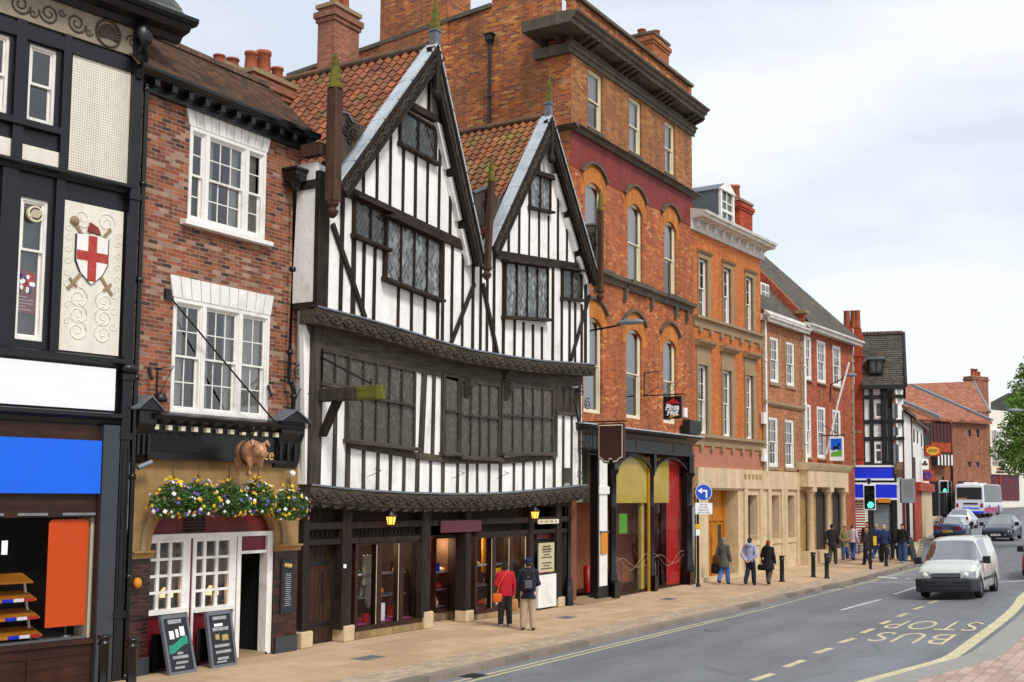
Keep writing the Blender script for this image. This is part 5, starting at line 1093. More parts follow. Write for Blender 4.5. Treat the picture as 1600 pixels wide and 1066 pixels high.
lantern(611, 809, 'lit amber lantern under the lower jetty, left of the plum sign'); lantern(836, 801, 'lit amber lantern under the lower jetty near the cream notice')
ux, _ = MF.loc(893, 900, .1); b = MB(); b.lathe([(.15, 0), (.15, .55), (.12, .58), (.14, .66), (.10, .7), (.13, .78), (.085, .85), (.075, 3.2), (.12, 3.25), (.13, 3.4), (.1, 3.5)], (ux, .0, 0), 14); tag(b.obj('iron_column', M['blkgloss'], None, fr=MF), 'slim black cast iron column between the timber house and the restaurant', 'column')
# ============================================================ tall brick house with the restaurant
T = thing('brick_townhouse', 'tall orange brick four storey house with an oxblood band and a heavy bracketed cornice', 'townhouse', MF)
tu0, tu1 = MF.loc(892, 150, 0)[0], MF.loc(1080, 300, 0)[0] + .1
zc = MF.loc(1079, 211.6, 0)[1]; zs0, zs1 = MF.loc(1083.7, 312, 0)[1], MF.loc(1088.8, 303.2, .25)[1]
z2t, z2b = MF.loc(1073.4, 476.8, .2)[1], 0; zlead = MF.loc(1093.4, 681, .6)[1]
top = [MF.rect(919, 103.6, 196.6, 941.7), MF.rect(983, 147.7, 233.6, 1002.6), MF.rect(1038.6, 189, 270, 1055)]
zt_a = sum(r[2] for r in top) / 3; zt_b = sum(r[3] for r in top) / 3; top = [(r[0], r[1], zt_a, zt_b) for r in top]
b2 = MF.rect(980.7, 325.5, 437, 1003.7); c2 = MF.rect(1037.7, 354, 462, 1056.7); z20, z21 = (b2[2] + c2[2]) / 2, (b2[3] + c2[3]) / 2 + .28
a2 = (MF.loc(914, 300, 0)[0], MF.loc(941, 300, 0)[0]); sec = [(a2[0], a2[1], z20, z21, .3), (b2[0], b2[1], z20, z21, .3), (c2[0], c2[1], z20, z21, .3)]
b1 = MF.rect(978, 524, 650.7, 1003); c1 = MF.rect(1036, 535, 662.5, 1056.5); z10, z11 = (b1[2] + c1[2]) / 2, (b1[3] + c1[3]) / 2 + .22
a1 = (MF.loc(912, 560, 0)[0], MF.loc(941, 560, 0)[0]); fst = [(a1[0], a1[1], z10, z11, .3), (b1[0], b1[1], z10, z11, .3), (c1[0], c1[1], z10, z11, .3)]
ztop = MF.loc(1082.8, 136.6, 0)[1]
mb = MB(); mb.wall(tu0, tu1, zlead - .6, zs0 - .9, 0, fst + sec, .16); mb.obj('wall', M['brickB'], T)
mb = MB(); mb.wall(tu0, tu1, zs1 - .1, zc, 0, [t + (0,) for t in top], .16); mb.obj('top_storey_wall', M['brickT'], T)
mb = MB(); mb.box(tu0, tu1, .001, .012, zs0 - 1.15, zs0); mb.obj('painted_band', M['redband'], T)
# oxblood band is cut round by the arches below; brick returns down both sides
sw = MB(); xs = [(.0, ztop + .0), (-2.3, ztop), (-2.3, ztop + .35)]
sw.prism_u([(-.003, 3.0), (-.003, ztop - .8), (-.5, ztop - .8), (-.5, ztop + .75), (-3.0, ztop + .75), (-3.0, ztop + .15), (-12, ztop - .55), (-12, 3.0)], tu0, tu0 + .3); sw.box(tu1 - .3, tu1, -9, -.003, 3, ztop - .1); sw.box(tu0 + .3, tu1 - .3, -.35, -.05, zc, ztop - .05); sw.box(tu0 + .31, tu1 - .31, -9, -8.7, 3, ztop - .6)
sw.obj('side_wall', M['brickS'], T); MB().prism_u([(-3.0, ztop + .16), (-3.0, ztop + .30), (-12, ztop - .42), (-12, ztop - .55)], tu0 - .08, tu0 + .4).obj('parapet_coping', M['stoneD'], T)
MB().box(tu0 + .3, tu1 - .3, -8.7, -.36, ztop - 1.0, ztop - .9).obj('roof', M['leadd'], T)
pc = MB(); pc.box(tu0 + .3, tu1 + .05, -.42, .08, ztop - .05, ztop + .06); pc.obj('parapet_coping', M['stoneD'], T)
cw = MB(); zcr0 = zc; E_ = .82; zk = MF.loc(1103.8, 167.5, .8)[1] - .34
prof = [(0, zk), (.58, zk), (.60, zk + .13), (.68, zk + .15), (.72, zk + .26), (.80, zk + .28), (.82, zk + .34), (0, zk + .42)]
uCL = MF.loc(902, 21.6, .8)[0]; cw.prism_u(prof, uCL, tu1 - .12); 
cw.prism_u([(0, zc), (.06, zc), (.07, zc + .14), (.12, zc + .15), (.13, zc + .27), (.2, zc + .30), (.2, zc + .33), (0, zc + .33)], tu0 - .2, tu1 + .15); cw.box(tu0 - .12, tu1 + .05, .0, .09, zc + .30, zk)
cw.prism([(uCL, zk), (uCL - .03, zk + .34), (tu0, zk + .4), (tu0, zk)], -1.2, -.003); cw.prism([(tu0 - .2, zc + .3), (tu0 - .14, zc), (tu0, zc), (tu0, zc + .3)], -1.3, -.003); cw.obj('cornice', M['stoneD'], T)
br = MB(); tri_ = lambda v0: [(v0, zc + .30), (v0 + .10, zc + .30), (v0 + .2, zc + .36), (v0 + .46, zk - .1), (v0 + .55, zk - .003), (v0, zk - .003)]
grp = []
for k in range(4):
    cu = tu0 + .25 + k * (tu1 - tu0 - .5) / 3
    for j in range(-1, 2) if k in (0, 3) else range(-2, 2): grp.append(cu + j * .36 + (.18 if k in (1, 2) else 0) + (.3 if k == 0 else -.35 if k == 3 else 0))
for u in grp: br.cut().prism_u(tri_(.09), u - .07, u + .07)
for v in (-.4, -1.0): br.cut().prism([(tu0, zc + .3), (tu0 - .1, zc + .3), (tu0 - .2, zc + .36), (tu0 - .5, zk - .1), (tu0 - .55, zk - .003), (tu0, zk - .003)], v, v + .16)
br.obj('cornice_bracket', M['bracketd'], T); MB().box(tu0, tu1, .091, .095, zc + .34, zk - .004).obj('cornice_frieze', M['bracketd'], T)  # brackets and frieze strip are a darker brown than the cornice
st = MB(); st.prism_u([(0, zs0), (.12, zs0), (.16, zs0 + .1), (.3, zs0 + .16), (.32, zs1), (0, zs1 + .05)], tu0 - .02, tu1 + .2); st.prism([(tu0, zs0), (tu0 - .14, zs0 + .05), (tu0 - .25, zs1), (tu0, zs1)], -.95, .3); 
zz = z20 - .02; st.prism_u([(0, zz - .30), (.08, zz - .30), (.1, zz - .16), (.22, zz - .12), (.24, zz - .0), (0, zz + .02)], tu0, tu1 - .15)
for s in sec: st.prism_u([(.0, zz - .33), (.12, zz - .33), (.15, zz - .17), (.29, zz - .13), (.31, zz + .02), (0, zz + .04)], s[0] - .2, s[1] + .35)
for i in range(9):
    if i % 2 == 0 or True: u = tu0 + .6 + i * (tu1 - tu0 - 1.3) / 8; st.prism_u([(0, zz - .75), (.05, zz - .78), (.12, zz - .6), (.14, zz - .3), (0, zz - .3)], u - .07, u + .07) if i in (1, 3, 5, 7, 8) else None
for s in top: st.box(s[0] - .05, s[1] + .05, -.05, .06, s[2] - .10, s[2])
st.obj('string_course', M['stoneD'], T)
sh = MB()
for r in (sec, fst):
    for s in r:
        sh.cut(); A = arc(s[0] - .0, s[1] + .0, s[3] - .3, .3, 14); c = (s[0] + s[1]) / 2
        for p, q in zip(A, A[1:]):
            o = lambda t, k: (c + (t[0] - c) * k, t[1] + (k - 1) * 1.35)
            sh.add([(p[0], .015, p[1]), (q[0], .015, q[1]), (*[o(q, 1.42)[0]], .015, o(q, 1.42)[1]), (o(p, 1.42)[0], .015, o(p, 1.42)[1])], [(0, 1, 2, 3)])
        sh.prism([(s[0] - .30, s[3] - .55), (s[0], s[3] - .55), (s[0], s[3] - .29), (s[0] - .27, s[3] + .10)], -.01, .014); sh.prism([(s[1], s[3] - .55), (s[1] + .30, s[3] - .55), (s[1] + .27, s[3] + .1), (s[1], s[3] - .29)], -.01, .014)
sh.obj('rubbed_brick_arch', M['rubbed'], T)
hm = MB()
for r in (sec, fst):
    for s in r:
        hm.cut(); A = arc(s[0] - .26, s[1] + .26, s[3] + .22, .42, 14)
        for p, q in zip(A, A[1:]): hm.bar(p, q, .09, 0, .11)
        for p in (A[0], A[-1]): hm.ball((p[0], .06, p[1]), .075, 8, 6)
hm.obj('hood_mould', M['stoneD'], T)
for k, r in enumerate((top, sec, fst)):
    for i, s in enumerate(r): sash(T, s[0] + .02, s[1] - .02, s[2], s[3], -.10, 1, 1, 1, 'cream', .07, .02, 'blind' if (i + k) % 3 else 'half', name='window')
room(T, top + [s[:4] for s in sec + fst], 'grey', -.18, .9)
pp = MF.loc(768, 64, 0); b = MB(); v = None
for vv in [x * -.1 for x in range(0, 90)]:
    uu, z = MF.loc(768, 150, vv)
    if uu >= tu0: v = vv; break
v = v if v is not None else -2.0
ztp = MF.loc(769, 66, v)[1]; pipe(T, [(tu0 - .1, v, ztp), (tu0 - .1, v, ztp - 4.2)], .06, 'iron', head=.13)
a, zt = MF.loc(632, 60, -4.5); b_, _ = MF.loc(745, 20, -4.5)
chimney(T, tu0 + .65, -6.2, 12, ztop + 4.5, 1.4, 2.9, 'brickS', [], 'stoneG', corb=False)
q0, q1 = MF.loc(1000, 52, -3.5), MF.loc(1060, 52, -3.5); zt = MF.loc(1030, 62, -3.5)[1]
chimney(T, (q0[0] + q1[0]) / 2, -4.0, ztop - 1, zt, (q1[0] - q0[0]) * .42, 1.1, 'brickB', [(-.3, -.25, .4, .2), (.25, -.2, .42, .2), (.1, .25, .38, .2)], 'stoneD')
# ---- restaurant shop front
X = lambda x, y=800, v=.0: MF.loc(x, y, v)[0]
zl = zlead; zf = MF.loc(980, 667, .3)[1]; zfb = MF.loc(980, 701, .3)[1]; zgt = MF.loc(985, 712, .1)[1]; zsl = MF.loc(985, 935, .1)[1]
fb = MB(); ua, ub = X(900, 660, .3), X(1087, 690, .3); fb.box(ua, ub, -.2, .18, zfb, zl - .05); fb.prism_u([(0, zl - .35), (.2, zl - .35), (.35, zl - .2), (.55, zl - .12), (.6, zl - .03), (0, zl + .02)], ua, ub); fb.box(ua, ub, .0, .26, zfb - .10, zfb); 
for x in (995, 1053): u = X(x, 690, .2); fb.box(u - .02, u + .02, .18, .195, zfb, zf + .05)
fb.obj('shop_fascia', M['blk'], T); l = MB(); l.prism_u([(0, zl + .03), (.62, zl - .02), (.63, zl - .05), (.62, zl - .06), (0, zl)], ua - .05, ub + .1); l.obj('lead_dressing', M['lead'], T)
cols = [(X(957), .17), (X(1018), .11), (X(1075), .22)]; cb = MB()
for u, w in cols:
    cb.cut(); cb.box(u - w * 1.1, u + w * 1.1, -.15, .18, 0, .55); cb.lathe([(w * 1.05, .55), (w * 1.15, .62), (w * .9, .66), (w * 1.05, .72), (w * .8, .8), (w * .75, 2.9), (w * .95, 2.95), (w * .8, 3.0), (w * .8, zfb - .9), (w * 1.2, zfb - .8), (w * 1.3, zfb - .7)], (u, .0, 0), 14); cb.box(u - w * .9, u + w * .9, -.15, .16, zfb - .7, zfb)
cb.obj('iron_column', M['blkgloss'], T)
sp = MB(); bays = [(X(900), cols[0][0]), (cols[0][0] + .17, cols[1][0] - .12), (cols[1][0] + .12, cols[2][0] - .2)]
for a, b_ in bays[1:]:
    sp.cut(); A = arc(a, b_, zfb - .62, .42, 16); 
    for p, q in zip(A, A[1:]): sp.bar(p, q, .06, .0, .1)
    for i in range(12):
        for sg in (0, 1):
            u = a + .06 + (b_ - a - .12) * i / 11; za = lerpt(u, A); 
            if zfb - .1 - za > .14: spiral(sp, u, za + .1 + (.16 if sg else 0), .065, 1.2, .05, .014, 1 if (i + sg) % 2 else -1)
sp.obj('iron_spandrel', M['iron'], T)
rs = MB()
for a, b_ in bays[1:]: rs.cut().box(a - .1, b_ + .1, -.2, .12, 0, zsl + .0); rs.prism_u([(-.2, zsl), (.16, zsl), (.16, zsl - .06), (-.2, zsl - .06)], a - .03, b_ + .03)
rs.obj('stall_riser', M['gblack'], T)
for i, (a, b_) in enumerate(bays[1:]):
    w = MB(); w.box(a, a + .05, -.1, 0, zsl, zfb - .2); w.box(b_ - .05, b_, -.1, 0, zsl, zfb - .2); w.box(a, b_, -.1, .0, zsl, zsl + .08); w = w.obj('shop_window', M['ocher' if i == 0 else 'blk'], T)
    MB().quad((a, -.05, zsl), (b_, -.05, zsl), (b_, -.05, zfb - .1), (a, -.05, zfb - .1)).obj('pane', M['shopglass'], w)
    k = MB()
    for j in range(2):
        P = [(a + (b_ - a) * t / 16, -.045, zsl + 1.15 + .35 * math.sin(t * .45 + j * 1.3) * (.5 + .2 * j) - (0.9 if j == 2 else 0)) for t in range(17)]; k.tube(P, .0035, 4)
    k.obj('etched_wave', M['cream'], w)
room(T, [(bays[0][0] + .3, bays[2][1] + .1, .05, zfb)], 'diner', -.12, 3.2) if 'diner' in M else None
M['diner'] = plain('diner_wall', 'bc7858', .9, .2, 1.5, 0); M['frost'] = plain('frosted_film', 'd4bc54', .8, .15, 1.2, 0); M['redcurtain'] = plain('red_curtain', 'd01014', .7, .2, 3, 0)
room(T, [(bays[0][0] + .3, bays[2][1] + .1, .05, zfb)], 'diner', -.12, 1.9)
M['greenfilm'] = plain('pale_green_film', 'b4bf9a', .8, .1, 1.2, 0)
fz = MF.loc(985, 786, -.1)[1]
MB().box(bays[1][0], bays[1][1], -.14, -.10, fz, zfb - .2).obj('frosted_film', M['frost'], T); MB().box(bays[2][0], bays[2][0] + (bays[2][1] - bays[2][0]) * .55, -.14, -.10, fz, zfb - .2).obj('frosted_film', M['frost'], T)
k = MB(); a = bays[2][0] + (bays[2][1] - bays[2][0]) * .58; n = 24
for i in range(n): p, q = a + (bays[2][1] - a) * i / n, a + (bays[2][1] - a) * (i + 1) / n; k.quad((p, -.25 + .05 * math.sin(i * 1.3), zsl), (q, -.25 + .05 * math.sin(i * 1.3 + 1.3), zsl), (q, -.25 + .05 * math.sin(i * 1.3 + 1.3), zfb - .2), (p, -.25 + .05 * math.sin(i * 1.3), zfb - .2))
k.obj('red_curtain', M['redcurtain'], T)
MB().box(bays[1][1] - .32, bays[1][1] - .05, -.3, -.2, zsl, zfb - .2).obj('window_jamb', M['frost'], T)
q = MF.rect(967.5, 803, 834, 980, -.16); MB().box(q[0], q[1], -.17, -.16, q[2], q[3]).obj('green_poster', M['green'], T)
for i, (a, b_) in enumerate(bays[1:]):
    for j in range(2):
        u = a + .3 + j * .7; tb = thing('cafe_table', 'cafe table and chair frame inside the restaurant window, ' + ['under the green poster', 'by the yellow jamb', 'nearer the middle column', 'against the red curtain'][i * 2 + j], 'table', MF); b = MB(); b.box(u - .28, u + .28, -1.0, -.5, .84, .88); b.obj('tabletop', M['owood'], tb); b = MB(); b.tube([(u, -.75, .1), (u, -.75, .84)], .03, 6); b.tube([(u + .3, -.4, .1), (u + .3, -.4, 1.0), (u + .1, -.4, 1.0), (u + .1, -.4, .1)], .018, 5); b.obj('leg', M['steel'], tb)
# entrance bay and its white pilaster
P0, P1 = X(937, 800, .05), X(949, 800, .05); wp = MB(); wp.box(P0, P1, -.2, .05, .45, zfb - .1); wp.obj('white_pilaster', M['white'], T); b = MB(); b.box(P0 - .12, P1 + .1, -.22, .04, 0, .448); b.box(P0 - .1, P0 - .003, -.22, .03, .45, zfb - .1); b.obj('pilaster_base', M['blk'], T)
q = MF.rect(935, 760, 772, 951, .06); MB().box(q[0], q[1], .06, .10, q[2], q[3]).obj('number_plate', M['white'], T, bevel=.01); q = MF.rect(938, 832, 866, 948, .06); o = MB().box(q[0], q[1], .06, .10, q[2], q[3]).obj('menu_case', M['petalo'], T, bevel=.01); MB().box(q[0] - .03, q[1] + .03, .06, .12, q[3], q[3] + .04).obj('case_hood', M['steel'], o)
b = MB(); b.box(X(926, 850, -.5), X(931, 850, -.5), -.6, -.5, .1, zfb); b.obj('door_post', M['owood'], T); MB().box(X(897, 800, -.6), X(926, 800, -.6), -.62, -.6, MF.loc(910, 785, -.6)[1], zfb - .1).obj('fanlight_film', M['greenfilm'], T); w = MB().quad((X(896, 850, -.55), -.58, .1), (X(927, 850, -.55), -.58, .1), (X(927, 850, -.55), -.58, zfb), (X(896, 850, -.55), -.58, zfb)).obj('door_glass', M['shopglass'], T)
b = MB(); b.lathe([(.12, .05), (.14, .9), (0, .92)], (X(918, 890, -1.0), -1.0, .1), 12); tag(b.obj('litter_bin', M['red'], None, fr=MF), 'red round bin just inside the restaurant entrance', 'bin')
b = MB()
for i in range(4): b.cut().box(X(896), X(950), -.6 - .0, .35 - i * .22, .0 + i * .03, .035 + i * .03)
b.obj('entrance_step', M['stoneG'], T)
# iron balcony rail in front of the entrance bay
rl = MB(); ra, rb_ = X(906, 640, .55), X(934, 690, .55); z0_, z1_ = zfb - .3, zl - .02
for i in range(6): u = ra + (rb_ - ra) * i / 5; rl.tube([(u, .5, z0_), (u, .5, z1_ - .1)], .012, 5)
for z in (z0_, z0_ + .35, z1_ - .12): rl.box(ra, rb_, .49, .51, z, z + .03)
for i in range(5): u = ra + .1 + (rb_ - ra - .2) * i / 4; spiral(rl, u, z0_ + .18, .09, 1.3, .5, .012, 1 if i % 2 else -1)
for x, y in ((918, 632), (908, 610)): P = MF.loc(x, y, .5); spiral(rl, P[0], P[1], .2, 1.8, .5, .02, 1, 1.0)
rl.tube([(ra, .5, z1_ - .1), (ra - .1, .5, z1_ + .3), (ra - .2, .45, z1_ + .7)], .03, 6); spiral(rl, ra + .1, z0_ - .6, .2, 1.4, .5, .012, -1)
rl.obj('iron_railing', M['iron'], T)
# hanging signs
P = MF.loc(937, 690, 0); cu = MF.loc(937, 690, .5)[0]
def hang_sign(px0, px1, pyt, pyb, v0, name, label, cat, mface, thick=.06):
    """double-sided sign standing out from the wall; returns (thing, half width, half height)"""
    u, z0 = MF.loc(px0, pyb, v0); _, z1 = MF.loc(px0, pyt, v0)
    # find projection so that the far edge lands at px1
    v = v0
    while proj(MF.P(u, v, (z0 + z1) / 2))[0] < px1 and v < v0 + 4: v += .01
    f = Fr(MF.P(u, (v0 + v) / 2, (z0 + z1) / 2), -PI / 2); t = thing(name, label, cat, f); return t, (v - v0) / 2, (z1 - z0) / 2
t, hw, hh = hang_sign(936.5, 974, 664, 722, .75, 'hanging_sign', 'blank chocolate brown hanging sign with a cream outline and a notched foot', 'sign', 'choc')
out = lambda k: [(-hw * k, hh * k), (hw * k, hh * k), (hw * k, -hh * .78 * k), (hw * .75 * k, -hh * .84 * k), (hw * .55 * k, -hh * k), (hw * .2 * k, -hh * 1.03 * k), (hw * .12, -hh * (.86 if k > .96 else .80)), (-hw * .12, -hh * (.86 if k > .96 else .80)), (-hw * .2 * k, -hh * 1.03 * k), (-hw * .55 * k, -hh * k), (-hw * .75 * k, -hh * .84 * k), (-hw * k, -hh * .78 * k)]
MB().prism(out(1.06), -.09, .05).obj('board', M['choc'], t); MB().prism(out(.985), .04, .056).obj('outline', M['cream'], t); MB().prism(out(.93), .05, .060).obj('face', M['choc'], t)
b = MB(); b.tube([(-hw - .75, 0, hh + .1), (hw + .1, 0, hh + .1)], .025, 6); b.tube([(-hw * .6, 0, hh), (-hw * .6, 0, hh + .1)], .015, 5); b.tube([(hw * .6, 0, hh), (hw * .6, 0, hh + .1)], .015, 5); b.obj('bracket', M['iron'], t)
t, hw, hh = hang_sign(1037, 1065, 620, 655, .75, 'hanging_sign', 'black projecting restaurant sign with a red roof mark and white script lettering', 'sign', 'blk')
b = MB(); b.box(-hw, hw, -.07, .05, -hh, hh); b.obj('board', M['blk'], t, bevel=.01)
b = MB(); b.prism([(-hw * .75, hh * .30), (-hw * .45, hh * .52), (-hw * .15, hh * .60), (0, hh * .84), (hw * .22, hh * .80), (hw * .35, hh * .6), (hw * .65, hh * .52), (hw * .95, hh * .30), (hw * .3, hh * .37), (-hw * .3, hh * .36)], .05, .06); b.obj('roof_mark', M['red'], t)
text('Pizza', hh * .74, M['white2'], t, at=(0, .056, hh * .0), shear=.25, sx=.88, font_bold=.012); text('Hut', hh * .74, M['white2'], t, at=(hw * .02, .056, -hh * .46), shear=.25, sx=.9, font_bold=.012)
b = MB(); b.bar((-hw * .25, -hh * .86), (hw * .78, -hh * .66), hh * .09, .05, .058); b.obj('yellow_stroke', M['yellow'], t)
b = MB(); b.tube([(-hw - .75, 0, hh + .06), (hw + .1, 0, hh + .06)], .025, 6); b.tube([(-hw - .72, 0, hh + .9), (-hw - .72, 0, hh + .06), (-hw - .2, 0, hh + .35), (-hw - .2, 0, hh + .9), (-hw - .72, 0, hh + .85)], .018, 5); spiral(b, -hw * .1, hh + .3, .2, 1.5, 0, .012); b.obj('bracket', M['iron'], t)
q = MF.rect(1076, 656, 677, 1095, .4); bx = MB(); bx.box(q[0], q[1] - .1, .15, .45, q[2], q[3]); tag(bx.obj('alarm_box', M['blk'], None, fr=MF), 'black box fixed at the end of the restaurant fascia', 'box')
b = MB(); q = MF.rect(1069, 637, 652, 1073, .05); b.box(q[0], q[1], .0, .08, q[2], q[3]); tag(b.obj('burglar_alarm', M['white2'], None, fr=MF), 'narrow white and red alarm plate beside the restaurant sign', 'alarm')
# street lamp on a long arm over the pavement
def wall_lamp(px, py, v1, pxh, lab, arm_dz, fr, u_off=0.0, post=0.0):
    u, z = fr.loc(px, py, 0.0); t = thing('street_lamp', lab, 'street lamp', Fr(fr.P(u, 0, z), fr.a))
    v = .2
    while proj(fr.P(u, v, z + arm_dz))[0] < pxh and v < 6: v += .01
    b = MB(); b.tube([(0, 0, -post), (0, .08 if post else 0, 0), (0, v * .5, arm_dz * .7), (0, v * .62, arm_dz)], .032, 8); b.obj('arm', M['iron'], t)
    b = MB(); k = v * .55; L = v * .52
    prof = [(0, .03, .05), (.12, .08, .09), (.4, .15, .12), (.8, .17, .10), (.97, .10, .05), (1.0, .03, .02)]; n = 12; vs = []; fs = []
    for s_, w_, h_ in prof: vs += [(w_ * math.cos(2 * PI * i / n), k + L * s_, arm_dz + .04 + h_ * max(-.45, math.sin(2 * PI * i / n))) for i in range(n)]
    for j in range(len(prof) - 1): fs += [(j * n + i, j * n + (i + 1) % n, (j + 1) * n + (i + 1) % n, (j + 1) * n + i) for i in range(n)]
    b.add(vs, fs, True); b.obj('lamp_head', M['greyp'], t, norm=True); return t
wall_lamp(921, 517, 2.4, 1000, 'street lamp on a long arm between the timber gable and the arched windows', .12, MF)

# ============================================================ orange brick bank house and its two neighbours (the street bends slightly)
e5 = vpdir(2040); F5 = Fr(MF.P(tu1 + .02, .0, 0), math.atan2(e5.y, e5.x))
Bk = thing('brick_bank_house', 'orange brick house with a white bracketed cornice, stone window surrounds and a stone ground floor', 'bank building', F5)
bu0, bu1 = 0.0, F5.loc(1190, 600, 0)[0]
Y5 = lambda x, y, v=0.0: F5.loc(x, y, v)
zB0 = Y5(1089, 730)[1]; zcor = Y5(1188.5, 406)[1]; zfr = Y5(1203.5, 384.8, .6)[1]
t5 = [F5.rect(1090, 399, 491, 1104.5), F5.rect(1129, 418, 506, 1141), F5.rect(1164, 433, 518, 1175.5)]; z0_, z1_ = [sum(r[k] for r in t5) / 3 for k in (2, 3)]; t5 = [(r[0], r[1], z0_, z1_) for r in t5]
l5 = [F5.rect(1089, 567.6, 678, 1104.6), F5.rect(1128, 577, 682.5, 1142), F5.rect(1164, 588, 685, 1176)]; z0_, z1_ = [sum(r[k] for r in l5) / 3 for k in (2, 3)]; l5 = [(r[0], r[1], z0_, z1_) for r in l5]
mb = MB(); mb.wall(bu0, bu1, zB0 + .75, zcor + .1, 0, t5 + l5, .18); mb.box(bu1 - .02, bu1, -8, -.003, 3, zcor); mb.obj('wall', M['brickC'], Bk)
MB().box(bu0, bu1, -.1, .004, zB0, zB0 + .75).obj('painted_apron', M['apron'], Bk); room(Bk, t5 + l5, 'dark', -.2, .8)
sg = MB()
for r in t5:
    w = .3; sg.cut().box(r[0] - .06, r[0], -.1, .05, r[2], r[3]); sg.box(r[1], r[1] + w, -.1, .05, r[2], r[3]); sg.box(r[0] - .06, r[1] + w, -.1, .053, r[3], r[3] + .2); sg.prism_u([(0, r[3] + .2), (.1, r[3] + .2), (.16, r[3] + .28), (0, r[3] + .34)], r[0] - .1, r[1] + w + .05)
for r in l5:
    w = .32; sg.cut().box(r[0] - .1, r[0], -.1, .06, r[2], r[3]); sg.box(r[1], r[1] + w, -.1, .06, r[2], r[3]); sg.box(r[0] - .12, r[1] + w, -.1, .066, r[3], r[3] + .22); sg.box(r[0] - .08, r[1] + w - .05, -.1, .03, r[3] + .22, r[3] + .72); sg.prism_u([(0, r[3] + .72), (.12, r[3] + .72), (.28, r[3] + .86), (.30, r[3] + .94), (0, r[3] + .98)], r[0] - .2, r[1] + w + .1)
za = t5[0][2]; sg.cut().prism_u([(0, za - .42), (.05, za - .42), (.08, za - .14), (.2, za - .10), (.2, za), (0, za)], bu0, bu1); zb = l5[0][2]; sg.cut().prism_u([(0, zb - .44), (.05, zb - .44), (.08, zb - .16), (.2, zb - .12), (.2, zb), (0, zb)], bu0, bu1)
for z in (za, zb):
    for i in range(7): u = bu0 + .5 + i * (bu1 - bu0 - .8) / 6; sg.cut().box(u - .1, u + .1, .0, .12, z - .62, z - .42)
sg.obj('stone_dressing', M['stoneG'], Bk)
for r in t5: sash(Bk, *r, v=-.1, cols=2, rt=2, rb=2, cur='sides')
for i, r in enumerate(l5): sash(Bk, *r, v=-.1, cols=3, rt=2, rb=2, cur='half' if i == 1 else 'sides')
cn = MB(); cn.prism_u([(0, zcor), (.06, zcor), (.08, zcor + .1), (.08, zfr - .05), (.58, zfr - .02), (.6, zfr + .08), (.68, zfr + .10), (.7, zfr + .2), (0, zfr + .36)], bu0 - .25, bu1 + .3); cn.obj('cornice', M['cornw'], Bk)
cm = MB()
for i in range(9): u = bu0 + .2 + i * (bu1 - bu0 - .4) / 8; cm.cut().prism_u([(.081, zcor + .14), (.16, zcor + .16), (.22, zcor + .5), (.5, zfr - .06), (.081, zfr - .06)], u - .09, u + .09)
cm.obj('cornice_bracket', M['white'], Bk)
MB().prism_u([(.2, zfr + .4), (-3.5, zfr + 2.4), (-7.5, zfr + .3), (-7.5, zfr)], bu0, bu1).obj('roof', M['leadd'], Bk)
d0, d1 = F5.loc(1124, 350, -.6), F5.loc(1147, 350, -.6); dzt, dzb = F5.loc(1132, 293, -.6)[1], zfr + .35; dm = MB(); dm.box(d0[0] + .05, d1[0] - .05, -3.4, -.65, dzb, dzt - .15); dm.prism([(d0[0], dzt - .16), (d1[0], dzt - .16), ((d0[0] + d1[0]) / 2, dzt + .25)], -3.4, -.55); dr = dm.obj('dormer', M['leadd'], Bk)
k = MB(); k.box(d0[0] + .05, d0[0] + .2, -.65, -.55, dzb, dzt - .16); k.box(d1[0] - .2, d1[0] - .05, -.65, -.55, dzb, dzt - .16); k.prism([(d0[0] - .05, dzt - .18), (d1[0] + .05, dzt - .18), ((d0[0] + d1[0]) / 2, dzt + .28)], -.6, -.5); bars(k, d0[0] + .2, d1[0] - .2, dzb, dzt - .2, -.63, -.58, 2, 4, .05); k.box(d0[0] + .2, d1[0] - .2, -.64, -.55, (dzb + dzt) / 2 - .1, (dzb + dzt) / 2); k.obj('dormer_window', M['white'], dr); MB().quad((d0[0] + .1, -.635, dzb), (d1[0] - .1, -.635, dzb), (d1[0] - .1, -.635, dzt - .2), (d0[0] + .1, -.635, dzt - .2)).obj('pane', M['glass'], dr)
c0, c1_ = F5.loc(1150, 330, -3), F5.loc(1181, 330, -3); czt = F5.loc(1160, 316, -3)[1]; cw_ = (c1_[0] - c0[0]) * .62; chimney(Bk, (c0[0] + c1_[0]) / 2 - .1, -3.6, zfr - 1, czt, cw_, 1.3, 'brickR', [(-.35, 0, .8, .2), (.3, 0, .95, .2)], 'stoneG')
# stone ground floor shared with the quoined house
gu1 = F5.loc(1253, 800, 0)[0]; gz1 = zB0; gz0 = Y5(1180, 764)[1]
ws = [F5.rect(1165, 773, 841.5, 1182), F5.rect(1202, 774, 843, 1216), F5.rect(1227, 775, 844, 1240)]; wz0 = sum(r[2] for r in ws) / 3; wz1 = sum(r[3] for r in ws) / 3; ws = [(r[0], r[1], wz0, wz1) for r in ws]
dz = F5.rect(1107, 774, 903, 1150); gb = MB(); gb.wall(bu0, gu1, -.1, gz0, .06, ws + [(dz[0] - .15, dz[1] + .1, .0, gz0 - .08)], .55); gb.box(bu0, gu1, -.1, .16, gz0, gz1)
for r in ws: gb.box(r[0] - .42, r[0] - .1, .06, .15, 0, gz0); gb.box(r[1] + .1, r[1] + .40, .06, .15, .0, gz0); gb.box(r[0] - .1, r[1] + .1, .06, .11, wz0 - .2, wz0)
for z in (.9, 1.7): gb.box(dz[1] + .2, gu1, .06, .068, z, z + .012)
gb.box(bu0, gu1, -.02, .2, 0, .25); G_ = gb.obj('stone_ground_floor', M['stone'], Bk)
room(Bk, ws, 'black', -.5, .3); wd = MB()
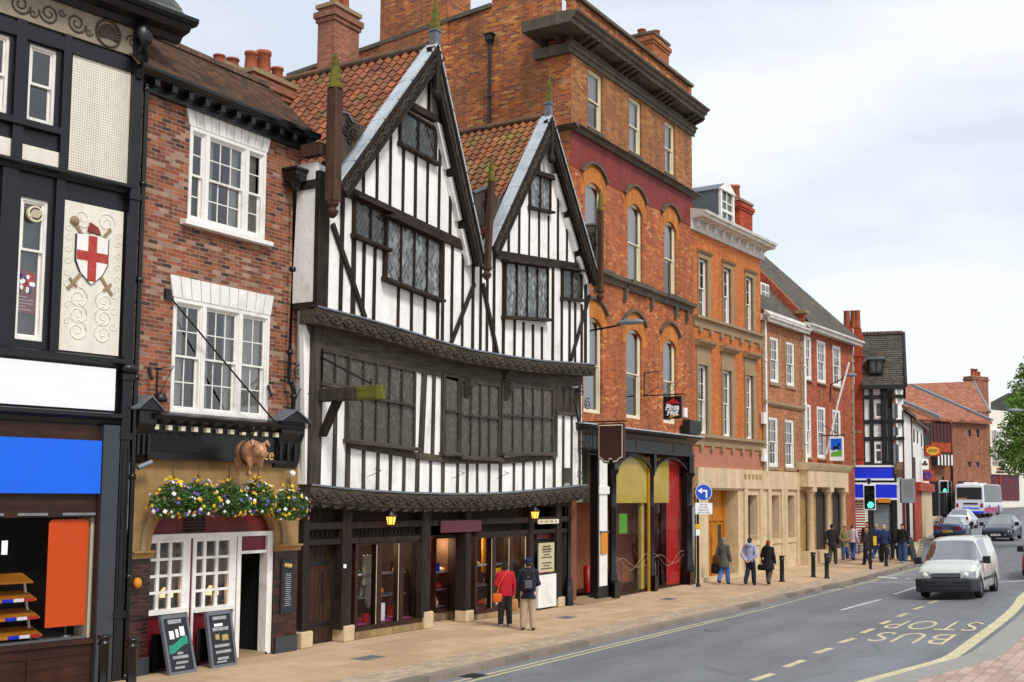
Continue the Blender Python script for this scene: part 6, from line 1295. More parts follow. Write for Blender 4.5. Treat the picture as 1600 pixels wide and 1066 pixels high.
for r in ws: wd.cut().box(r[0] + .1, r[0] + .16, -.4, -.3, r[2], r[3]); wd.box(r[1] - .05, r[1], -.4, -.3, r[2], r[3]); wd.box(r[0], r[1], -.4, -.3, r[2] + .9, r[2] + .95)
wd.obj('window', M['brown'], Bk); g = MB()
for r in ws: g.cut().quad((r[0], -.36, r[2]), (r[1], -.36, r[2]), (r[1], -.36, r[3]), (r[0], -.36, r[3]))
g.obj('pane', M['glass'], Bk)
dd = MB(); dd.box(dz[0] - .15, dz[1] + .1, -.52, -.48, 0, gz0); D_ = dd.obj('door', M['owood'], Bk); k = MB(); k.box(dz[0], dz[0] + .08, -.48, -.40, 0, gz0 - .1); k.box(dz[1] - .25, dz[1] - .15, -.48, -.40, 0, gz0 - .1); k.box(dz[0] + .08, dz[1] - .25, -.48, -.42, 2.35, 2.45); k.box((dz[0] + dz[1]) / 2 - .1, (dz[0] + dz[1]) / 2, -.48, -.43, 0, 2.35); k.obj('door_frame', M['owood'], D_); k = MB(); k.box(dz[0] + .2, dz[0] + .5, -.478, -.46, 1.0, 2.2); k.cut().box(dz[1] - .7, dz[1] - .4, -.478, -.46, .9, 2.2); k.obj('door_light', M['dark'], D_); MB().box(dz[0] + .22, dz[0] + .45, -.458, -.455, .85, 1.15).obj('door_notice', M['yellow'], D_); MB().box(dz[0] + .25, dz[0] + .42, -.458, -.455, 1.3, 1.75).obj('door_notice', M['white2'], D_)
lt = MB(); q = F5.rect(1163, 737, 753, 1192, .16)
for i in range(5): w = (q[1] - q[0]) / 5; lt.box(q[0] + i * w, q[0] + i * w + w * .6, .161, .164, q[2] + .1, q[3] - .1)
lt.obj('ghost_lettering', M['stoneY'], Bk)

# ---- narrow quoined house
Q = thing('quoined_house', 'narrow pale brick house with quoins, paired sash windows and a white cornice', 'house', F5)
qu0, qu1 = bu1, F5.loc(1254, 600, 0)[0]
qt = [F5.rect(1201.5, 525, 597.5, 1216), F5.rect(1226.6, 533, 601, 1240.6)]; ql = [F5.rect(1199.5, 651, 730, 1215), F5.rect(1225, 655, 730, 1240)]
av = lambda L: [(r[0], r[1], sum(x[2] for x in L) / len(L), sum(x[3] for x in L) / len(L)) for r in L]
qt, ql = av(qt), av(ql); zq = Y5(1225, 500)[1]; zqc = Y5(1264, 517, .5)[1]
mb = MB(); mb.wall(qu0, qu1, gz1, zq + .1, .02, qt + ql, .14); mb.obj('wall', M['brickD'], Q); room(Q, qt + ql, 'dark', -.16, .8)
for r in qt + ql: sash(Q, r[0], r[1], r[2], r[3], -.03, 3, 2, 2, 'white', .1, .025, 'sides')
qn = MB()
for i in range(int((zq - gz1) / .34)):
    z = gz1 + i * .34; w = .34 if i % 2 else .24; qn.box(qu0 + .02, qu0 + w, .0, .06, z + .01, z + .33); qn.box(qu1 - w, qu1 - .02, .0, .06, z + .01, z + .33)
zsq = Y5(1225, 635)[1]; qn.prism_u([(0, zsq - .1), (.08, zsq - .1), (.16, zsq), (.16, zsq + .12), (0, zsq + .12)], qu0, qu1)
for r in qt + ql: qn.box(r[0] - .1, r[0], .02, .05, r[2], r[3] + .1); qn.box(r[1], r[1] + .1, .02, .05, r[2], r[3] + .1); qn.box(r[0] - .12, r[1] + .12, .02, .10, r[2] - .14, r[2])
qn.obj('quoins', M['stoneG'], Q)
cn = MB(); cn.prism_u([(0, zq - .35), (.08, zq - .35), (.14, zq - .2), (.2, zq + .1), (.36, zqc - .1), (.38, zqc + .02), (.46, zqc + .05), (.46, zqc + .13), (0, zqc + .25)], qu0 - .05, qu1 + .1); cn.obj('cornice', M['cornw'], Q)
MB().prism_u([(.3, zqc + .2), (-3.6, zqc + 4.4), (-7.8, zqc + .2)], qu0, qu1).obj('roof', M['dktile'], Q)
dq = F5.rect(1190, 441, 481, 1202, -.9); b = MB(); b.box(dq[0] - .1, dq[1], -2.8, -.9, dq[2], dq[3]); o = b.obj('dormer', M['white'], Q); b = MB(); b.box(dq[0], dq[1] - .06, -.9, -.885, dq[2] + .1, dq[3] - .08); b.obj('pane', M['glass'], o); b = MB(); bars(b, dq[0], dq[1] - .06, dq[2] + .1, dq[3] - .08, -.9, -.87, 2, 3, .05); b.obj('dormer_window', M['white'], o)
pw_ = MB(); pw_.prism_u([(.15, zqc + .2), (.15, zqc + .9), (-.1, zqc + 1.1), (-3.6, zqc + 4.9), (-3.6, zqc + 4.2)], qu1 - .05, qu1 + .25); pw_.obj('party_wall', M['brickE'], Q); MB().box(qu1 - .15, qu1 + .35, -.25, .25, zqc + .9, zqc + 1.05).obj('party_wall_cap', M['stoneG'], Q)
pipe(Q, [(qu0 + .26, .1, zq - .2), (qu0 + .26, .1, gz1)], .05, 'white'); pipe(Q, [(qu1 - .0, .12, zq), (qu1 - .0, .12, .1)], .06, 'white')
for y0, y1 in ((644, 662), (701, 721)): q = F5.rect(1190, y0, y1, 1195.5, .1); tag(MB().box(q[0], q[1], .06, .2, q[2], q[3]).obj('alarm_box', M['white'], None, fr=F5), 'white alarm box on the quoins, ' + ('upper of two' if y0 < 660 else 'lower of two'), 'alarm', 'alarm boxes on the quoins')

# ---- red brick house with the stone porch
Rr = thing('red_brick_house', 'red brick house with six white sash windows above a columned stone porch', 'house', F5)
ru0, ru1 = qu1 + .02, F5.loc(1334, 650, 0)[0]
rt_ = av([F5.rect(1255, 524.5, 592, 1267), F5.rect(1276, 531, 597, 1289.5), F5.rect(1300.7, 539, 602, 1313)]); rl_ = av([F5.rect(1255.6, 631, 714, 1267), F5.rect(1276, 635.5, 715.5, 1289.5), F5.rect(1300.7, 640, 717.5, 1313)])
zr = Y5(1293, 527)[1]; zrc = Y5(1331, 532, .5)[1]; zp1 = Y5(1290, 727)[1]
mb = MB(); mb.wall(ru0, ru1, -.1, zr + .2, 0, rt_ + rl_, .1); mb.quad((ru1, 0, 0), (ru1, -8, 0), (ru1, -8, zr), (ru1, 0, zr)); mb.obj('wall', M['brickE'], Rr); room(Rr, rt_ + rl_, 'dark', -.12, .8)
for r in rt_ + rl_: sash(Rr, r[0], r[1], r[2], r[3], -.02, 3, 2, 2, 'white', .1, .028, 'sides', .12, 'stoneG')
cn = MB(); cn.prism_u([(0, zr), (.1, zr), (.2, zr + .2), (.42, zrc - .1), (.44, zrc + .04), (.54, zrc + .07), (.54, zrc + .16), (0, zrc + .3)], ru0 - .05, ru1 + .4); cn.obj('cornice', M['cornw'], Rr)
rf = MB(); a, b_ = ru0, ru1 + .3; zt = zrc + 4.6; rf.add([(a, .35, zrc + .25), (b_, .35, zrc + .25), (b_ - 3.2, -3.6, zt), (a, -3.6, zt), (a, -7.6, zrc + .2), (b_, -7.6, zrc + .2)], [(0, 1, 2, 3), (3, 2, 5, 4), (1, 5, 2)]); rf.obj('roof', M['dktile'], Rr)
qn = MB()
for i in range(int((zr - zp1) / .36)): z = zp1 + i * .36; w = .4 if i % 2 else .28; qn.box(ru1 - w, ru1 + .02, .0, .05, z, z + .34)
for r in rl_ : qn.box((r[0] + r[1]) / 2 - .04, (r[0] + r[1]) / 2 + .04, .0, .04, r[3] + .35, r[3] + .9)
qn.obj('quoins', M['stoneG'], Rr)
pz = Y5(1290, 762)[1]; p0, p1 = F5.loc(1262, 800, .5)[0], F5.loc(1325, 800, .5)[0]; pr = MB(); pr.box(p0, p1, -.0, .55, pz, zp1 - .3); pr.prism_u([(0, zp1 - .3), (.6, zp1 - .3), (.72, zp1 - .12), (.78, zp1), (0, zp1 + .08)], p0 - .1, p1 + .15); pr.obj('porch_entablature', M['stone'], Rr)
cl = MB()
for x in (1269, 1296, 1319): u = F5.loc(x, 800, .4)[0]; cl.cut().lathe([(.24, 0), (.24, .15), (.19, .2), (.18, .3), (.155, pz - .35), (.2, pz - .3), (.2, pz - .22)], (u, .32, 0), 14); cl.box(u - .24, u + .24, .08, .56, pz - .22, pz)
cl.obj('porch_column', M['stone'], Rr); MB().box(p0, p1, -.05, .12, 0, pz).obj('porch_back', M['stoneY'], Rr); k = MB()
for x0, x1 in ((1276, 1290), (1302, 1314)): k.cut().box(F5.loc(x0, 800, .15)[0], F5.loc(x1, 800, .15)[0], .121, .14, .9, pz - .1)
k.obj('porch_window', M['dark'], Rr); MB().box(p0, p1, .12, .5, 0, .85).obj('porch_wall', M['stone'], Rr)
MB().box(ru0, p0 - .02, .0, .1, .0, zp1).obj('red_pier', M['brickR'], Rr)
q = F5.loc(1291, 710, .1); mast = MB(); mast.tube([(q[0], .1, q[1]), (q[0], .75, q[1] + 2.6), (q[0], 1.3, q[1] + 4.4)], .05, 8); tag(mast.obj('flagpole', M['white'], None, fr=F5), 'bare white flagpole leaning out from the red brick house', 'flagpole')
wall_lamp(1296, 601, 1.5, 1336, 'street lamp on a bent arm fixed to the red brick house', .35, F5, post=.9)
u, zb = F5.loc(1297, 720, .3); v = .3
while proj(F5.P(u, v, zb))[0] < 1318 and v < 4: v += .01
zt = F5.loc(1297, 683, .3)[1]; zm = (zb + zt) / 2; hw, hh = (v - .3) / 2, (zt - zb) / 2
t = thing('hanging_sign', 'white framed pictorial hanging sign of a dark horse running on green grass', 'sign', Fr(F5.P(u, .3 + hw, zm), F5.a - PI / 2))
MB().box(-hw, hw, -.05, .05, -hh, hh).obj('board', M['white2'], t); b = MB(); b.box(-hw * .82, hw * .82, .05, .056, -hh * .1, hh * .85); b.obj('picture_sky', M['blue'], t); b = MB(); b.prism([(-hw * .82, -hh * .65), (hw * .82, -hh * .65), (hw * .82, -hh * .05), (hw * .1, -hh * .2), (-hw * .82, -hh * .35)], .05, .06); b.obj('picture_grass', M['green'], t)
b = MB(); b.prism([(-hw * .55, hh * .02), (-hw * .3, hh * .22), (hw * .2, hh * .2), (hw * .42, hh * .52), (hw * .62, hh * .42), (hw * .48, hh * .3), (hw * .4, hh * .02), (hw * .6, -hh * .2), (hw * .3, -hh * .02), (-hw * .2, -hh * .02), (-hw * .55, -hh * .32), (-hw * .42, -hh * .02)], .056, .066); b.obj('picture_horse', M['black'], t)
b = MB(); b.tube([(-hw - .35, 0, hh + .08), (hw + .1, 0, hh + .08)], .03, 6); b.tube([(-hw - .35, 0, hh + .6), (hw * .5, 0, hh + .08)], .015, 5); b.obj('bracket', M['iron'], t)
# ============================================================ the corner block and the far end of the street
def at(px, py, depth): return CAM + ray(px, py) * (depth / FOC)
O8 = F5.P(ru1 + 1.6, -.4, 0); e8 = vpdir(1385); F8 = Fr((O8.x, O8.y, gz(O8.x, O8.y)), math.atan2(-e8.x, e8.y))
R8 = lambda *a, **k: F8.rect(*a, **k)
# tall red chimney wall
K = thing('red_chimney_house', 'bright red brick gable with two tall joined chimney stacks', 'house', F8)
ca, cb_ = F8.loc(1321, 600, .15)[0], F8.loc(1347.5, 600, .15)[0]; zt = F8.loc(1330, 511, .15)[1]; zs_ = F8.loc(1330, 600, .15)[1]
b = MB(); b.box(ca, cb_, -2.2, .15, -.2, zs_); m_ = (ca + cb_) / 2; b.obj('wall', M['brickR'], K); b = MB(); b.box(ca + .08, m_ - .03, -1.2, .15, zs_, zt); b.box(m_ + .03, cb_, -1.2, .20, zs_ - 4, zt - .1)
for (p, q) in ((ca + .08, m_ - .03), (m_ + .03, cb_)): b.box(p - .08, q + .08, -1.28, .28, zt - .9, zt - .45); b.box(p - .05, q + .05, -1.25, .25, zt - 1.6, zt - 1.5)
o = b.obj('chimney', M['brickR'], K); b = MB()
for u in ((ca + m_) / 2 - .1, (ca + m_) / 2 + .25, (m_ + cb_) / 2): b.cut().lathe([(.17, 0), (.18, .1), (.16, .9), (.19, .95), (.12, .95)], (u, -.4, zt), 12)
b.obj('chimney_pot', M['terra'], o); q = R8(1322, 603, 642, 1328, .16); MB().box(q[0], q[1], .15, .2, q[2], q[3]).obj('window', M['white'], K); q = R8(1321, 644, 671, 1328, .16); MB().box(q[0], q[1], .15, .22, q[2], q[3]).obj('dark_panel', M['leadd'], K); q = R8(1320, 673, 677, 1346, .16); MB().box(q[0], q[1], .15, .2, q[2], q[3]).obj('string_course', M['stone'], K)
# timbered corner house over the blue shop
C = thing('timbered_corner_house', 'black and white timbered corner house with a steep tiled roof above blank blue signs', 'house', F8)
w0, w1 = cb_ + .02, F8.loc(1394, 660, 0)[0]; zb_, zt_ = F8.loc(1360, 727, 0)[1], F8.loc(1360, 602, 0)[1]
MB().box(w0, w1, -5, 0, 0, zt_ + .1).obj('wall', M['plaster'], C)
tb = MB()
for x, w in ((1348, .2), (1362, .2), (1383, .17), (1388, .1), (1393, .2)): u = F8.loc(x, 660, 0)[0]; tb.box(u - w / 2, u + w / 2, -.02, .06, zb_, zt_)
for y, h in ((603, .25), (621, .22), (659.5, .22), (686, .22), (725, .2)): z = F8.loc(1360, y, 0)[1]; tb.box(w0, w1 + .05, -.02, .065, z - h / 2, z + h / 2)
tb.obj('timber_frame', M['blk'], C)
wn = [R8(1366, 627, 654, 1379.5), R8(1366, 691, 724, 1379.5)]
for i, r in enumerate(wn): o = MB().box(r[0], r[1], .0, .08, r[2], r[3]).obj('window', M['white'], C); k = MB(); a, b_, c, d = r; mid = c + (d - c) * .62; g = MB(); [g.box(a + .1, b_ - .1, .07, .084, lo, hi) for lo, hi in (((c + .12, d - .12),) if i == 0 else ((c + .12, mid - .06), (mid + .06, d - .12)))]; g.obj('pane', M['leadl'], o)
bo0, bo1 = F8.loc(1394, 660, .2)[0], F8.loc(1412, 660, .2)[0]; by = MB(); zo0 = F8.loc(1402, 722, .2)[1]
by.prism_z([(bo0, 0), (bo0 + .2, .5), (bo1 - .35, .5), (bo1, 0)], zo0, zt_ - .3); by.obj('oriel_bay', M['plaster'], C); [MB().box(bo0 - .02, bo1 + .02, .0, .515, z, z + .18).obj('oriel_band', M['blk'], C) for z in (F8.loc(1400, y, .5)[1] for y in (661, 688, 622))]; ow = MB(); og = MB()
for (y0, y1) in ((627, 657), (664, 684), (691, 728)):
    z1_, z0_ = F8.loc(1400, y0, .5)[1], F8.loc(1400, y1, .5)[1]; ow.box(bo0 + .22, bo1 - .37, .49, .53, z0_, z1_); n = 3
    for i in range(n): a = bo0 + .3 + i * (bo1 - bo0 - .75) / n; og.box(a, a + (bo1 - bo0 - .75) / n - .1, .52, .536, z0_ + .12, z1_ - .12)
o = ow.obj('oriel_window', M['white'], C); og.obj('pane', M['greyp'], o); b = MB(); b.prism_u([(0, zo0), (.5, zo0), (.4, zo0 - .4), (0, zo0 - .9)], bo0 + .05, bo1 - .1); b.obj('oriel_corbel', M['stoneG'], C)
r0, r1 = F8.loc(1346, 560, .5)[0], F8.loc(1413, 560, .5)[0]; ze, zr_ = F8.loc(1370, 602, .5)[1], F8.loc(1380, 522, -2.4)[1]; rf = MB(); n = 24
for k in range(n): a0, a1 = .5 - 3.1 * k / n, .5 - 3.1 * (k + 1) / n - .03; h0, h1 = ze + (zr_ - ze) * k / n, ze + (zr_ - ze) * (k + 1) / n; rf.prism_u([(a0, h0), (a0, h0 + .03), (a1, h1 + .008), (a1, h1)], r0, r1)
rf.prism_u([(-2.6, zr_), (-5.6, ze), (-2.6, ze)], r0, r1); o = rf.obj('roof', M['dktile'], C); b = MB()
for i in range(12): u = r0 + (r1 - r0) * i / 12; b.tube([(u, -2.6, zr_ + .03), (u + (r1 - r0) / 12.5, -2.6, zr_ + .05)], .14, 7)
b.obj('ridge_tiles', M['oldtile'], o); b = MB(); b.prism_u([(.6, ze - .15), (.6, ze + .1), (-2.6, zr_ + .12), (-5.6, ze + .05), (-5.6, ze - .25), (-2.6, zr_ - .25)], r1, r1 + .12); b.box(r0, r1, .35, .55, ze - .2, ze); b.obj('bargeboard', M['blk'], C)
q = R8(1358, 562, 584, 1380, .1); b = MB(); b.box(q[0], q[1], -2, .1, q[2], q[3]); o = b.obj('roof_dormer', M['blk'], C); b = MB(); b.box(q[0] - .12, q[1] + .12, -2.1, .2, q[3], q[3] + .12); b.obj('dormer_lead', M['leadd'], o); b = MB(); [b.box(a, c, .1, .115, q[2] + .1, q[3] - .1) for a, c in ((q[0] + .1, (q[0] + q[1]) / 2 - .05), ((q[0] + q[1]) / 2 + .05, q[1] - .1))]; b.obj('pane', M['leadl'], o)
b = MB(); b.prism_u([(0, ze - .3), (.45, ze - .15), (.45, ze - .3), (.1, ze - 1.2), (0, ze - 1.2)], w1 - .2, w1); b.obj('brace', M['blk'], C); pipe(C, [(w1 - .5, .12, zt_ - .2), (w1 - .5, .12, zb_)], .05, 'blk')
sa, sb = F8.loc(1323, 740, .4)[0], F8.loc(1395, 740, .4)[0]; q1 = R8(1323, 730, 747.5, 1395, .4); q2 = R8(1323, 757, 777.6, 1401, .45)
b = MB(); b.box(q1[0], q1[1], .2, .4, q1[2], q1[3]); b.cut().box(q2[0], q2[1], .2, .45, q2[2], q2[3]); b.obj('shop_sign', M['rblue'], C); b = MB()
for q in (q1, q2): b.cut().box(q[0] - .06, q[1] + .06, .18, .47, q[2] - .1, q[2] - .003); b.box(q[0] - .06, q[1] + .06, .18, .44, q[3] + .003, q[3] + .1)
b.obj('sign_border', M['white2'], C); b = MB(); b.box(q2[0], q2[1], -3, .1, 0, q2[2]); b.box(q2[0], q2[1], -.1, .2, q2[2], q1[3]); b.obj('shop_wall', M['blk'], C)
for x0, x1, y0 in ((1323, 1357, 779), (1365, 1391, 788)):
    q = R8(x0, y0, 884, x1, .15); b = MB()
    n = 26
    for i in range(n): z = q[2] + (q[3] - q[2]) * i / n; b.prism_u([(.1, z), (.16, z), (.14, z + (q[3] - q[2]) / n - .01), (.1, z + (q[3] - q[2]) / n - .01)], q[0], q[1])
    b.obj('roller_shutter', M['greyp' if x0 > 1360 else 'white'], C)
q = R8(1371, 779, 785.5, 1391.5, .5); MB().box(q[0], q[1], .3, .5, q[2], q[3]).obj('small_sign', M['petalo'], C)
b = MB(); u0_, u1_ = F8.loc(1394, 800, .3)[0], F8.loc(1402, 800, .3)[0]; b.box(u0_, u1_, -.2, .3, 0, q1[2]); b.obj('black_pilaster', M['blk'], C)
# white houses receding behind the corner
cp = F8.P(F8.loc(1411, 700, .1)[0], .1, 0); e9 = vpdir(1590); F9 = Fr(cp, math.atan2(e9.y, e9.x))
def zat(x, y): return F9.loc(x, y)[1]
Wh = thing('white_rendered_house', 'white rendered house receding behind the timbered corner with small dark windows', 'house', F9); uu1 = F9.loc(1442.5, 700)[0]; um = F9.loc(1424, 690)[0]; zA_, zB_ = zat(1412, 643), zat(1424, 652)
b = MB(); b.box(0, um, -6, 0, 0, zA_); b.obj('wall', M['white'], Wh); b = MB(); b.box(um + .02, uu1, -6, .02, 0, zat(1433, 663)); b.obj('wall', M['white'], Wh)
b = MB(); b.prism_u([(.3, zA_ - .1), (.3, zA_ + .05), (-3.2, zA_ + 3.4), (-3.2, zA_ + 3.2)], 0, um); zM = zat(1433, 663); b.prism_u([(.3, zM - .1), (.3, zM + .05), (-3.2, zM + 3.0), (-3.2, zM + 2.8)], um, uu1 + 1.2); b.obj('roof', M['dktile'], Wh)
b = MB()
for x0, x1, y0, y1 in ((1426, 1428.3, 670, 690), (1431.5, 1433.5, 673, 692), (1438, 1440, 678, 697), (1426, 1429.5, 714, 755)): q = F9.rect(x0, y0, y1, x1); b.cut().box(q[0], q[1], .0, .04, q[2], q[3])
b.obj('window', M['dark'], Wh); b = MB(); b.box(-.02, .10, -.1, .05, 0, zA_); b.cut().box(um - .1, um + .1, -.1, .06, 0, zB_); b.obj('downpipe', M['plum'], Wh)
Sh = thing('red_fronted_shop', 'red and orange fronted shop below jettied black timbers at the far bend', 'shop building', F9); us, ue = uu1 + .05, F9.loc(1452, 760)[0]
b = MB(); b.box(us, ue, -6, 0, 0, zat(1446, 690)); b.obj('wall', M['white'], Sh); b = MB()
for i in range(5): u = us + (ue - us) * i / 4.2; b.box(u, u + .25, 0, .06, zat(1446, 712), zat(1446, 678))
b.box(us, ue, 0, .1, zat(1446, 714), zat(1446, 711)); b.obj('timber_frame', M['blk'], Sh); b = MB(); b.box(F9.loc(1428, 755)[0], ue, -.0, .35, zat(1440, 768), zat(1440, 755)); b.obj('fascia', M['brickR'], Sh); b = MB(); b.box(F9.loc(1426, 800)[0], F9.loc(1437, 800)[0], .05, .12, 0, zat(1430, 768)); b.obj('red_shop_front', M['brickR'], Sh); b = MB(); b.box(F9.loc(1437, 800)[0], ue, .05, .15, 0, zat(1440, 768)); b.obj('pale_pilaster', M['stone'], Sh)
# brick theatre closing the view
P10 = at(1470, 806, 104); F10 = Fr((P10.x, P10.y, P10.z - 1), math.atan2(*reversed(vpdir(4200).xy)))
B10 = thing('brown_brick_theatre', 'plain brown brick building with an orange roof and four slim arched windows', 'building', F10); R10 = lambda *a, **k: F10.rect(*a, **k)
q = R10(1487, 655, 812, 1548); b = MB(); hol = [R10(1511.6, 663, 682, 1517) + (.4,), R10(1524.5, 663, 683, 1530) + (.4,), R10(1511.6, 713, 729.5, 1517) + (.4,), R10(1524, 713, 730, 1530) + (.4,)]; b.wall(q[0], q[1], q[2] - 2, q[3], 0, hol, .2); b.quad((q[1], 0, q[2] - 2), (q[1], -14, q[2] - 2), (q[1], -14, q[3]), (q[1], 0, q[3])); b.obj('wall', M['brickF'], B10); b = MB()
for h in hol: b.cut().box(h[0] + .06, h[1] - .06, -.25, -.2, h[2], h[3])
b.obj('window', M['grey'], B10); room(B10, [h[:4] for h in hol], 'black', -.26, .3)
lb = R10(1443, 656, 812, 1487, -.3); b = MB(); b.box(lb[0], lb[1], -8, -.3, lb[2] - 2, lb[3]); b.obj('wall', M['brickF'], B10)
b = MB(); qq = R10(1448, 661, 692, 1486, .3); b.box(qq[0], qq[1], -.3, .3, qq[2], qq[3]); o = b.obj('glazed_bay', M['dark'], B10); b = MB()
for i in range(8): u = qq[0] + (qq[1] - qq[0]) * i / 7; b.box(u - .06, u + .06, .3, .36, qq[2], qq[3])
b.obj('mullion', M['dkred'], o); qq = R10(1455, 691, 706, 1486, .35); MB().box(qq[0], qq[1], -.3, .35, qq[2], qq[3]).obj('red_panel', M['brickR'], B10); qq = R10(1466, 707, 727, 1487, .5); o = MB().box(qq[0], qq[1], -.3, .5, qq[2], qq[3]).obj('lower_bay', M['dark'], B10); b = MB()
for i in range(5): u = qq[0] + (qq[1] - qq[0]) * i / 4; b.box(u - .08, u + .08, .5, .54, qq[2], qq[3] - .2)
b.obj('mullion', M['white'], o); qq = R10(1450, 752, 812, 1489, .1); MB().box(qq[0], qq[1], -.3, .1, qq[2] - 1, qq[3]).obj('shop_front', M['black'], B10); b = MB()
for x in (1466, 1478, 1486): u = F10.loc(x, 780, .1)[0]; b.cut().box(u, u + .12, .1, .16, qq[2] - 1, qq[3])
b.obj('shop_mullion', M['steel'], B10); qq = R10(1498, 752, 760, 1522, .1); o = MB().box(qq[0], qq[1], 0, .1, qq[2], qq[3]).obj('dark_fascia', M['blk'], B10)
za, zr_ = F10.loc(1510, 656, .5)[1], F10.loc(1450, 610, -9)[1]; ua, ub = F10.loc(1469, 652, .5)[0], F10.loc(1550, 656, .5)[0]; r = MB(); r.add([(ua, .5, za), (ub, .5, za - .05), (ub - 1.0, -9, zr_ + .3), (ua - 2, -9, zr_)], [(0, 1, 2, 3)]); r.add([(ua - .02, .5, za - .25), (ub, .5, za - .3), (ub, .5, za - .05), (ua - .02, .5, za)], [(0, 1, 2, 3)])
M['ortile'] = tiles('orange_clay_tile', ['a8664a', '9c5a40', 'b07052', '94563e'], .3, .14, 'x', '7a5a40', .4); r.add([(ua - 4.6, -.2, za - .1), (ua, -.2, za - .1), (ua - 2, -9, zr_), (ua - 6, -9, zr_ + .2)], [(0, 1, 2, 3)]); r.obj('roof', M['ortile'], B10)
k = MB(); k.prism_u([(.5, za), (.5, za + .25), (-9, zr_ + .3), (-9, zr_)], ua - .15, ua + .2); k.cut().prism_u([(.5, za), (.5, za + .2), (-9, zr_ + .55), (-9, zr_ + .3)], ub - .15, ub + .2); k.obj('verge', M['greyp'], B10)
P11 = at(1470, 806, 118); F11 = Fr((P11.x, P11.y, P11.z - 1), F10.a); G2 = thing('tiled_gable_block', 'long brown brick block with a high tiled roof and end chimney behind the theatre', 'building', F11); ga, gb_ = F11.loc(1415, 620)[0], F11.loc(1546, 625)[0]; z0_, z1_ = F11.loc(1480, 640)[1], F11.loc(1450, 604, -6)[1]; ur, zr2 = F11.loc(1521, 596, -6); b = MB(); b.add([(ga, 0, z0_), (gb_, 0, z0_), (ur, -6, zr2), (F11.loc(1400, 604, -6)[0], -6, z1_), (ga, -12, z0_), (gb_, -12, z0_)], [(0, 1, 2, 3), (3, 2, 5, 4), (1, 5, 2)]); b.obj('roof', M['ortile'], G2); b = MB(); b.box(ga, gb_, -11.9, -.1, -2, z0_); b.obj('wall', M['brickF'], G2); b = MB(); b.tube([(ur, -6, zr2), (gb_, 0, z0_)], .16, 6); b.obj('verge', M['greyp'], G2); q = F11.rect(1518, 589, 603, 1543, -6); chimney(G2, (q[0] + q[1]) / 2, -6.5, q[2] - 3, q[3], q[1] - q[0], 1.2, 'brickch', [(-.5, 0, .9, .25), (0, 0, .9, .25), (.5, 0, .6, .2)], 'stoneG')
# pale shop terrace on the far side
P12 = at(1575, 787, 135); F12 = Fr((P12.x, P12.y, P12.z - .3), math.atan2(*reversed(vpdir(3000).xy))); D = thing('pale_terrace', 'pale rendered shop terrace behind the tree with a white bay window', 'building', F12); R12 = lambda *a, **k: F12.rect(*a, **k)
q = R12(1546, 640, 790, 1640); b = MB(); b.box(q[0], q[1], -12, 0, q[2] - 1, q[3]); b.obj('wall', M['pargework'], D); b = MB(); zt = F12.loc(1560, 612, -5)[1]; b.prism_u([(.3, q[3]), (-5, zt), (-12, q[3])], F12.loc(1544, 620, -9)[0], q[1]); b.obj('roof', M['slate'], D); b = MB()
for x0, y0, y1, x1 in ((1538, 620, 655, 1548),): qq = R12(x0, y0, y1, x1, .1); b.box(qq[0], qq[1], -1, .1, qq[2], qq[3])
b.obj('parapet_pier', M['white'], D)
for x0, y0, y1, x1 in ((1557, 700, 722, 1578), (1557, 672, 690, 1568)):
    qq = R12(x0, y0, y1, x1, .6); o = MB().box(qq[0], qq[1], 0, .6, qq[2], qq[3]).obj('window', M['white'], D); b = MB(); n = 4
    for i in range(n): a = qq[0] + .12 + i * (qq[1] - qq[0] - .12) / n; b.box(a, a + (qq[1] - qq[0]) / n - .22, .6, .615, qq[2] + .5, qq[3] - .2)
    b.obj('pane', M['dark'], o)
qq = R12(1549, 728, 741, 1597, .3); o = MB().box(qq[0], qq[1], 0, .3, qq[2], qq[3]).obj('shop_fascia', M['cream'], D); b = MB(); b.box(qq[0] + 1.2, qq[0] + 2.9, .3, .33, qq[2] + .5, qq[3] - .18); b.obj('red_lettering_band', M['red'], o); b = MB(); b.box(qq[0] + 1.0, qq[0] + 2.8, .3, .33, qq[2] + .15, qq[2] + .38); b.obj('dark_lettering_band', M['dark'], o)
qq = R12(1551, 742, 782, 1594, .2); o = MB().box(qq[0], qq[1], -.0, .1, qq[2], qq[3]).obj('shop_window', M['plum'], D); b = MB()
for i in range(9): a = qq[0] + rnd.random() * (qq[1] - qq[0] - .5); z = qq[2] + rnd.random() * (qq[3] - qq[2] - .6); b.box(a, a + .3 + rnd.random() * .3, .1, .13, z, z + .5)
b.obj('shop_display', M['redband'], o); b = MB(); b.box(qq[0] + 1.6, qq[0] + 1.85, .1, .2, qq[2], qq[3]); b.obj('shop_post', M['brickR'], o)
# signs over the far pavement
def board(x0, y0, y1, x1, depth, mat, name, label, cat, th=.12):
    p = at((x0 + x1) / 2, (y0 + y1) / 2, depth); f = Fr(p, -.95); w = (x1 - x0) * depth / FOC / 2; h = (y1 - y0) * depth / FOC / 2; t = thing(name, label, cat, f); MB().box(-w, w, -th / 2, th / 2, -h, h).obj('board', M[mat], t); return t, w, h
t, w, h = board(1444, 696, 713, 1470, 72, 'brickR', 'neon_sign', 'round yellow and red sign hanging over the far pavement', 'sign'); 
b = MB(); b.prism([(w * .8 * math.cos(k * PI / 10), h * .75 * math.sin(k * PI / 10)) for k in range(20)], .06, .07); b.obj('sign_face', M['yellow'], t); b = MB()
for i in range(6): b.bar((-w * .55 + i * w * .2, -h * .3), (-w * .45 + i * w * .2, h * .35), .05, .07, .08)
b.obj('sign_script', M['dkred'], t); b = MB(); b.tube([(-w - .6, 0, h * .2), (-w, 0, h * .2)], .03, 5); b.obj('bracket', M['iron'], t)
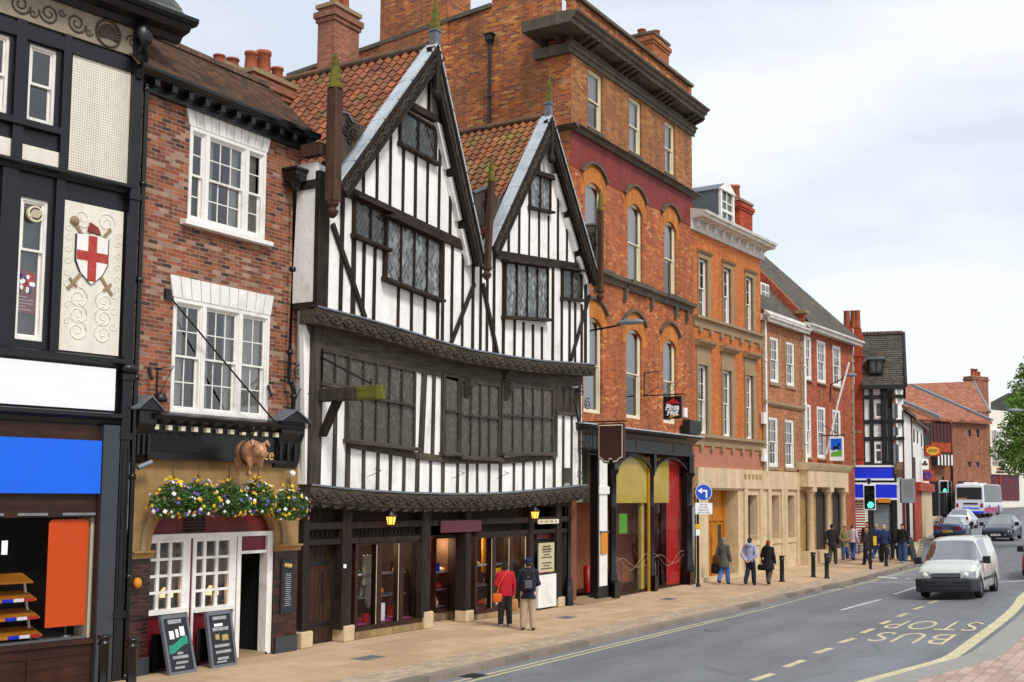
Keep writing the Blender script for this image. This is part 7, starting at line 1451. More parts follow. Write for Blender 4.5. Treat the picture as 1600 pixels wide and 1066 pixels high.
t, w, h = board(1439, 718, 733, 1450, 70, 'white', 'projecting_sign', 'small cream sign with coloured dots above the orange sign', 'sign'); b = MB(); [b.ball((sx * w * .45, .06, sz * h * .45), (.09, .02, .09), 8, 5) for sx, sz in ((-1, 0), (0, 0), (1, 0), (0, 1))]; b.obj('dots', M['scroll'], t)
t, w, h = board(1442, 734, 752, 1459, 70.5, 'brickR', 'projecting_sign', 'square orange sign with pale blue rings below the cream sign', 'sign'); b = MB()
for r_ in (.24, .17, .1): b.tube([(-w * .3 + r_ * math.cos(k * PI / 8), .07, r_ * math.sin(k * PI / 8)) for k in range(17)], .03, 5)
b.obj('rings', M['petalp'], t)
# ============================================================ ground, road, pavements
def paver(name, cols, w, h, m, mortar, var=.2, rough=.85, stain=None, offset=.5, bump=.3):
    N = NT(name); sp = N.n('SeparateXYZ'); N.lk(N.obj(), sp.inputs[0]); yr = N.math('DIVIDE', sp.outputs[1], h); row = N.math('FLOOR', yr)
    x = N.math('ADD', N.math('DIVIDE', sp.outputs[0], w), N.math('MULTIPLY', N.math('MODULO', row, 2.0), offset)); col = N.math('FLOOR', x); cv = N.n('CombineXYZ'); N.lk(col, cv.inputs[0]); N.lk(row, cv.inputs[1]); wn = N.n('TexWhiteNoise', noise_dimensions='2D'); N.lk(cv.outputs[0], wn.inputs['Vector'])
    c = N.ramp(wn.outputs['Value'], [(i / len(cols), k) for i, k in enumerate(cols)], 'CONSTANT'); c = N.mix(1.0, c, N.ramp(N.noise(1.1, 7, .7), [(.25, 1 - var), (.75, 1 + var * .6)]), 'MULTIPLY'); c = N.mix(1.0, c, N.ramp(N.noise(30, 3), [(.3, .85), (.7, 1.08)]), 'MULTIPLY')
    if stain: c = N.mix(N.ramp(N.noise(.45, 6, .75), [(.5, 0.0), (.68, .6)]), c, lin(stain))
    mk = N.math('MAXIMUM', N.math('LESS_THAN', N.math('FRACT', x), m / w), N.math('LESS_THAN', N.math('FRACT', yr), m / h)); c = N.mix(mk, c, lin(mortar)); N.bump(N.math('ADD', N.math('SUBTRACT', 1.0, mk), N.math('MULTIPLY', N.noise(50, 3), .25)), bump, .008); return N.out(c, rough)
M['flags'] = paver('york_stone_flags', ['c2a684', 'caae8c', 'b89c7c', 'c6aa88', 'bca080'], 1.1, .75, .009, '8a7860', .2, stain='a8906e')
M['setts'] = paver('granite_setts', ['b8a48c', 'ae9a84', 'c0ac94', 'a8967e'], .2, .14, .010, '8c7c68', .18, stain='9c8a72')
M['kerb'] = paver('kerb_stone', ['8a7c6e', '7c7064', '94867a'], .9, 5, .012, '4a4238', .25)
M['blocks'] = paver('pink_block_paving', ['b49c8c', 'aa9282', 'bea696', 'a48e80', 'b8a294'], .42, .21, .010, '74665c', .15)
def asphalt(name, base, fleck, patch=None):
    N = NT(name); a = N.noise(160, 3, .6); c = N.mix(N.ramp(a, [(.42, 0.0), (.7, 1.0)]), lin(base), lin(fleck)); c = N.mix(1.0, c, N.ramp(N.noise(.35, 6, .65), [(.3, .82), (.7, 1.12)]), 'MULTIPLY'); mp = N.n('Mapping'); N.lk(N.obj(), mp.inputs[0]); mp.inputs['Scale'].default_value = (.06, 1.1, 1); c = N.mix(1.0, c, N.ramp(N.noise(1.0, 4, .6, mp.outputs[0]), [(.35, .86), (.65, 1.08)]), 'MULTIPLY')
    vo = N.n('TexVoronoi', feature='DISTANCE_TO_EDGE'); vo.inputs['Scale'].default_value = .38; N.lk(N.obj(), vo.inputs['Vector']); ck = N.math('MULTIPLY', N.math('LESS_THAN', N.math('ADD', vo.outputs['Distance'], N.math('MULTIPLY', N.math('SUBTRACT', N.noise(3.0, 4), .5), .09)), .012), N.math('GREATER_THAN', N.noise(.22, 3), .5)); c = N.mix(N.math('MULTIPLY', ck, .2), c, (.03, .03, .032))
    c = N.mix(N.math('MULTIPLY', N.ramp(N.noise(1.3, 3, .5), [(.66, 0.0), (.78, 1.0)]), .2), c, (.045, .044, .045))
    N.bump(a, .35, .006); return N.out(c, N.ramp(a, [(.3, .9), (.7, .7)]))
M['tar'] = asphalt('asphalt', '686a70', '8a8c92'); M['soil'] = plain('outlying_ground', '6c665c', .95, .25, .05, .2)
def roadpaint(name, c):
    N = NT(name); w = N.ramp(N.noise(26, 6, .8), [(.36, 0.0), (.50, 1.0)]); d = N.mix(w, lin('77777a'), lin(c)); d = N.mix(1.0, d, N.ramp(N.noise(2.5, 5), [(.3, .78), (.7, 1.05)]), 'MULTIPLY'); return N.out(d, .7)
M['ypaint'] = roadpaint('yellow_road_paint', 'd8ceA2'); M['wpaint'] = roadpaint('white_road_paint', 'e2e2e4')
RD = -.12
def sheet(name, xs, ya, yb, m, dz, ny=8, kind='structure', skirt=0.0, label=None):
    """strip of ground between two edge curves, following the rise of the street"""
    vs, fs = [], []
    for x in xs:
        a, b = ya(x), yb(x)
        for j in range(ny + 1): y = a + (b - a) * j / ny; vs.append((x, y, gz(x, y) + dz))
    n = ny + 1
    for i in range(len(xs) - 1):
        for j in range(ny): fs.append((i * n + j, (i + 1) * n + j, (i + 1) * n + j + 1, i * n + j + 1))
    if skirt:
        for j in (0, ny):
            k = len(vs)
            for i, x in enumerate(xs): p = vs[i * n + j]; vs.append((p[0], p[1], p[2] - skirt))
            for i in range(len(xs) - 1): fs.append((i * n + j, (i + 1) * n + j, k + i + 1, k + i))
    me = bpy.data.meshes.new(name); me.from_pydata(vs, [], fs); bm = bmesh.new(); bm.from_mesh(me); bmesh.ops.recalc_face_normals(bm, faces=bm.faces); bm.to_mesh(me); bm.free(); me.polygons.foreach_set('use_smooth', [True] * len(me.polygons)) if not skirt else None
    me.materials.append(m); o = bpy.data.objects.new(name, me); COL.objects.link(o); o['kind'] = kind; return o
def rng(a, b, s): n = max(1, int((b - a) / s)); return [a + (b - a) * i / n for i in range(n + 1)]
xs_all = [-1500, -600, -200, -60] + rng(-20, 130, 2) + [160, 220, 400, 900, 2500]
sheet('ground', xs_all, lambda x: -1500, lambda x: 1500, M['soil'], -1.2, 24)
sheet('road', rng(-18, 300, 2), lambda x: -30, lambda x: 40, M['tar'], RD, 70)
KP = [ground(*p) for p in ((640, 1064), (1000, 983.7), (1240, 927.5), (1375, 895.6), (1432, 880))]
kx = [(-20, KP[0].y - .35)] + [(p.x, p.y) for p in KP]; kend = kx[-1]
kerbY = lambda x: lerpt(x, kx)
xs = rng(-18, kend[0], 1.0); far = 9.0
sheet('pavement', xs, lambda x: kerbY(x) + 1.15, lambda x: far, M['flags'], 0.0, 10); sheet('pavement_edge', xs, lambda x: kerbY(x) + .24, lambda x: kerbY(x) + 1.15, M['setts'], .0, 3); sheet('kerb', xs, lambda x: kerbY(x), lambda x: kerbY(x) + .24, M['kerb'], .004, 1, skirt=.2)
# pavement turning the corner by the traffic lights
KC = [Vector((kend[0], kend[1], 0))] + [ground(*p) for p in ((1441, 866), (1444, 848), (1448, 833), (1459, 814), (1480, 803))]
cx = [(p.x, p.y) for p in KC]; cy_ = lambda x: lerpt(x, cx)
xs = rng(kend[0], KC[-1].x, 1.0); sheet('pavement', xs, lambda x: cy_(x) + .24, lambda x: max(far, cy_(x) + 8), M['flags'], .0, 10); sheet('kerb', xs, lambda x: cy_(x), lambda x: cy_(x) + .24, M['kerb'], .004, 1, skirt=.2)
CR = [ground(*p, dz=RD) for p in ((1349, 1066), (1424, 1045.6), (1469, 1034), (1491, 1025), (1525, 999), (1562.5, 972.5), (1592, 946), (1600, 927))]
crx = sorted([(p.x, p.y) for p in CR]); crx = [(crx[0][0] - 12, crx[0][1] + 2.2)] + crx + [(58, crx[-1][1] - .3), (66, -12.5), (200, -12)]; 
for _ in range(2): crx = [crx[0]] + [(a[0] * (1 - k) + c[0] * k, a[1] * (1 - k) + c[1] * k) for a, c in zip(crx, crx[1:]) for k in (.25, .75)] + [crx[-1]]
rY = lambda x: lerpt(x, crx) - .4
xs = rng(-18, 150, .5 if False else .8); sheet('pavement', xs, lambda x: -26, lambda x: rY(x) - .6, M['blocks'], .0, 8); sheet('kerb', xs, lambda x: rY(x) - .6, lambda x: rY(x), M['kerbg'], .004, 1, skirt=.2)
# road markings
def ribbon(pts, w, m, name, dz=RD + .004):
    mb = []; fs = []; pts = [Vector((p[0], p[1])) for p in pts]
    dense = []
    for p, q in zip(pts, pts[1:]):
        n = max(1, int((q - p).length / 1.0)); dense += [p + (q - p) * i / n for i in range(n)]
    dense.append(pts[-1])
    for i, p in enumerate(dense):
        t = (dense[min(i + 1, len(dense) - 1)] - dense[max(i - 1, 0)]).normalized(); nn = Vector((-t.y, t.x)) * w / 2
        for s in (1, -1): q = p + nn * s; mb.append((q.x, q.y, gz(q.x, q.y) + dz))
    for i in range(len(dense) - 1): fs.append((2 * i + 1, 2 * i + 3, 2 * i + 2, 2 * i))
    me = bpy.data.meshes.new(name); me.from_pydata(mb, [], fs); me.materials.append(m); o = bpy.data.objects.new(name, me); COL.objects.link(o); o['kind'] = 'structure'; return o
for off in (.32, .52): ribbon([(x, kerbY(x) - off) for x in rng(8, kend[0] - .2, 1.5)], .075, M['ypaint'], 'road_marking')
ribbon([(p[0], p[1]) for p in crx if p[0] < 60], .28, M['ypaint'], 'road_marking')
g2 = lambda p: ground(*p, dz=RD)
for a, b, w, m in [((1315, 953.4), (1377, 936.8), .12, 'wpaint'), ((1397.5, 928.6), (1431, 918), .12, 'wpaint'), ((1334, 910.6), (1440, 909.6), .1, 'wpaint'), ((1386, 899), (1440, 898.5), .1, 'wpaint'), ((1553, 910.5), (1640, 905), .2, 'wpaint')] + [(p, q, .16, 'ypaint') for p, q in (((1176, 1063.6), (1208, 1053)), ((1227, 1042.6), (1256, 1031.7)), ((1274.5, 1021), (1299, 1013)), ((1312, 1005), (1335, 997.6)), ((1347, 989.5), (1365, 982.5)), ((1377, 975.5), (1390, 970)), ((1403, 964), (1417, 958.5)), ((1427.5, 952.5), (1442.5, 948)), ((1451, 943), (1465, 939)))] + [((1540, 800), (1548, 794), .12, 'wpaint'), ((1519, 812), (1526, 808), .12, 'wpaint')]:
    ribbon([g2(a), g2(b)], w, M[m], 'road_marking')
def roadword(s, c, px_w, corners):
    p = g2(c); L_, R_ = g2(corners[0]), g2(corners[1]); near, farp = g2(corners[2]), g2(corners[3]); wid = abs(L_.y - R_.y); dep = abs(farp.x - near.x)
    cu = bpy.data.curves.new('road_lettering', 'FONT'); cu.body = s; cu.size = 1; cu.align_x = 'CENTER'; cu.align_y = 'CENTER'; cu.offset = -.006; cu.space_character = 1.12
    t = bpy.data.objects.new('road_lettering', cu); COL.objects.link(t); dg = bpy.context.evaluated_depsgraph_get(); dg.update(); me = bpy.data.meshes.new_from_object(t.evaluated_get(dg)); bpy.data.objects.remove(t)
    X = [v.co.x for v in me.vertices]; Y = [v.co.y for v in me.vertices]; sx, sy = wid / (max(X) - min(X)), dep / (max(Y) - min(Y)); mx, my = (max(X) + min(X)) / 2, (max(Y) + min(Y)) / 2
    for v in me.vertices: x, y = (v.co.x - mx) * sx, (v.co.y - my) * sy; wx, wy = p.x - y, p.y + x; v.co = (wx, wy, gz(wx, wy) + RD + .004)
    me.materials.clear(); me.materials.append(M['ypaint']); o = bpy.data.objects.new('road_lettering', me); COL.objects.link(o); o['kind'] = 'structure'
roadword('BUS', (1424, 997), 0, ((1347, 1003), (1496, 991.5), (1424, 1005.5), (1424, 989.5)))
roadword('STOP', (1458, 977.5), 0, ((1375, 983), (1543, 972), (1458, 984.5), (1458, 971)))
# cycle sign in the box
cp = g2((1408, 904)); b = MB()
for s in (-.55, .55): b.tube([(cp.x + .05 * math.cos(t * PI / 8) * 6, -(cp.y + s + .38 * math.sin(t * PI / 8)), gz(cp.x, cp.y) + RD + .0045) for t in range(17)], .02, 4)
o = b.obj('road_marking', M['wpaint']); o['kind'] = 'structure'
for px_, py_, w in ((575, 1028, .35), (885, 965, .3), (1045, 936, .3)): p = ground(px_, py_); b = MB(); b.box(-w, w, -.2, .2, -.02, .004); o = b.obj('pavement_cover', M['leadd']); o.location = p; tag(o, {575: 'small dark access cover in the pavement before the plank door', 885: 'small dark access cover in the pavement right of the backpacker', 1045: 'small dark access cover in the pavement before the restaurant windows'}[px_], 'access cover')
for px_, py_, rr in ((1319, 918, .32), (1120, 985, .3)):
    p = ground(px_, py_, RD); b = MB(); b.lathe([(0, .006), (rr, .006), (rr * 1.08, .002)], (0, 0, 0), 20); o = b.obj('manhole_cover', M['leadd']); o.location = p; tag(o, 'round iron manhole cover in the road ' + ('left of the white dash' if px_ > 1200 else 'between the yellow lines and the bus stop dashes'), 'manhole cover')
b = MB(); b.box(-.25, .25, -.18, .18, -.15, .0); o = b.obj('road_drain', M['black']); q = ground(700, 1052, RD); o.location = (q.x, kerbY(q.x) - .2, gz(q.x, q.y) + RD + .006); tag(o, 'dark drain grating in the gutter beside the yellow lines', 'drain')
# ============================================================ street furniture
def bollard(px, py, h, lab, rr=.085):
    p = ground(px, py); t = thing('bollard', lab, 'bollard', None, 'black iron bollards along the pavement', p); b = MB(); b.lathe([(rr * 1.3, 0), (rr * 1.3, .05), (rr, .08), (rr, h * .82), (rr * 1.25, h * .84), (rr * 1.25, h * .87), (rr * 1.0, h * .88), (rr * 1.05, h * .93), (rr * 1.4, h * .95), (rr * 1.4, h * .985), (0, h)], (0, 0, 0), 14); b.obj('post', M['blkgloss'], t)
bollard(160, 1088, 1.0, 'black bollard at the photo edge below the granite pilaster'); bollard(204, 1088, .95, 'black bollard in front of the left pub pier, cut by the photo edge')
bollard(1222, 909, 1.0, 'black bollard beside the woman in the long black coat'); bollard(1271, 902, 1.0, 'black bollard before the stone pillars, third from the kerb lights'); bollard(1292, 904, 1.0, 'black bollard next to the man in the leather jacket'); bollard(1385, 885, 1.0, 'black bollard in the crowd beside the traffic light', .075)
# blue arrow sign
p = ground(1091, 917); t = thing('traffic_sign', 'black post with a round blue left turn arrow sign above a white time plate', 'road sign', Fr((p.x, p.y, p.z), -1.05)); ft = Fr((p.x, p.y, p.z), -1.05)
zc_ = ft.loc(1098, 769.5)[1]; zb_ = ft.loc(1098, 794)[1]; uc = ft.loc(1099, 769.5)[0]; b = MB(); b.tube([(0, 0, 0), (0, 0, zc_ + .2)], .045, 10); b.lathe([(.08, 0), (.08, .12), (.05, .14)], (0, 0, 0), 10); b.obj('post', M['blkgloss'], t)
disc = lambda r, y0, y1, m, n, par: MB().prism([(uc + r * math.cos(k * PI / 16), zc_ + r * math.sin(k * PI / 16)) for k in range(32)], y0, y1).obj(n, M[m], par)
disc(.31, .05, .07, 'steel', 'sign_back', t); disc(.305, .07, .074, 'white2', 'sign_rim', t); 
M['sblue'] = plain('sign_blue', '1a4fc8', .35, .03, 2, 0); disc(.285, .074, .078, 'sblue', 'sign_disc', t)
b = MB(); b.bar((uc + .10, zc_ - .2), (uc + .10, zc_ + .085), .06, .078, .083); b.bar((uc + .13, zc_ + .06), (uc - .1, zc_ + .06), .06, .078, .0835); b.prism([(uc - .22, zc_ + .06), (uc - .06, zc_ + .17), (uc - .06, zc_ + .11), (uc - .10, zc_ + .06), (uc - .06, zc_ + .01), (uc - .06, zc_ - .05)], .078, .084); b.obj('arrow', M['white2'], t)
pl_ = MB().box(uc - .31, uc + .31, .06, .075, zb_ - .22, zb_ + .19).obj('time_plate', M['white2'], t)
for i, s in enumerate(('Mon-Sat', '8 am-6 pm', 'Except buses', 'and for access')): text(s, .095, M['black'], t, at=(uc, .078, zb_ + .12 - i * .093), sx=.8, ext=.001)
q = ft.rect(1086, 819, 826, 1094, .05); MB().box(q[0], q[1], .04, .08, q[2], q[3]).obj('yellow_notice', M['yellow'], t); q = ft.rect(1087, 827, 837, 1093.5, .05); MB().box(q[0], q[1], .04, .075, q[2], q[3]).obj('paper_notice', M['white2'], t)
# traffic lights
def signal(px, py, pyt, pyb, w, lab, depth=None):
    p = ground(px, py) if depth is None else at(px, py, depth); f = Fr((p.x, p.y, p.z), -1.1); t = thing('traffic_light', lab, 'traffic light', f); z1_, z0_ = f.loc(px, pyt)[1], f.loc(px, pyb)[1]; H_ = z1_ - z0_; W_ = w; b = MB(); b.tube([(0, -.1, 0), (0, -.1, z1_ + .15)], .06, 10); b.tube([(0, -.1, z1_ + .1), (0, -.1, z1_ + .25)], .09, 10); b.obj('pole', M['blkgloss'], t)
    b = MB(); b.box(-W_, W_, -.02, .0, z0_, z1_); b.obj('backing_board_rim', M['white2'], t, bevel=.01); b = MB(); b.box(-W_ * .86, W_ * .86, 0.0, .01, z0_ + .05, z1_ - .05); b.box(-W_ * .55, W_ * .55, .0, .14, z0_ + .1, z1_ - .1); b.obj('signal_head', M['black'], t)
    for k, m in ((.80, 'black'), (.5, 'black'), (.2, 'green_l')):
        z = z0_ + H_ * k; r = min(W_ * .5, H_ * .13); b = MB(); b.prism([(r * math.cos(a * PI / 8), z + r * math.sin(a * PI / 8)) for a in range(16)], .14, .15); o = b.obj('lens', M[m], t); b = MB(); P = [(r * 1.12 * math.cos(a * PI / 8), z + r * 1.12 * math.sin(a * PI / 8)) for a in range(0, 9)]
        for c, d in zip(P, P[1:]): b.add([(c[0], .14, c[1]), (d[0], .14, d[1]), (d[0], .30, d[1]), (c[0], .30, c[1])], [(0, 1, 2, 3)])
        b.obj('hood', M['black'], o)
    return t, f
t, f = signal(1361, 890, 757, 797, .26, 'nearer traffic light showing green on a black pole in front of the blue shop'); q = f.rect(1364, 838, 852, 1369, .05); MB().box(q[0], q[1], .0, .12, q[2], q[3]).obj('push_button', M['yellow'], t); b = MB(); b.box(-.07, .12, -.06, .0, q[2] - .2, q[3] + .1); b.obj('button_case', M['blk'], t)
signal(1476, 803, 751, 770, .26, 'farther traffic light showing green by the dark shop front left of the bus', 70)
# advertising panel on a pole
p = ground(1417, 868); f = Fr((p.x, p.y, p.z), -1.0); t = thing('advert_panel', 'grey framed street panel on a black pole beside the blue shop', 'panel', f); q = f.rect(1406.5, 748, 786, 1428.5); b = MB(); b.box(q[0], q[1], -.12, .12, q[2], q[3]); b.obj('case', M['greyp'], t, bevel=.02); W_ = q[1] - q[0]; H_ = q[3] - q[2]; MB().box(q[0] + W_ * .16, q[1] - W_ * .16, .12, .125, q[2] + H_ * .22, q[3] - H_ * .07).obj('screen', M['grey'], t); b = MB(); b.tube([((q[0] + q[1]) / 2, 0, 0), ((q[0] + q[1]) / 2, 0, q[2])], .09, 10); b.obj('pole', M['blkgloss'], t)
# guard railing behind the crowd
A_, B_ = ground(1323, 872), ground(1437, 841); d = (B_ - A_); L_ = d.xy.length; t = thing('guard_railing', 'low grey guard railing with thin upright bars behind the crowd', 'railing', Fr((A_.x, A_.y, A_.z), math.atan2(d.y, d.x))); dz = B_.z - A_.z; b = MB(); n = int(L_ / 2)
for i in range(n + 1): u = L_ * i / n; b.tube([(u, 0, dz * i / n), (u, 0, dz * i / n + 1.1)], .03, 6)
b.tube([(0, 0, 1.1), (L_, 0, dz + 1.1)], .028, 6); b.tube([(0, 0, .95), (L_, 0, dz + .95)], .02, 6); b.tube([(0, 0, .12), (L_, 0, dz + .12)], .02, 6); b.obj('rail', M['iron'], t); b = MB()
for i in range(int(L_ / .13)): u = i * .13; z = dz * u / L_; b.tube([(u, 0, z + .12), (u, 0, z + .95)], .009, 4, False)
b.obj('uprights', M['steel'], t)
# street a-board and bicycle in the crowd
p = ground(1421, 877); t = thing('pavement_board', 'black folding board standing beside the man in jeans', 'board', Fr((p.x, p.y, p.z), -.2)); b = MB(); b.warp(lambda x, y, z: (x, y, z)); b.prism_u([(.28, 0), (.03, 1.1), (-.0, 1.1), (.24, 0)], -.3, .3); b.prism_u([(-.28, 0), (-.03, 1.1), (-.0, 1.1), (-.24, 0)], -.3, .3); b.obj('panel', M['blk'], t); b = MB(); b.prism_u([(.265, .12), (.06, 1.0), (.066, 1.0), (.272, .12)], -.24, .24); b.obj('face', M['slateboard'], t)
p = ground(1389, 874); t = thing('bicycle', 'parked bicycle half hidden behind the crowd by the railing', 'bicycle', Fr((p.x, p.y, p.z), .35))
for s in (-.52, .52): b = MB(); b.tube([(s + .33 * math.cos(k * PI / 12), 0, .34 + .33 * math.sin(k * PI / 12)) for k in range(25)], .02, 6); w = b.obj('wheel', M['rubber'], t); b = MB(); [b.tube([(s, 0, .34), (s + .32 * math.cos(k * PI / 6), 0, .34 + .32 * math.sin(k * PI / 6))], .004, 3) for k in range(12)]; b.obj('spokes', M['steel'], w)
b = MB(); [b.tube([(x0, 0, z0), (x1, 0, z1)], .018, 6) for x0, z0, x1, z1 in ((-.52, .34, -.18, .85), (-.52, .34, -.05, .3), (-.05, .3, -.2, .92), (-.18, .82, .36, .85), (-.05, .3, .36, .75), (.52, .34, .33, .98))]; b.obj('frame', M['steel'], t); b = MB(); b.ball((-.22, 0, .96), (.13, .07, .04), 8, 6); b.obj('saddle', M['blk'], t); b = MB(); b.tube([(.3, -.26, 1.0), (.33, 0, 1.0), (.3, .26, 1.0)], .015, 6); b.obj('handlebar', M['blk'], t)
p = ground(1470, 800); b = MB(); b.lathe([(.25, 0), (.28, .5), (.25, .62), (0, .66)], (0, 0, 0), 12); o = b.obj('litter_bin', M['blk']); o.location = at(1470, 799, 68) ; o.location.z = gz(o.location.x, o.location.y); tag(o, 'small black litter bin on the far pavement by the distant traffic light', 'bin')
# tree at the right edge
tp = at(1638, 800, 58); tp.z = gz(tp.x, tp.y); t = thing('street_tree', 'leafy green tree hanging into the photo from its edge', 'tree', Fr((tp.x, tp.y, tp.z), 0)); b = MB(); b.tube([(0, 0, -.1), (.05, .05, 2), (-.05, 0, 3.4), (.1, -.05, 4.6)], [.28, .22, .2, .15], 10); r = random.Random(11); limbs = []
for i in range(16):
    a = r.uniform(0, 2 * PI); h = r.uniform(3.0, 5.2); e = Vector((math.cos(a) * r.uniform(1.0, 2.6), math.sin(a) * r.uniform(1.0, 2.6), h + r.uniform(.6, 3.6))); b.tube([(0, 0, h - .6), (e.x * .5, e.y * .5, (h + e.z) / 2 - .1), e], [.1, .06, .025], 6); limbs.append(e)
b.obj('trunk', M['oakg'], t); b = MB()
for e in limbs + [Vector((1.9 * math.cos(a) * math.sqrt(max(.05, 1 - ((h - 5.4) / 3.6) ** 2)) * k, 1.9 * math.sin(a) * math.sqrt(max(.05, 1 - ((h - 5.4) / 3.6) ** 2)) * k, h)) for a, h, k in [(r.uniform(0, 2 * PI), r.uniform(2.4, 9.4), r.uniform(.35, 1.05)) for _ in range(84)]]:
    R_ = r.uniform(.5, .95); leafy(b, (e.x, e.y, e.z), R_, int(420 * R_), .10, r, .75, .2)
M['leaf2'] = plain('tree_leaf', '6f9a34', .6, .5, 1.2, 0); b.obj('crown', M['leaf2'], t)
p = at(1597, 690, 46); f = Fr((p.x, p.y, 0), -1.0)
t = thing('street_lamp', 'grey street lamp head reaching out in front of the tree', 'street lamp', Fr((p.x, p.y, gz(p.x, p.y)), -1.0)); zl_ = at(1575, 641, 46).z - gz(p.x, p.y); b = MB(); b.tube([(1.2, 0, 0), (1.2, 0, zl_ - .2), (.9, 0, zl_ + .02), (.1, 0, zl_ + .02)], .05, 8); b.obj('post', M['greyp'], t); b = MB(); b.ball((-.25, 0, zl_), (.36, .13, .08), 12, 8); b.obj('lamp_head', M['greyp'], t)
# ============================================================ vehicles: lofted bodies (x forward, v left, z up)
def carpaint(name, c, rough=.25):
    N = NT(name); a = N.noise(3, 4); col = N.mix(1.0, lin(c), N.ramp(a, [(.3, .9), (.7, 1.04)]), 'MULTIPLY'); N.bs.inputs['Coat Weight'].default_value = .5; N.bs.inputs['Coat Roughness'].default_value = .06; return N.out(col, rough, .15)
def vehicle(name, label, cat, pos, head, paint, keys, wheels, r, glass_rule, W, group=None, gm='screen'):
    """keys: (x, zb, zs, zr, w, wr) from nose to tail"""
    t = thing(name, label, cat, None, group, pos, head)
    X = [k[0] for k in keys]; xs = set(X)
    for w in wheels:
        for d in (-1.12, -.9, -.55, 0, .55, .9, 1.12): xs.add(round(w + d * r, 3))
    xs = sorted([x for x in xs if min(X) <= x <= max(X)], reverse=True); ks = sorted(keys)
    def at_(x): return [lerpt(x, [(k[0], k[i]) for k in ks]) for i in range(1, 6)]
    rings = []
    for x in xs:
        zb, zs, zr, w, wr = at_(x)
        for wx in wheels:
            d = abs(x - wx)
            if d < 1.11 * r: zb = max(zb, r + math.sqrt(max(0, (1.12 * r) ** 2 - d * d)))
        zb = min(zb, zs - .05); zr = max(zr, zs + .02)
        h = [(0, zb), (w * .93, zb), (w * .99, zb + .04), (w, zb + (zs - zb) * .55), (w * .975, zs), (wr + .0, zr - min(.09, (zr - zs) * .4)), (wr * .88, zr - .01), (wr * .45, zr + .012), (0, zr + .018)]
        rings.append([(x, p[0], p[1]) for p in h] + [(x, -p[0], p[1]) for p in h[-2:0:-1]])
    n = len(rings[0]); V = [p for q in rings for p in q]; body, gls = [], {}
    for i in range(len(rings) - 1):
        for k in range(n):
            seg = k if k < 8 else n - 1 - k; f = (i * n + k, i * n + (k + 1) % n, (i + 1) * n + (k + 1) % n, (i + 1) * n + k)
            xm = (xs[i] + xs[i + 1]) / 2; (gls.setdefault(('windscreen' if xm > 0 else 'rear_window', 0) if seg > 4 else ('side_window', k < 8), []) if glass_rule(xm, seg) else body).append(f)
    b = MB(); b.add(V, body, True); b.add(rings[0], [tuple(range(n))]); b.add(rings[-1], [tuple(range(n - 1, -1, -1))])
    o = b.obj('body', paint, t, norm=True); 
    for (nm, _), fs in gls.items(): g = MB(); g.add(V, fs, True); g.obj(nm, M[gm], t, norm=True)
    m = MB(); m.box(min(X) + .4, max(X) - 1.0, -W * .8, W * .8, .45, .75); m.obj('cabin_floor', M['black'], t)
    for wx in wheels:
        for s in (-1, 1):
            q = MB(); c0 = s * (W - .1); 
            prof = [(r * .62, -.09), (r * .95, -.10), (r, -.05), (r, .05), (r * .95, .10), (r * .62, .09)]; vs = [(wx + rr * math.cos(2 * PI * i / 20), c0 + y, r + rr * math.sin(2 * PI * i / 20)) for rr, y in prof for i in range(20)]
            q.add(vs, [(j * 20 + i, j * 20 + (i + 1) % 20, (j + 1) * 20 + (i + 1) % 20, (j + 1) * 20 + i) for j in range(5) for i in range(20)], True); wt = q.obj('wheel', M['rubber'], t, norm=True)
            q = MB(); y = c0 + s * .075; q.add([(wx, y + s * .01, r)] + [(wx + r * .63 * math.cos(2 * PI * i / 20), y, r + r * .63 * math.sin(2 * PI * i / 20)) for i in range(20)], [(0, 1 + i, 1 + (i + 1) % 20) for i in range(20)]); q.obj('rim', M['rim'], wt)
    return t
def lampbox(t, name, m, x, y0, y1, z0, z1, d=.03, tw=0.0):
    b = MB(); b.add([(x + d, y0, z0), (x + d - tw, y1, z0), (x + d - tw, y1, z1), (x + d - .06, y0, z1), (x - .15, y0, z0), (x - .15 - tw, y1, z0), (x - .15 - tw, y1, z1), (x - .15, y0, z1)], [(0, 1, 2, 3), (4, 7, 6, 5), (0, 4, 5, 1), (3, 2, 6, 7), (0, 3, 7, 4), (1, 5, 6, 2)]); return b.obj(name, M[m], t, bevel=.012, norm=True)
M['hl'] = plain('headlight_lens', 'c4ccd2', .12, .4, 14, 0, metal=.35, spec=.8); M['tl'] = plain('tail_light', '8c1216', .2, .15, 14, 0); M['bump'] = plain('grey_plastic_bumper', '2c2e36', .6, .15); M['plate'] = plain('white_number_plate', 'e8e8e4', .5, .05)
silver = carpaint('silver_green_paint', 'ced4cc'); navy = carpaint('dark_navy_paint', '23283c'); blue_ = carpaint('deep_blue_paint', '3a4168'); white_ = carpaint('white_car_paint', 'e4e4ea'); busw = carpaint('bus_white_paint', 'dcdce4'); wine = carpaint('wine_red_paint', '8c2044')
def mirrors(t, x, W, z, m='blk'):
    for s in (-1, 1): b = MB(); b.box(x - .07, x + .07, s * (W + .14) - .11, s * (W + .14) + .11, z - .10, z + .12); b.tube([(x, s * (W - .05), z - .06), (x, s * (W + .1), z - .03)], .03, 6); b.obj('mirror', M[m], t, bevel=.04)
def plateat(t, x, z, m, w=.26, face=1):
    b = MB(); b.box(x - .012, x + .012, -w, w, z - .055, z + .055); o = b.obj('number_plate', M[m], t); k = MB()
    for i in range(7):
        if i != 4: y = -w * .8 + i * w * .24; k.box(x - .014, x + .014, y, y + w * .14, z - .03, z + .03)
    k.obj('plate_characters', M['blk'], o)
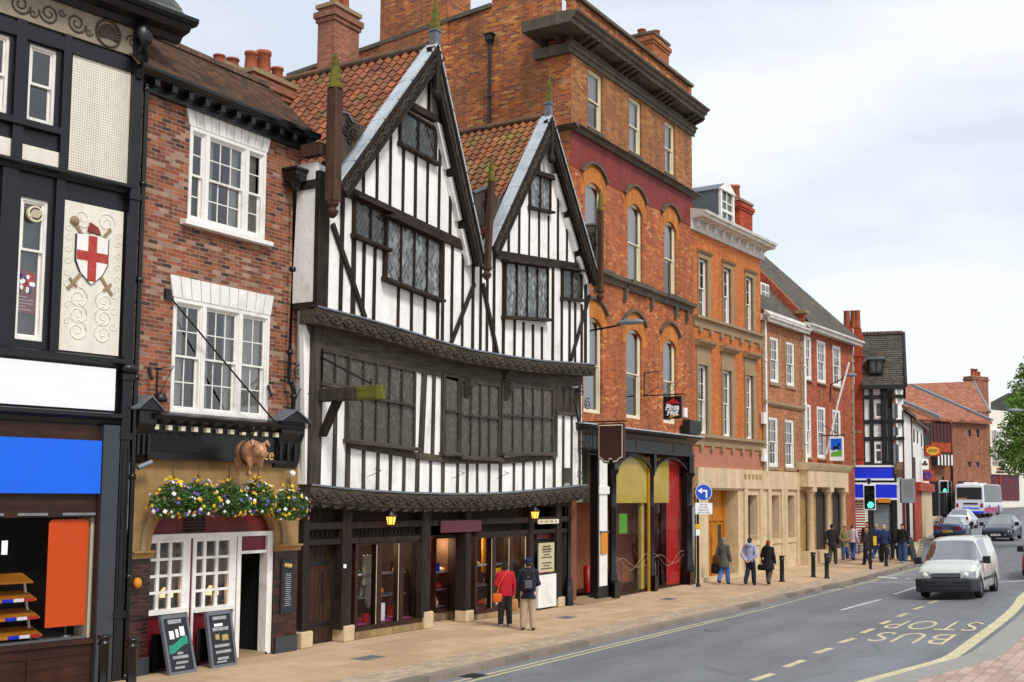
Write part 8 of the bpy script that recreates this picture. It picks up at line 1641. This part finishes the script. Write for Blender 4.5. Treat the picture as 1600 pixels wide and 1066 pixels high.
# small silver van coming towards the camera
p = ground(1480, 938, RD); F = Vector((p.x + 2.2, p.y, 0)); pos = Vector((F.x, F.y, gz(F.x, F.y) + RD))
van = vehicle('delivery_van', 'silver delivery van with a dark grey bumper driving towards the bus stop marking', 'van', pos, PI + .0, silver,
    [(2.19, .42, .66, .74, .70, .66), (2.15, .26, .80, .88, .83, .74), (1.95, .24, .93, 1.0, .88, .78), (1.42, .24, 1.03, 1.12, .90, .78), (1.32, .24, 1.04, 1.16, .90, .78), (.62, .24, 1.08, 1.74, .90, .68), (.5, .24, 1.08, 1.80, .90, .68), (.1, .24, 1.09, 1.84, .90, .69), (-.55, .24, 1.09, 1.86, .90, .70), (-.65, .24, 1.09, 1.86, .90, .70), (-2.0, .26, 1.09, 1.84, .90, .70), (-2.17, .30, 1.08, 1.74, .88, .68), (-2.2, .45, 1.0, 1.5, .84, .66)], (1.38, -1.30), .33,
    lambda x, s: (s in (5, 6, 7) and .62 < x < 1.32) or (s == 4 and -.55 < x < .5) or (s == 4 and .72 < x < 1.15), .90)
b = MB(); b.prism_z([(1.74, -.95), (2.06, -.945), (2.25, -.74), (2.31, 0), (2.25, .74), (2.06, .945), (1.74, .95)], .22, .63); b.obj('bumper', M['bump'], van, bevel=.05); b = MB()
for z in (.30, .40, .50): b.prism_z([(2.0, -.9), (2.262, -.74), (2.318, 0), (2.262, .74), (2.0, .9)], z, z + .025)
b.obj('bumper_slot', M['blk'], van); b = MB(); b.box(2.0, 2.235, -.43, .43, .64, .80); g = b.obj('grille', M['blk'], van, bevel=.01); b = MB()
for z in (.69, .73, .77): b.box(2.23, 2.245, -.42, .42, z, z + .018)
b.obj('grille_bar', M['steel'], g)
for s in (-1, 1): lampbox(van, 'headlight', 'hl', 2.20, s * .45, s * .86, .64, .85, .05, .09)
van.rotation_euler = (.05, 0, PI)
for s in (-1, 1): b = MB(); b.lathe([(.085, 0), (.07, .02), (0, .02)], (0, 0, 0), 12); b.warp(lambda x, y, z: (2.235 + z - abs(.1 * (s * y)), s * .6 + x, .745 + y)); b.obj('headlight_bowl', M['white'], van)
mirrors(van, 1.05, .90, 1.14); b = MB(); b.box(2.29, 2.312, -.26, .26, .44, .54); b.obj('number_plate', M['bump'], van); b = MB()
for s in (-1, 1): b.cut().box(-1.0, 1.0, s * .905, s * .925, .52, .60)
b.obj('side_strip', M['bump'], van); b = MB()
for s in (-1, 1): b.cut().box(-.2, -.05, s * .9, s * .93, .98, 1.01); b.box(-.62, -.61, s * .903, s * .907, .4, 1.08); b.box(.85, .86, s * .903, s * .907, .4, 1.05)
b.obj('door_handle', M['blk'], van); b = MB(); [b.tube([(1.30, s * .5, 1.16), (.98, s * .05 - .12, 1.42)], .012, 5) for s in (1,)]; b.obj('wiper', M['blk'], van); b = MB(); b.box(.35, .55, -.55, -.1, .75, 1.35); b.cut().box(.35, .55, .1, .55, .75, 1.35); b.obj('seat', M['bump'], van)
# dark hatchback facing the camera
hatch = [(1.95, .40, .52, .58, .60, .55), (1.9, .24, .62, .68, .76, .66), (1.6, .22, .74, .82, .82, .70), (.95, .22, .86, .95, .84, .70), (.85, .22, .87, .98, .84, .70), (.05, .22, .90, 1.40, .84, .58), (-.1, .22, .90, 1.44, .84, .58), (-.75, .22, .90, 1.45, .84, .58), (-.85, .22, .90, 1.45, .84, .58), (-1.35, .22, .91, 1.40, .84, .56), (-1.5, .22, .92, 1.34, .84, .56), (-1.85, .24, .92, 1.0, .80, .60), (-1.95, .32, .82, .88, .74, .60)]
p = ground(1558, 846, RD); pos = Vector((p.x + 1.95, p.y, 0)); pos.z = gz(pos.x, pos.y) + RD
hb = vehicle('hatchback_car', 'dark navy hatchback with pale swept headlights facing the camera behind the van', 'car', pos, PI - .03, navy, hatch, (1.2, -1.22), .31, lambda x, s: (s in (5, 6, 7) and .05 < x < .85) or (s in (5, 6, 7) and -1.85 < x < -1.5) or (s == 4 and -.75 < x < .0) or (s == 4 and -1.35 < x < -.85), .84)
for s in (-1, 1): lampbox(hb, 'headlight', 'hl', 1.72, s * .36, s * .76, .58, .76, .06, .25)
hb.rotation_euler = (.03, .035, PI - .03); mirrors(hb, .7, .84, .98, 'blk'); plateat(hb, 1.955, .42, 'plate'); b = MB(); b.box(1.5, 1.93, -.5, .5, .28, .36); b.obj('lower_grille', M['blk'], hb)
for s in (-1, 1): b = MB(); b.ball((1.92, s * .52, .42), .05, 8, 6); b.obj('fog_light', M['hl'], hb)
# blue saloon seen from behind
sal = [(2.1, .35, .55, .6, .6, .55), (2.0, .24, .66, .72, .78, .66), (1.2, .22, .82, .9, .84, .7), (.95, .22, .84, .95, .84, .7), (.15, .22, .88, 1.32, .84, .58), (.0, .22, .88, 1.36, .84, .58), (-.55, .22, .88, 1.36, .84, .58), (-.65, .22, .88, 1.36, .84, .58), (-1.1, .22, .90, 1.30, .84, .56), (-1.2, .22, .90, 1.27, .84, .56), (-1.75, .22, .92, .99, .84, .62), (-2.1, .26, .90, .95, .80, .66), (-2.18, .4, .80, .86, .74, .64)]
p = ground(1478, 846, RD); pos = Vector((p.x + 2.1, p.y, 0)); pos.z = gz(pos.x, pos.y) + RD
sc_ = vehicle('saloon_car', 'deep blue saloon with a yellow rear plate driving away by the kerb', 'car', pos, .06, blue_, sal, (1.3, -1.3), .31, lambda x, s: (s in (5, 6, 7) and (.15 < x < .95 or -1.75 < x < -1.2)) or (s == 4 and (-.55 < x < .1 or -1.1 < x < -.65)), .84)
for s in (-1, 1): lampbox(sc_, 'tail_light', 'tl', -2.02, s * .34, s * .76, .66, .82, -.17, 0)
plateat(sc_, -2.19, .55, 'yellow'); mirrors(sc_, .75, .84, .95); b = MB(); b.box(-2.22, -1.9, -.8, .8, .3, .46); b.obj('bumper', M['blk'], sc_, bevel=.03)
# small white car ahead of it
p = ground(1497, 827, RD); pos = Vector((p.x + 1.9, p.y, 0)); pos.z = gz(pos.x, pos.y) + RD
wc = vehicle('hatchback_car', 'small rounded white car driving away between the blue saloon and the bus', 'car', pos, .02, white_, hatch, (1.2, -1.22), .30, lambda x, s: (s in (5, 6, 7) and (.05 < x < .85 or -1.85 < x < -1.35)) or (s == 4 and (-.75 < x < .0 or -1.35 < x < -.85)), .84)
for s in (-1, 1): b = MB(); b.ball((-1.9, s * .62, .78), (.1, .12, .14), 10, 8); b.obj('tail_light', M['tl'], wc)
plateat(wc, -1.97, .55, 'yellow'); mirrors(wc, .7, .84, .98)
# wine red car just entering at the right edge
p = ground(1617, 906, RD); pos = Vector((p.x + 1.95, p.y - .35, 0)); pos.z = gz(pos.x, pos.y) + RD
rc = vehicle('hatchback_car', 'wine red car cut by the photo edge beside the van', 'car', pos, PI, wine, hatch, (1.2, -1.22), .31, lambda x, s: (s in (5, 6, 7) and .05 < x < .85) or (s == 4 and (-.75 < x < .0 or -1.35 < x < -.85)), .84); mirrors(rc, .7, .84, .98)
# single deck bus
p = ground(1517, 809, RD); dep = 102.0; q = at(1517, 808, dep); L_ = 9.0; hd = -.02; pos = Vector((q.x + L_ / 2, q.y, q.z))
bus = vehicle('single_deck_bus', 'white single deck bus with a magenta and violet skirt driving away up the street', 'bus', pos, hd, busw, [(L_ / 2, .5, 1.0, 2.6, 1.1, 1.0), (L_ / 2 - .15, .35, 1.2, 2.85, 1.25, 1.12), (L_ / 2 - .5, .3, 1.3, 2.95, 1.25, 1.15), (-L_ / 2 + .3, .3, 1.3, 2.95, 1.25, 1.15), (-L_ / 2 + .08, .3, 1.3, 2.9, 1.25, 1.15), (-L_ / 2, .35, 1.25, 2.8, 1.2, 1.1)], (L_ / 2 - 2.2, -L_ / 2 + 2.4), .48, lambda x, s: s == 4 and -L_ / 2 + .9 < x < L_ / 2 - .3, 1.25, gm='busglass')
x = -L_ / 2 - .02; b = MB(); b.box(x - .01, x + .05, -1.05, 1.05, 1.55, 2.62); b.obj('rear_window', M['blk'], bus, bevel=.02); b = MB(); b.box(x - .012, x + .05, -1.18, 1.18, .32, .52); b.obj('violet_skirt', M['rblue'], bus); b = MB(); b.box(x - .014, x + .05, -1.18, -.3, .52, .72); [b.cut().box(-L_ / 2 + .05, L_ / 2 - 3, s * 1.245, s * 1.262, .4, .85) for s in (-1, 1)]; b.obj('magenta_skirt', M['magenta'], bus); b = MB(); b.box(x - .014, x + .05, -.5, .7, 1.1, 1.25); b.obj('rear_grille', M['blk'], bus); b = MB(); b.box(x - .014, x + .05, -.6, .8, .72, .84); b.obj('blue_stripe', M['blue'], bus); b = MB()
for s in (-1, 1): b.cut().box(x - .015, x + .05, s * 1.02 - .1, s * 1.02 + .1, .85, 1.2)
b.obj('tail_light', M['tl'], bus); b = MB(); b.box(x - .02, x - .01, -.95, -.2, 1.6, 1.68); b.obj('rear_notice', M['petalo'], bus); b = MB(); b.box(x + .3, x + 1.5, -.5, .5, 2.95, 3.08); b.cut().box(x + 4, x + 5.5, -.5, .5, 2.95, 3.05); b.obj('roof_vent', M['white'], bus, bevel=.03)
# ============================================================ people: continuous bodies grown from a posed skeleton
SKN = plain('skin', 'c89478', .55, .12, 12, .1)
CL = {}
def cloth(h, rough=.9):
    if h not in CL: CL[h] = plain('cloth_' + h, h, rough, .22, 6, .35, 45)
    return CL[h]
def person(px, py, h, head, label, top, bot, pose='walk', shoe='1c1a1a', hair='2c1c14', coat=0.0, near=False, hairlen=0.0, cap=None, hood=None, arms='swing', ph=1, pos=None, collar=None, skirt=False, flare=0.0):
    p = pos if pos is not None else ground(px, py); t = thing('person', label, 'person', None, None, p, head); vox = .009 if near else .014
    S = h
    def P(x, f, z): return Vector((x * S, -f * S, z * S))                # x right, f forward, z up, in body heights
    def cap_(mb, pts, rad, n=10): mb.tube([P(*q) for q in pts], [r * S for r in rad], n); [mb.ball(P(*q), rad[i] * S * .99, n, 8) for i, q in enumerate(pts)]
    if pose == 'walk': legs = [((.05, 0, .52), (.05, .075, .29), (.05, .10, .045)), ((-.05, 0, .52), (-.05, .0, .285), (-.05, -.13, .085))]
    elif pose == 'sit': legs = [((.05, 0, .30), (.055, .24, .31), (.055, .24, .05)), ((-.05, 0, .30), (-.055, .24, .31), (-.055, .22, .05))]
    else: legs = [((.05, 0, .52), (.062, .012, .285), (.075, 0, .045)), ((-.05, 0, .52), (-.06, .005, .285), (-.07, .01, .045))]
    if ph < 0: legs = [tuple((-a, b_, c) for a, b_, c in L) for L in legs]
    dz = -.22 if pose == 'sit' else 0.0
    AR = {'swing': [((.118, 0, .815), (.15, -.02, .645), (.145, .05, .50)), ((-.118, 0, .815), (-.15, -.03, .645), (-.145, -.03, .495))],
          'down': [((.118, 0, .815), (.145, -.015, .64), (.14, .03, .49)), ((-.118, 0, .815), (-.145, -.015, .64), (-.14, .03, .49))],
          'front': [((.118, 0, .815), (.145, .02, .65), (.06, .13, .60)), ((-.118, 0, .815), (-.145, .02, .65), (-.06, .13, .61))],
          'back': [((.118, 0, .815), (.165, -.05, .645), (.05, -.105, .53)), ((-.118, 0, .815), (-.165, -.05, .645), (-.05, -.11, .53))],
          'carry': [((.118, 0, .815), (.15, -.01, .645), (.15, .02, .49)), ((-.118, 0, .815), (-.145, .02, .65), (-.08, .13, .62))]}[arms]
    AR = [tuple((a, b_, c + dz) for a, b_, c in A) for A in AR]
    hx = (0, .012, .935 + dz)
    # body: head, neck, trunk, arms with hands, legs in one skin
    b = MB(); b.ball(P(*hx), (.042 * S, .053 * S, .062 * S), 14, 10); b.ball(P(0, .035, .905 + dz), (.03 * S, .03 * S, .03 * S), 10, 8); b.tube([P(0, .060, .95 + dz), P(0, .072, .925 + dz)], [.006 * S, .011 * S], 6)
    for s in (-1, 1): b.ball(P(s * .043, .005, .93 + dz), (.007 * S, .014 * S, .02 * S), 6, 5)
    cap_(b, [(0, 0, .90 + dz), (0, -.005, .84 + dz)], [.033, .036]); cap_(b, [(0, .005, .79 + dz), (0, .0, .70 + dz), (0, 0, .55 + dz)], [.052, .055, .06])
    cap_(b, [(-.075, 0, .805 + dz), (.075, 0, .805 + dz)], [.03, .03])
    for A in AR:
        cap_(b, [(A[0][0] * .85, A[0][1], A[0][2] - .015), A[1], A[2]], [.027, .024, .019]); s = 1 if A[0][0] > 0 else -1; d = (Vector(A[2]) - Vector(A[1])).normalized(); w = Vector(A[2]) + d * .03; cap_(b, [A[2], tuple(w)], [.019, .022])
        for k in range(4):                                                # four fingers of unequal length, slightly curled, and the thumb
            o = Vector((0, (k - 1.5) * .011, 0)); L = (.040, .046, .043, .034)[k]; k0 = w + o; k1 = k0 + d * L * .6 + Vector((-s * .006, .004, 0)); k2 = k1 + d * L * .45 + Vector((-s * .014, .004, 0)); cap_(b, [tuple(k0), tuple(k1), tuple(k2)], [.0068, .006, .005], 6)
        k0 = Vector(A[2]) + d * .012 + Vector((0, .015, 0)); cap_(b, [tuple(k0), tuple(k0 + d * .02 + Vector((-s * .008, .016, 0))), tuple(k0 + d * .042 + Vector((-s * .012, .018, 0)))], [.008, .007, .006], 6)
    for L in legs: cap_(b, L, [.06, .042, .026])
    remesh(b, 'body', SKN, t, vox, 2)
    # clothes
    b = MB()
    for A in AR: cap_(b, [(A[0][0] * .9, A[0][1], A[0][2] - .006), A[1], tuple(Vector(A[1]) + (Vector(A[2]) - Vector(A[1])) * .93)], [.045, .038, .031])
    cap_(b, [(-.085, 0, .81 + dz), (0, 0, .835 + dz), (.085, 0, .81 + dz)], [.045, .045, .045]); hem = .50 - coat
    rings = [(.06, .05, .855), (.105, .068, .815), (.115, .08, .74), (.105, .075, .64), (.108 + flare * .3, .08, .56), (.115 + flare, .088 + flare * .5, hem)]; vs = []; n = 18
    for w, d, z in rings: vs += [P(w * math.cos(2 * PI * k / n), d * math.sin(2 * PI * k / n), z + dz) for k in range(n)]
    b.add(vs, [(i * n + k, (i + 1) * n + k, (i + 1) * n + (k + 1) % n, i * n + (k + 1) % n) for i in range(5) for k in range(n)]); b.add(vs[:n], [tuple(range(n))]); b.add(vs[-n:], [tuple(range(n - 1, -1, -1))])
    b.tube([P(0, -.004, .84 + dz), P(0, 0, .875 + dz)], [.055 * S, .045 * S], 12)
    if hood: b.ball(P(0, -.06, .85 + dz), (.085 * S, .045 * S, .045 * S), 12, 8)
    remesh(b, 'jacket', cloth(top), t, vox * 1.15, 5)
    b = MB()
    for L in legs:
        k = tuple(Vector(L[1]) + (Vector(L[2]) - Vector(L[1])) * .93); cap_(b, [L[0], L[1], k], [.066, .054, .046], 12)
    cap_(b, [(-.03, 0, .54 + dz), (.03, 0, .54 + dz)], [.066, .066]); remesh(b, 'trousers', cloth(bot), t, vox * 1.15, 4)
    for L in legs:
        b = MB(); x, f, z = L[2]; toe = .075 if z < .06 else .06; dzt = -.03 if z < .06 else -.06; b.ball(P(x, f + .028, z - .022 if z < .06 else z - .03), (.028 * S, .068 * S, .026 * S), 12, 8); b.ball(P(x, f - .005, z - .01), (.027 * S, .034 * S, .034 * S), 10, 8); b.obj('shoe', cloth(shoe), t)
    b = MB(); b.ball(P(0, .002, .952 + dz), (.049 * S, .058 * S, .056 * S), 14, 10)
    if hairlen: b.ball(P(0, -.022, .93 - hairlen * .5 + dz), (.05 * S, .04 * S, (.04 + hairlen * .6) * S), 12, 8)
    else: b.ball(P(0, -.022, .925 + dz), (.044 * S, .035 * S, .04 * S), 12, 8)
    remesh(b, 'hair', cloth(hair), t, .012, 2)
    b = MB()
    for s in (-1, 1): b.ball(P(s * .017, .058, .942 + dz), .0055 * S, 6, 5)
    b.obj('eye', M['black'], t); b = MB(); b.ball(P(0, .058, .902 + dz), (.014 * S, .006 * S, .004 * S), 8, 5); b.obj('mouth', M['redband'], t)
    if cap: b = MB(); b.ball(P(0, .002, .963 + dz), (.053 * S, .062 * S, .050 * S), 14, 10); b.ball(P(0, .065, .962 + dz), (.038 * S, .035 * S, .008 * S), 10, 6); b.obj('cap', cloth(cap), t)
    return t, P
def bag(par_fr, label, name, cat, m, size, strap=None, pos=(0, 0, 0)):
    t = thing(name, label, cat, None, None, par_fr[0], par_fr[1]); w, d, h = size; b = MB(); n = 14
    prof = [(.75, 0), (1.0, .12), (1.02, .5), (.92, .85), (.78, 1.0)]; vs = [(pos[0] + w * k * math.copysign(abs(math.cos(2 * PI * i / n)) ** .6, math.cos(2 * PI * i / n)), pos[1] + d * k * math.copysign(abs(math.sin(2 * PI * i / n)) ** .6, math.sin(2 * PI * i / n)), pos[2] + h * z) for k, z in prof for i in range(n)]
    b.add(vs, [(j * n + i, (j + 1) * n + i, (j + 1) * n + (i + 1) % n, j * n + (i + 1) % n) for j in range(4) for i in range(n)], True); b.add(vs[:n], [tuple(range(n))]); b.add(vs[-n:], [tuple(range(n - 1, -1, -1))]); b.obj('bag_body', cloth(m), t, norm=True)
    if strap: b = MB(); b.tube(strap, .012, 6); b.obj('strap', cloth(m), t)
    return t
A0 = -PI / 2  # heading 0 faces +y; this faces +x, away from the camera
# the two by the shop window
p1, _ = person(789, 979, 1.63, A0 + .9, 'woman in a bright red jacket and dark trousers looking into the shop window', 'c01428', '2c2a26', 'stand', 'd8d4d0', '1e1512', .03, True, .03, arms='carry'); T1 = (p1.location, A0 + .9)
bag(T1, 'orange shoulder bag on the woman in the red jacket', 'shoulder_bag', 'bag', 'd8641c', (.13, .07, .22), [(-.2, .02, .80), (-.12, -.09, 1.15), (.1, -.1, 1.42), (.02, .1, 1.42), (-.2, .13, 1.1), (-.26, .08, .82)], (-.24, .06, .62))
bag(T1, 'tan paper carrier bag held by the woman in the red jacket', 'carrier_bag', 'bag', 'c08a50', (.12, .06, .30), [(.2, -.04, .66), (.24, -.04, .78), (.28, -.04, .66)], (.24, -.04, .38))
p2, _ = person(825, 985, 1.76, A0 + .55, 'man in a navy jacket, beige trousers and navy cap with a backpack', '1c2238', 'b8a488', 'stand', '2c2c34', '2a1e18', .06, True, 0, cap='1a2448', arms='front'); T2 = (p2.location, A0 + .55)
t = bag(T2, 'dark backpack with grey straps worn by the man in the navy cap', 'backpack', 'backpack', '15161e', (.16, .11, .48), None, (0, .24, 1.0)); b = MB(); [b.tube([(s * .12, .2, 1.45), (s * .13, .0, 1.53), (s * .13, -.14, 1.35), (s * .14, -.1, 1.1), (s * .15, .14, 1.03)], .018, 6) for s in (-1, 1)]; b.obj('shoulder_strap', cloth('3a4048'), t); b = MB(); b.box(-.09, .09, .33, .37, 1.06, 1.25); b.box(-.03, .03, .345, .365, 1.3, 1.34); b.obj('front_pocket', cloth('5c6068'), t)
b = MB(); b.ball((0, .0, 0), (.02, .02, .02), 6, 4)
# three walkers
p3, _ = person(1131, 913, 1.72, A0 - .1, 'man in a long grey green coat and blue jeans with a brown shoulder bag', '585c50', '4a74b8', 'walk', '1c1c24', '8c8480', .13, False, 0, cap='8c8680', flare=.015, arms='swing'); T3 = (p3.location, A0 - .1)
bag(T3, 'brown leather shoulder bag on the man in the long grey coat', 'shoulder_bag', 'bag', '5a3420', (.17, .09, .34), [(-.22, .05, 1.0), (-.12, .1, 1.3), (.08, .06, 1.46)], (-.25, .05, .72)); bag(T3, 'black carrier bag low beside the man in the long grey coat', 'carrier_bag', 'bag', '17171a', (.18, .08, .38), [(-.3, .0, .72), (-.27, -.02, .86), (-.24, .0, .72)], (-.32, .02, .38))
person(1172, 915, 1.74, A0 - .05, 'young man in a pale lilac hoodie and navy trousers with hands behind his back', 'a6acd0', '1a2038', 'walk', '2a2a30', '2c1e18', .0, hood=True, arms='back')
p5, _ = person(1201, 914, 1.64, A0 - .1, 'woman in a long black belted coat with red brown hair', '15161e', '4a463e', 'walk', '18161a', '8a3a22', .16, False, .03, flare=.03, hood=True, arms='swing', ph=-1); T5 = (p5.location, A0 - .1)
bag(T5, 'black handbag carried by the woman in the long black coat', 'handbag', 'bag', '141418', (.16, .07, .22), [(-.28, 0, .74), (-.25, 0, .82), (-.22, 0, .74)], (-.27, .0, .52))
# the crowd at the crossing
person(1301, 882, 1.82, A0, 'man in a black leather jacket and grey trousers walking away', '1e2024', '3c3c38', 'walk', '1a1818', '1c1614', .04)
person(1321, 878, 1.66, A0 + PI + .2, 'woman in a plaid jacket and jeans walking towards the camera', '8c7c5c', '39507c', 'walk', 'b8b4b0', '4a2c1c', .1, arms='front')
person(1333, 876, 1.70, A0 - .3, 'woman in a pale pink top and jeans with a black bag', 'd8bcc0', '34508c', 'walk', '2a1c1c', '6a3c24', .0, hairlen=.02, ph=-1)
p8, _ = person(1355, 883, 1.66, A0 + 1.4, 'blonde woman in a dark patterned jacket striding sideways by the traffic light', '2c2024', '1c1a22', 'walk', '18161a', 'b0885c', .06, arms='carry'); bag((p8.location, A0 + 1.4), 'white carrier bag held by the blonde striding woman', 'carrier_bag', 'bag', 'd8d8e8', (.12, .05, .3), None, (.22, -.02, .5))
person(1356, 875, 1.78, A0 + PI, 'person with dark red hair in a maroon top behind the striding woman', '4a1a20', '20222c', 'stand', hair='5a1c18', hairlen=.05)
person(1370, 878, 1.74, A0 - .4, 'fair haired man in a blue denim jacket', '2c4478', '34588c', 'walk', 'c0b8b0', 'b88c5c')
person(1382, 879, 1.72, A0 + .3, 'blonde woman in a navy jumper and black trousers', '1c2c58', '16161c', 'walk', '1a161c', 'd0a868', .0, hairlen=.02, ph=-1)
person(1399, 874, 1.68, A0 + .2, 'dark haired woman in a black top with a white hem', '16161c', '1c2434', 'stand', '201c20', '1c1410', hairlen=.05)
person(1411, 880, 1.78, A0 + PI - .3, 'man in a black jacket and blue jeans beside the folding board', '121216', '3a5684', 'stand', 'a8a4a4', '2c1812')
person(1430, 840, 1.72, A0 + PI, 'person in a black and white jacket beyond the railing', '2a2a34', '1a1a22', 'walk', hair='3c2a20'); person(1404, 846, 1.74, A0 + .5, 'person in dark clothes behind the railing by the black pilaster', '17181f', '1c1c24', 'stand')
person(1413, 848, 1.70, A0 + PI + .4, 'person in a brown jacket behind the railing under the grey panel', '4a2c20', '1c1c24', 'stand')
# a diner in the restaurant window
px_ = MF.loc(1037, 860, -.9); t, _ = person(0, 0, 1.7, A0 + .9, 'diner in a pink jumper and red cap sitting behind the restaurant window', 'a83a5c', '1c1c24', 'sit', cap='a81c20', arms='front', pos=MF.P(px_[0], -.75, .12))
c = thing('cafe_chair', 'wooden cafe chair under the diner in the pink jumper', 'chair', None, None, MF.P(px_[0], -.75, .12), A0 + .9); b = MB(); b.box(-.2, .2, -.2, .22, .40, .44); b.obj('seat', M['owood'], c); b = MB(); b.box(-.2, .2, .2, .24, .44, .86); b.obj('backrest', M['owood'], c)
for x in (-.18, .18):
    for y in (-.17, .2): b = MB(); b.tube([(x, y, 0), (x, y, .42)], .018, 6); b.obj('leg', M['steel'], c)
MB().box(bays[1][0] - .3, bays[2][1] + .2, -2.0, -.15, .02, .118).obj('restaurant_floor', M['brown'], T)
# ============================================================ sky, sun, camera
w = bpy.data.worlds.new('World'); SC.world = w; w.use_nodes = True; nt = w.node_tree; nt.nodes.clear()
o = nt.nodes.new('ShaderNodeOutputWorld'); bg = nt.nodes.new('ShaderNodeBackground'); sky = nt.nodes.new('ShaderNodeTexSky'); sky.sky_type = 'NISHITA'; sky.sun_disc = False
SE, SA = math.radians(48), math.radians(205)                              # sun height and compass bearing (clockwise from +y)
sky.sun_elevation = SE; sky.sun_rotation = SA; sky.air_density = 1.0; sky.dust_density = 3.0
tc = nt.nodes.new('ShaderNodeTexCoord'); mp = nt.nodes.new('ShaderNodeMapping'); mp.inputs['Scale'].default_value = (1, 1, 3.2); nz = nt.nodes.new('ShaderNodeTexNoise'); nz.inputs['Scale'].default_value = 2.1; nz.inputs['Detail'].default_value = 7; nz.inputs['Roughness'].default_value = .55
cr = nt.nodes.new('ShaderNodeValToRGB'); cr.color_ramp.elements[0].position = .36; cr.color_ramp.elements[0].color = (6.2, 6.85, 7.85, 1); cr.color_ramp.elements[1].position = .60; cr.color_ramp.elements[1].color = (8.4, 8.75, 9.1, 1)
mx = nt.nodes.new('ShaderNodeMixRGB'); mx.inputs[0].default_value = .90; L = nt.links.new
L(tc.outputs['Generated'], mp.inputs[0]); L(mp.outputs[0], nz.inputs['Vector']); L(nz.outputs['Fac'], cr.inputs[0]); L(sky.outputs[0], mx.inputs[1]); L(cr.outputs[0], mx.inputs[2]); L(mx.outputs[0], bg.inputs[0]); bg.inputs[1].default_value = .10; L(bg.outputs[0], o.inputs[0])
sl = bpy.data.lights.new('sun', 'SUN'); sl.energy = 2.0; sl.angle = math.radians(14); sl.color = (1.0, .95, .88); so = bpy.data.objects.new('sun', sl); COL.objects.link(so)
dv = Vector((math.sin(SA) * math.cos(SE), math.cos(SA) * math.cos(SE), math.sin(SE))); so.rotation_euler = dv.to_track_quat('Z', 'Y').to_euler(); so.location = (0, -30, 40)
cd = bpy.data.cameras.new('camera'); co = bpy.data.objects.new('camera', cd); COL.objects.link(co); SC.camera = co
cd.sensor_width = 36; cd.lens = 36 * FOC / PW; cd.shift_y = (PCY - PH / 2) / PW; cd.clip_start = .1; cd.clip_end = 5000
co.matrix_world = Matrix(((RM[0][0], -RM[0][1], -RM[0][2], CAM.x), (RM[1][0], -RM[1][1], -RM[1][2], CAM.y), (RM[2][0], -RM[2][1], -RM[2][2], CAM.z), (0, 0, 0, 1)))
SC.view_settings.view_transform = 'Standard'; SC.view_settings.look = 'None'; SC.view_settings.exposure = 0.3; SC.view_settings.gamma = 1.0
SC.render.engine = 'CYCLES'; SC.cycles.use_denoising = True; SC.cycles.max_bounces = 8; SC.cycles.transparent_max_bounces = 12
SC.render.resolution_x, SC.render.resolution_y = 1024, 682
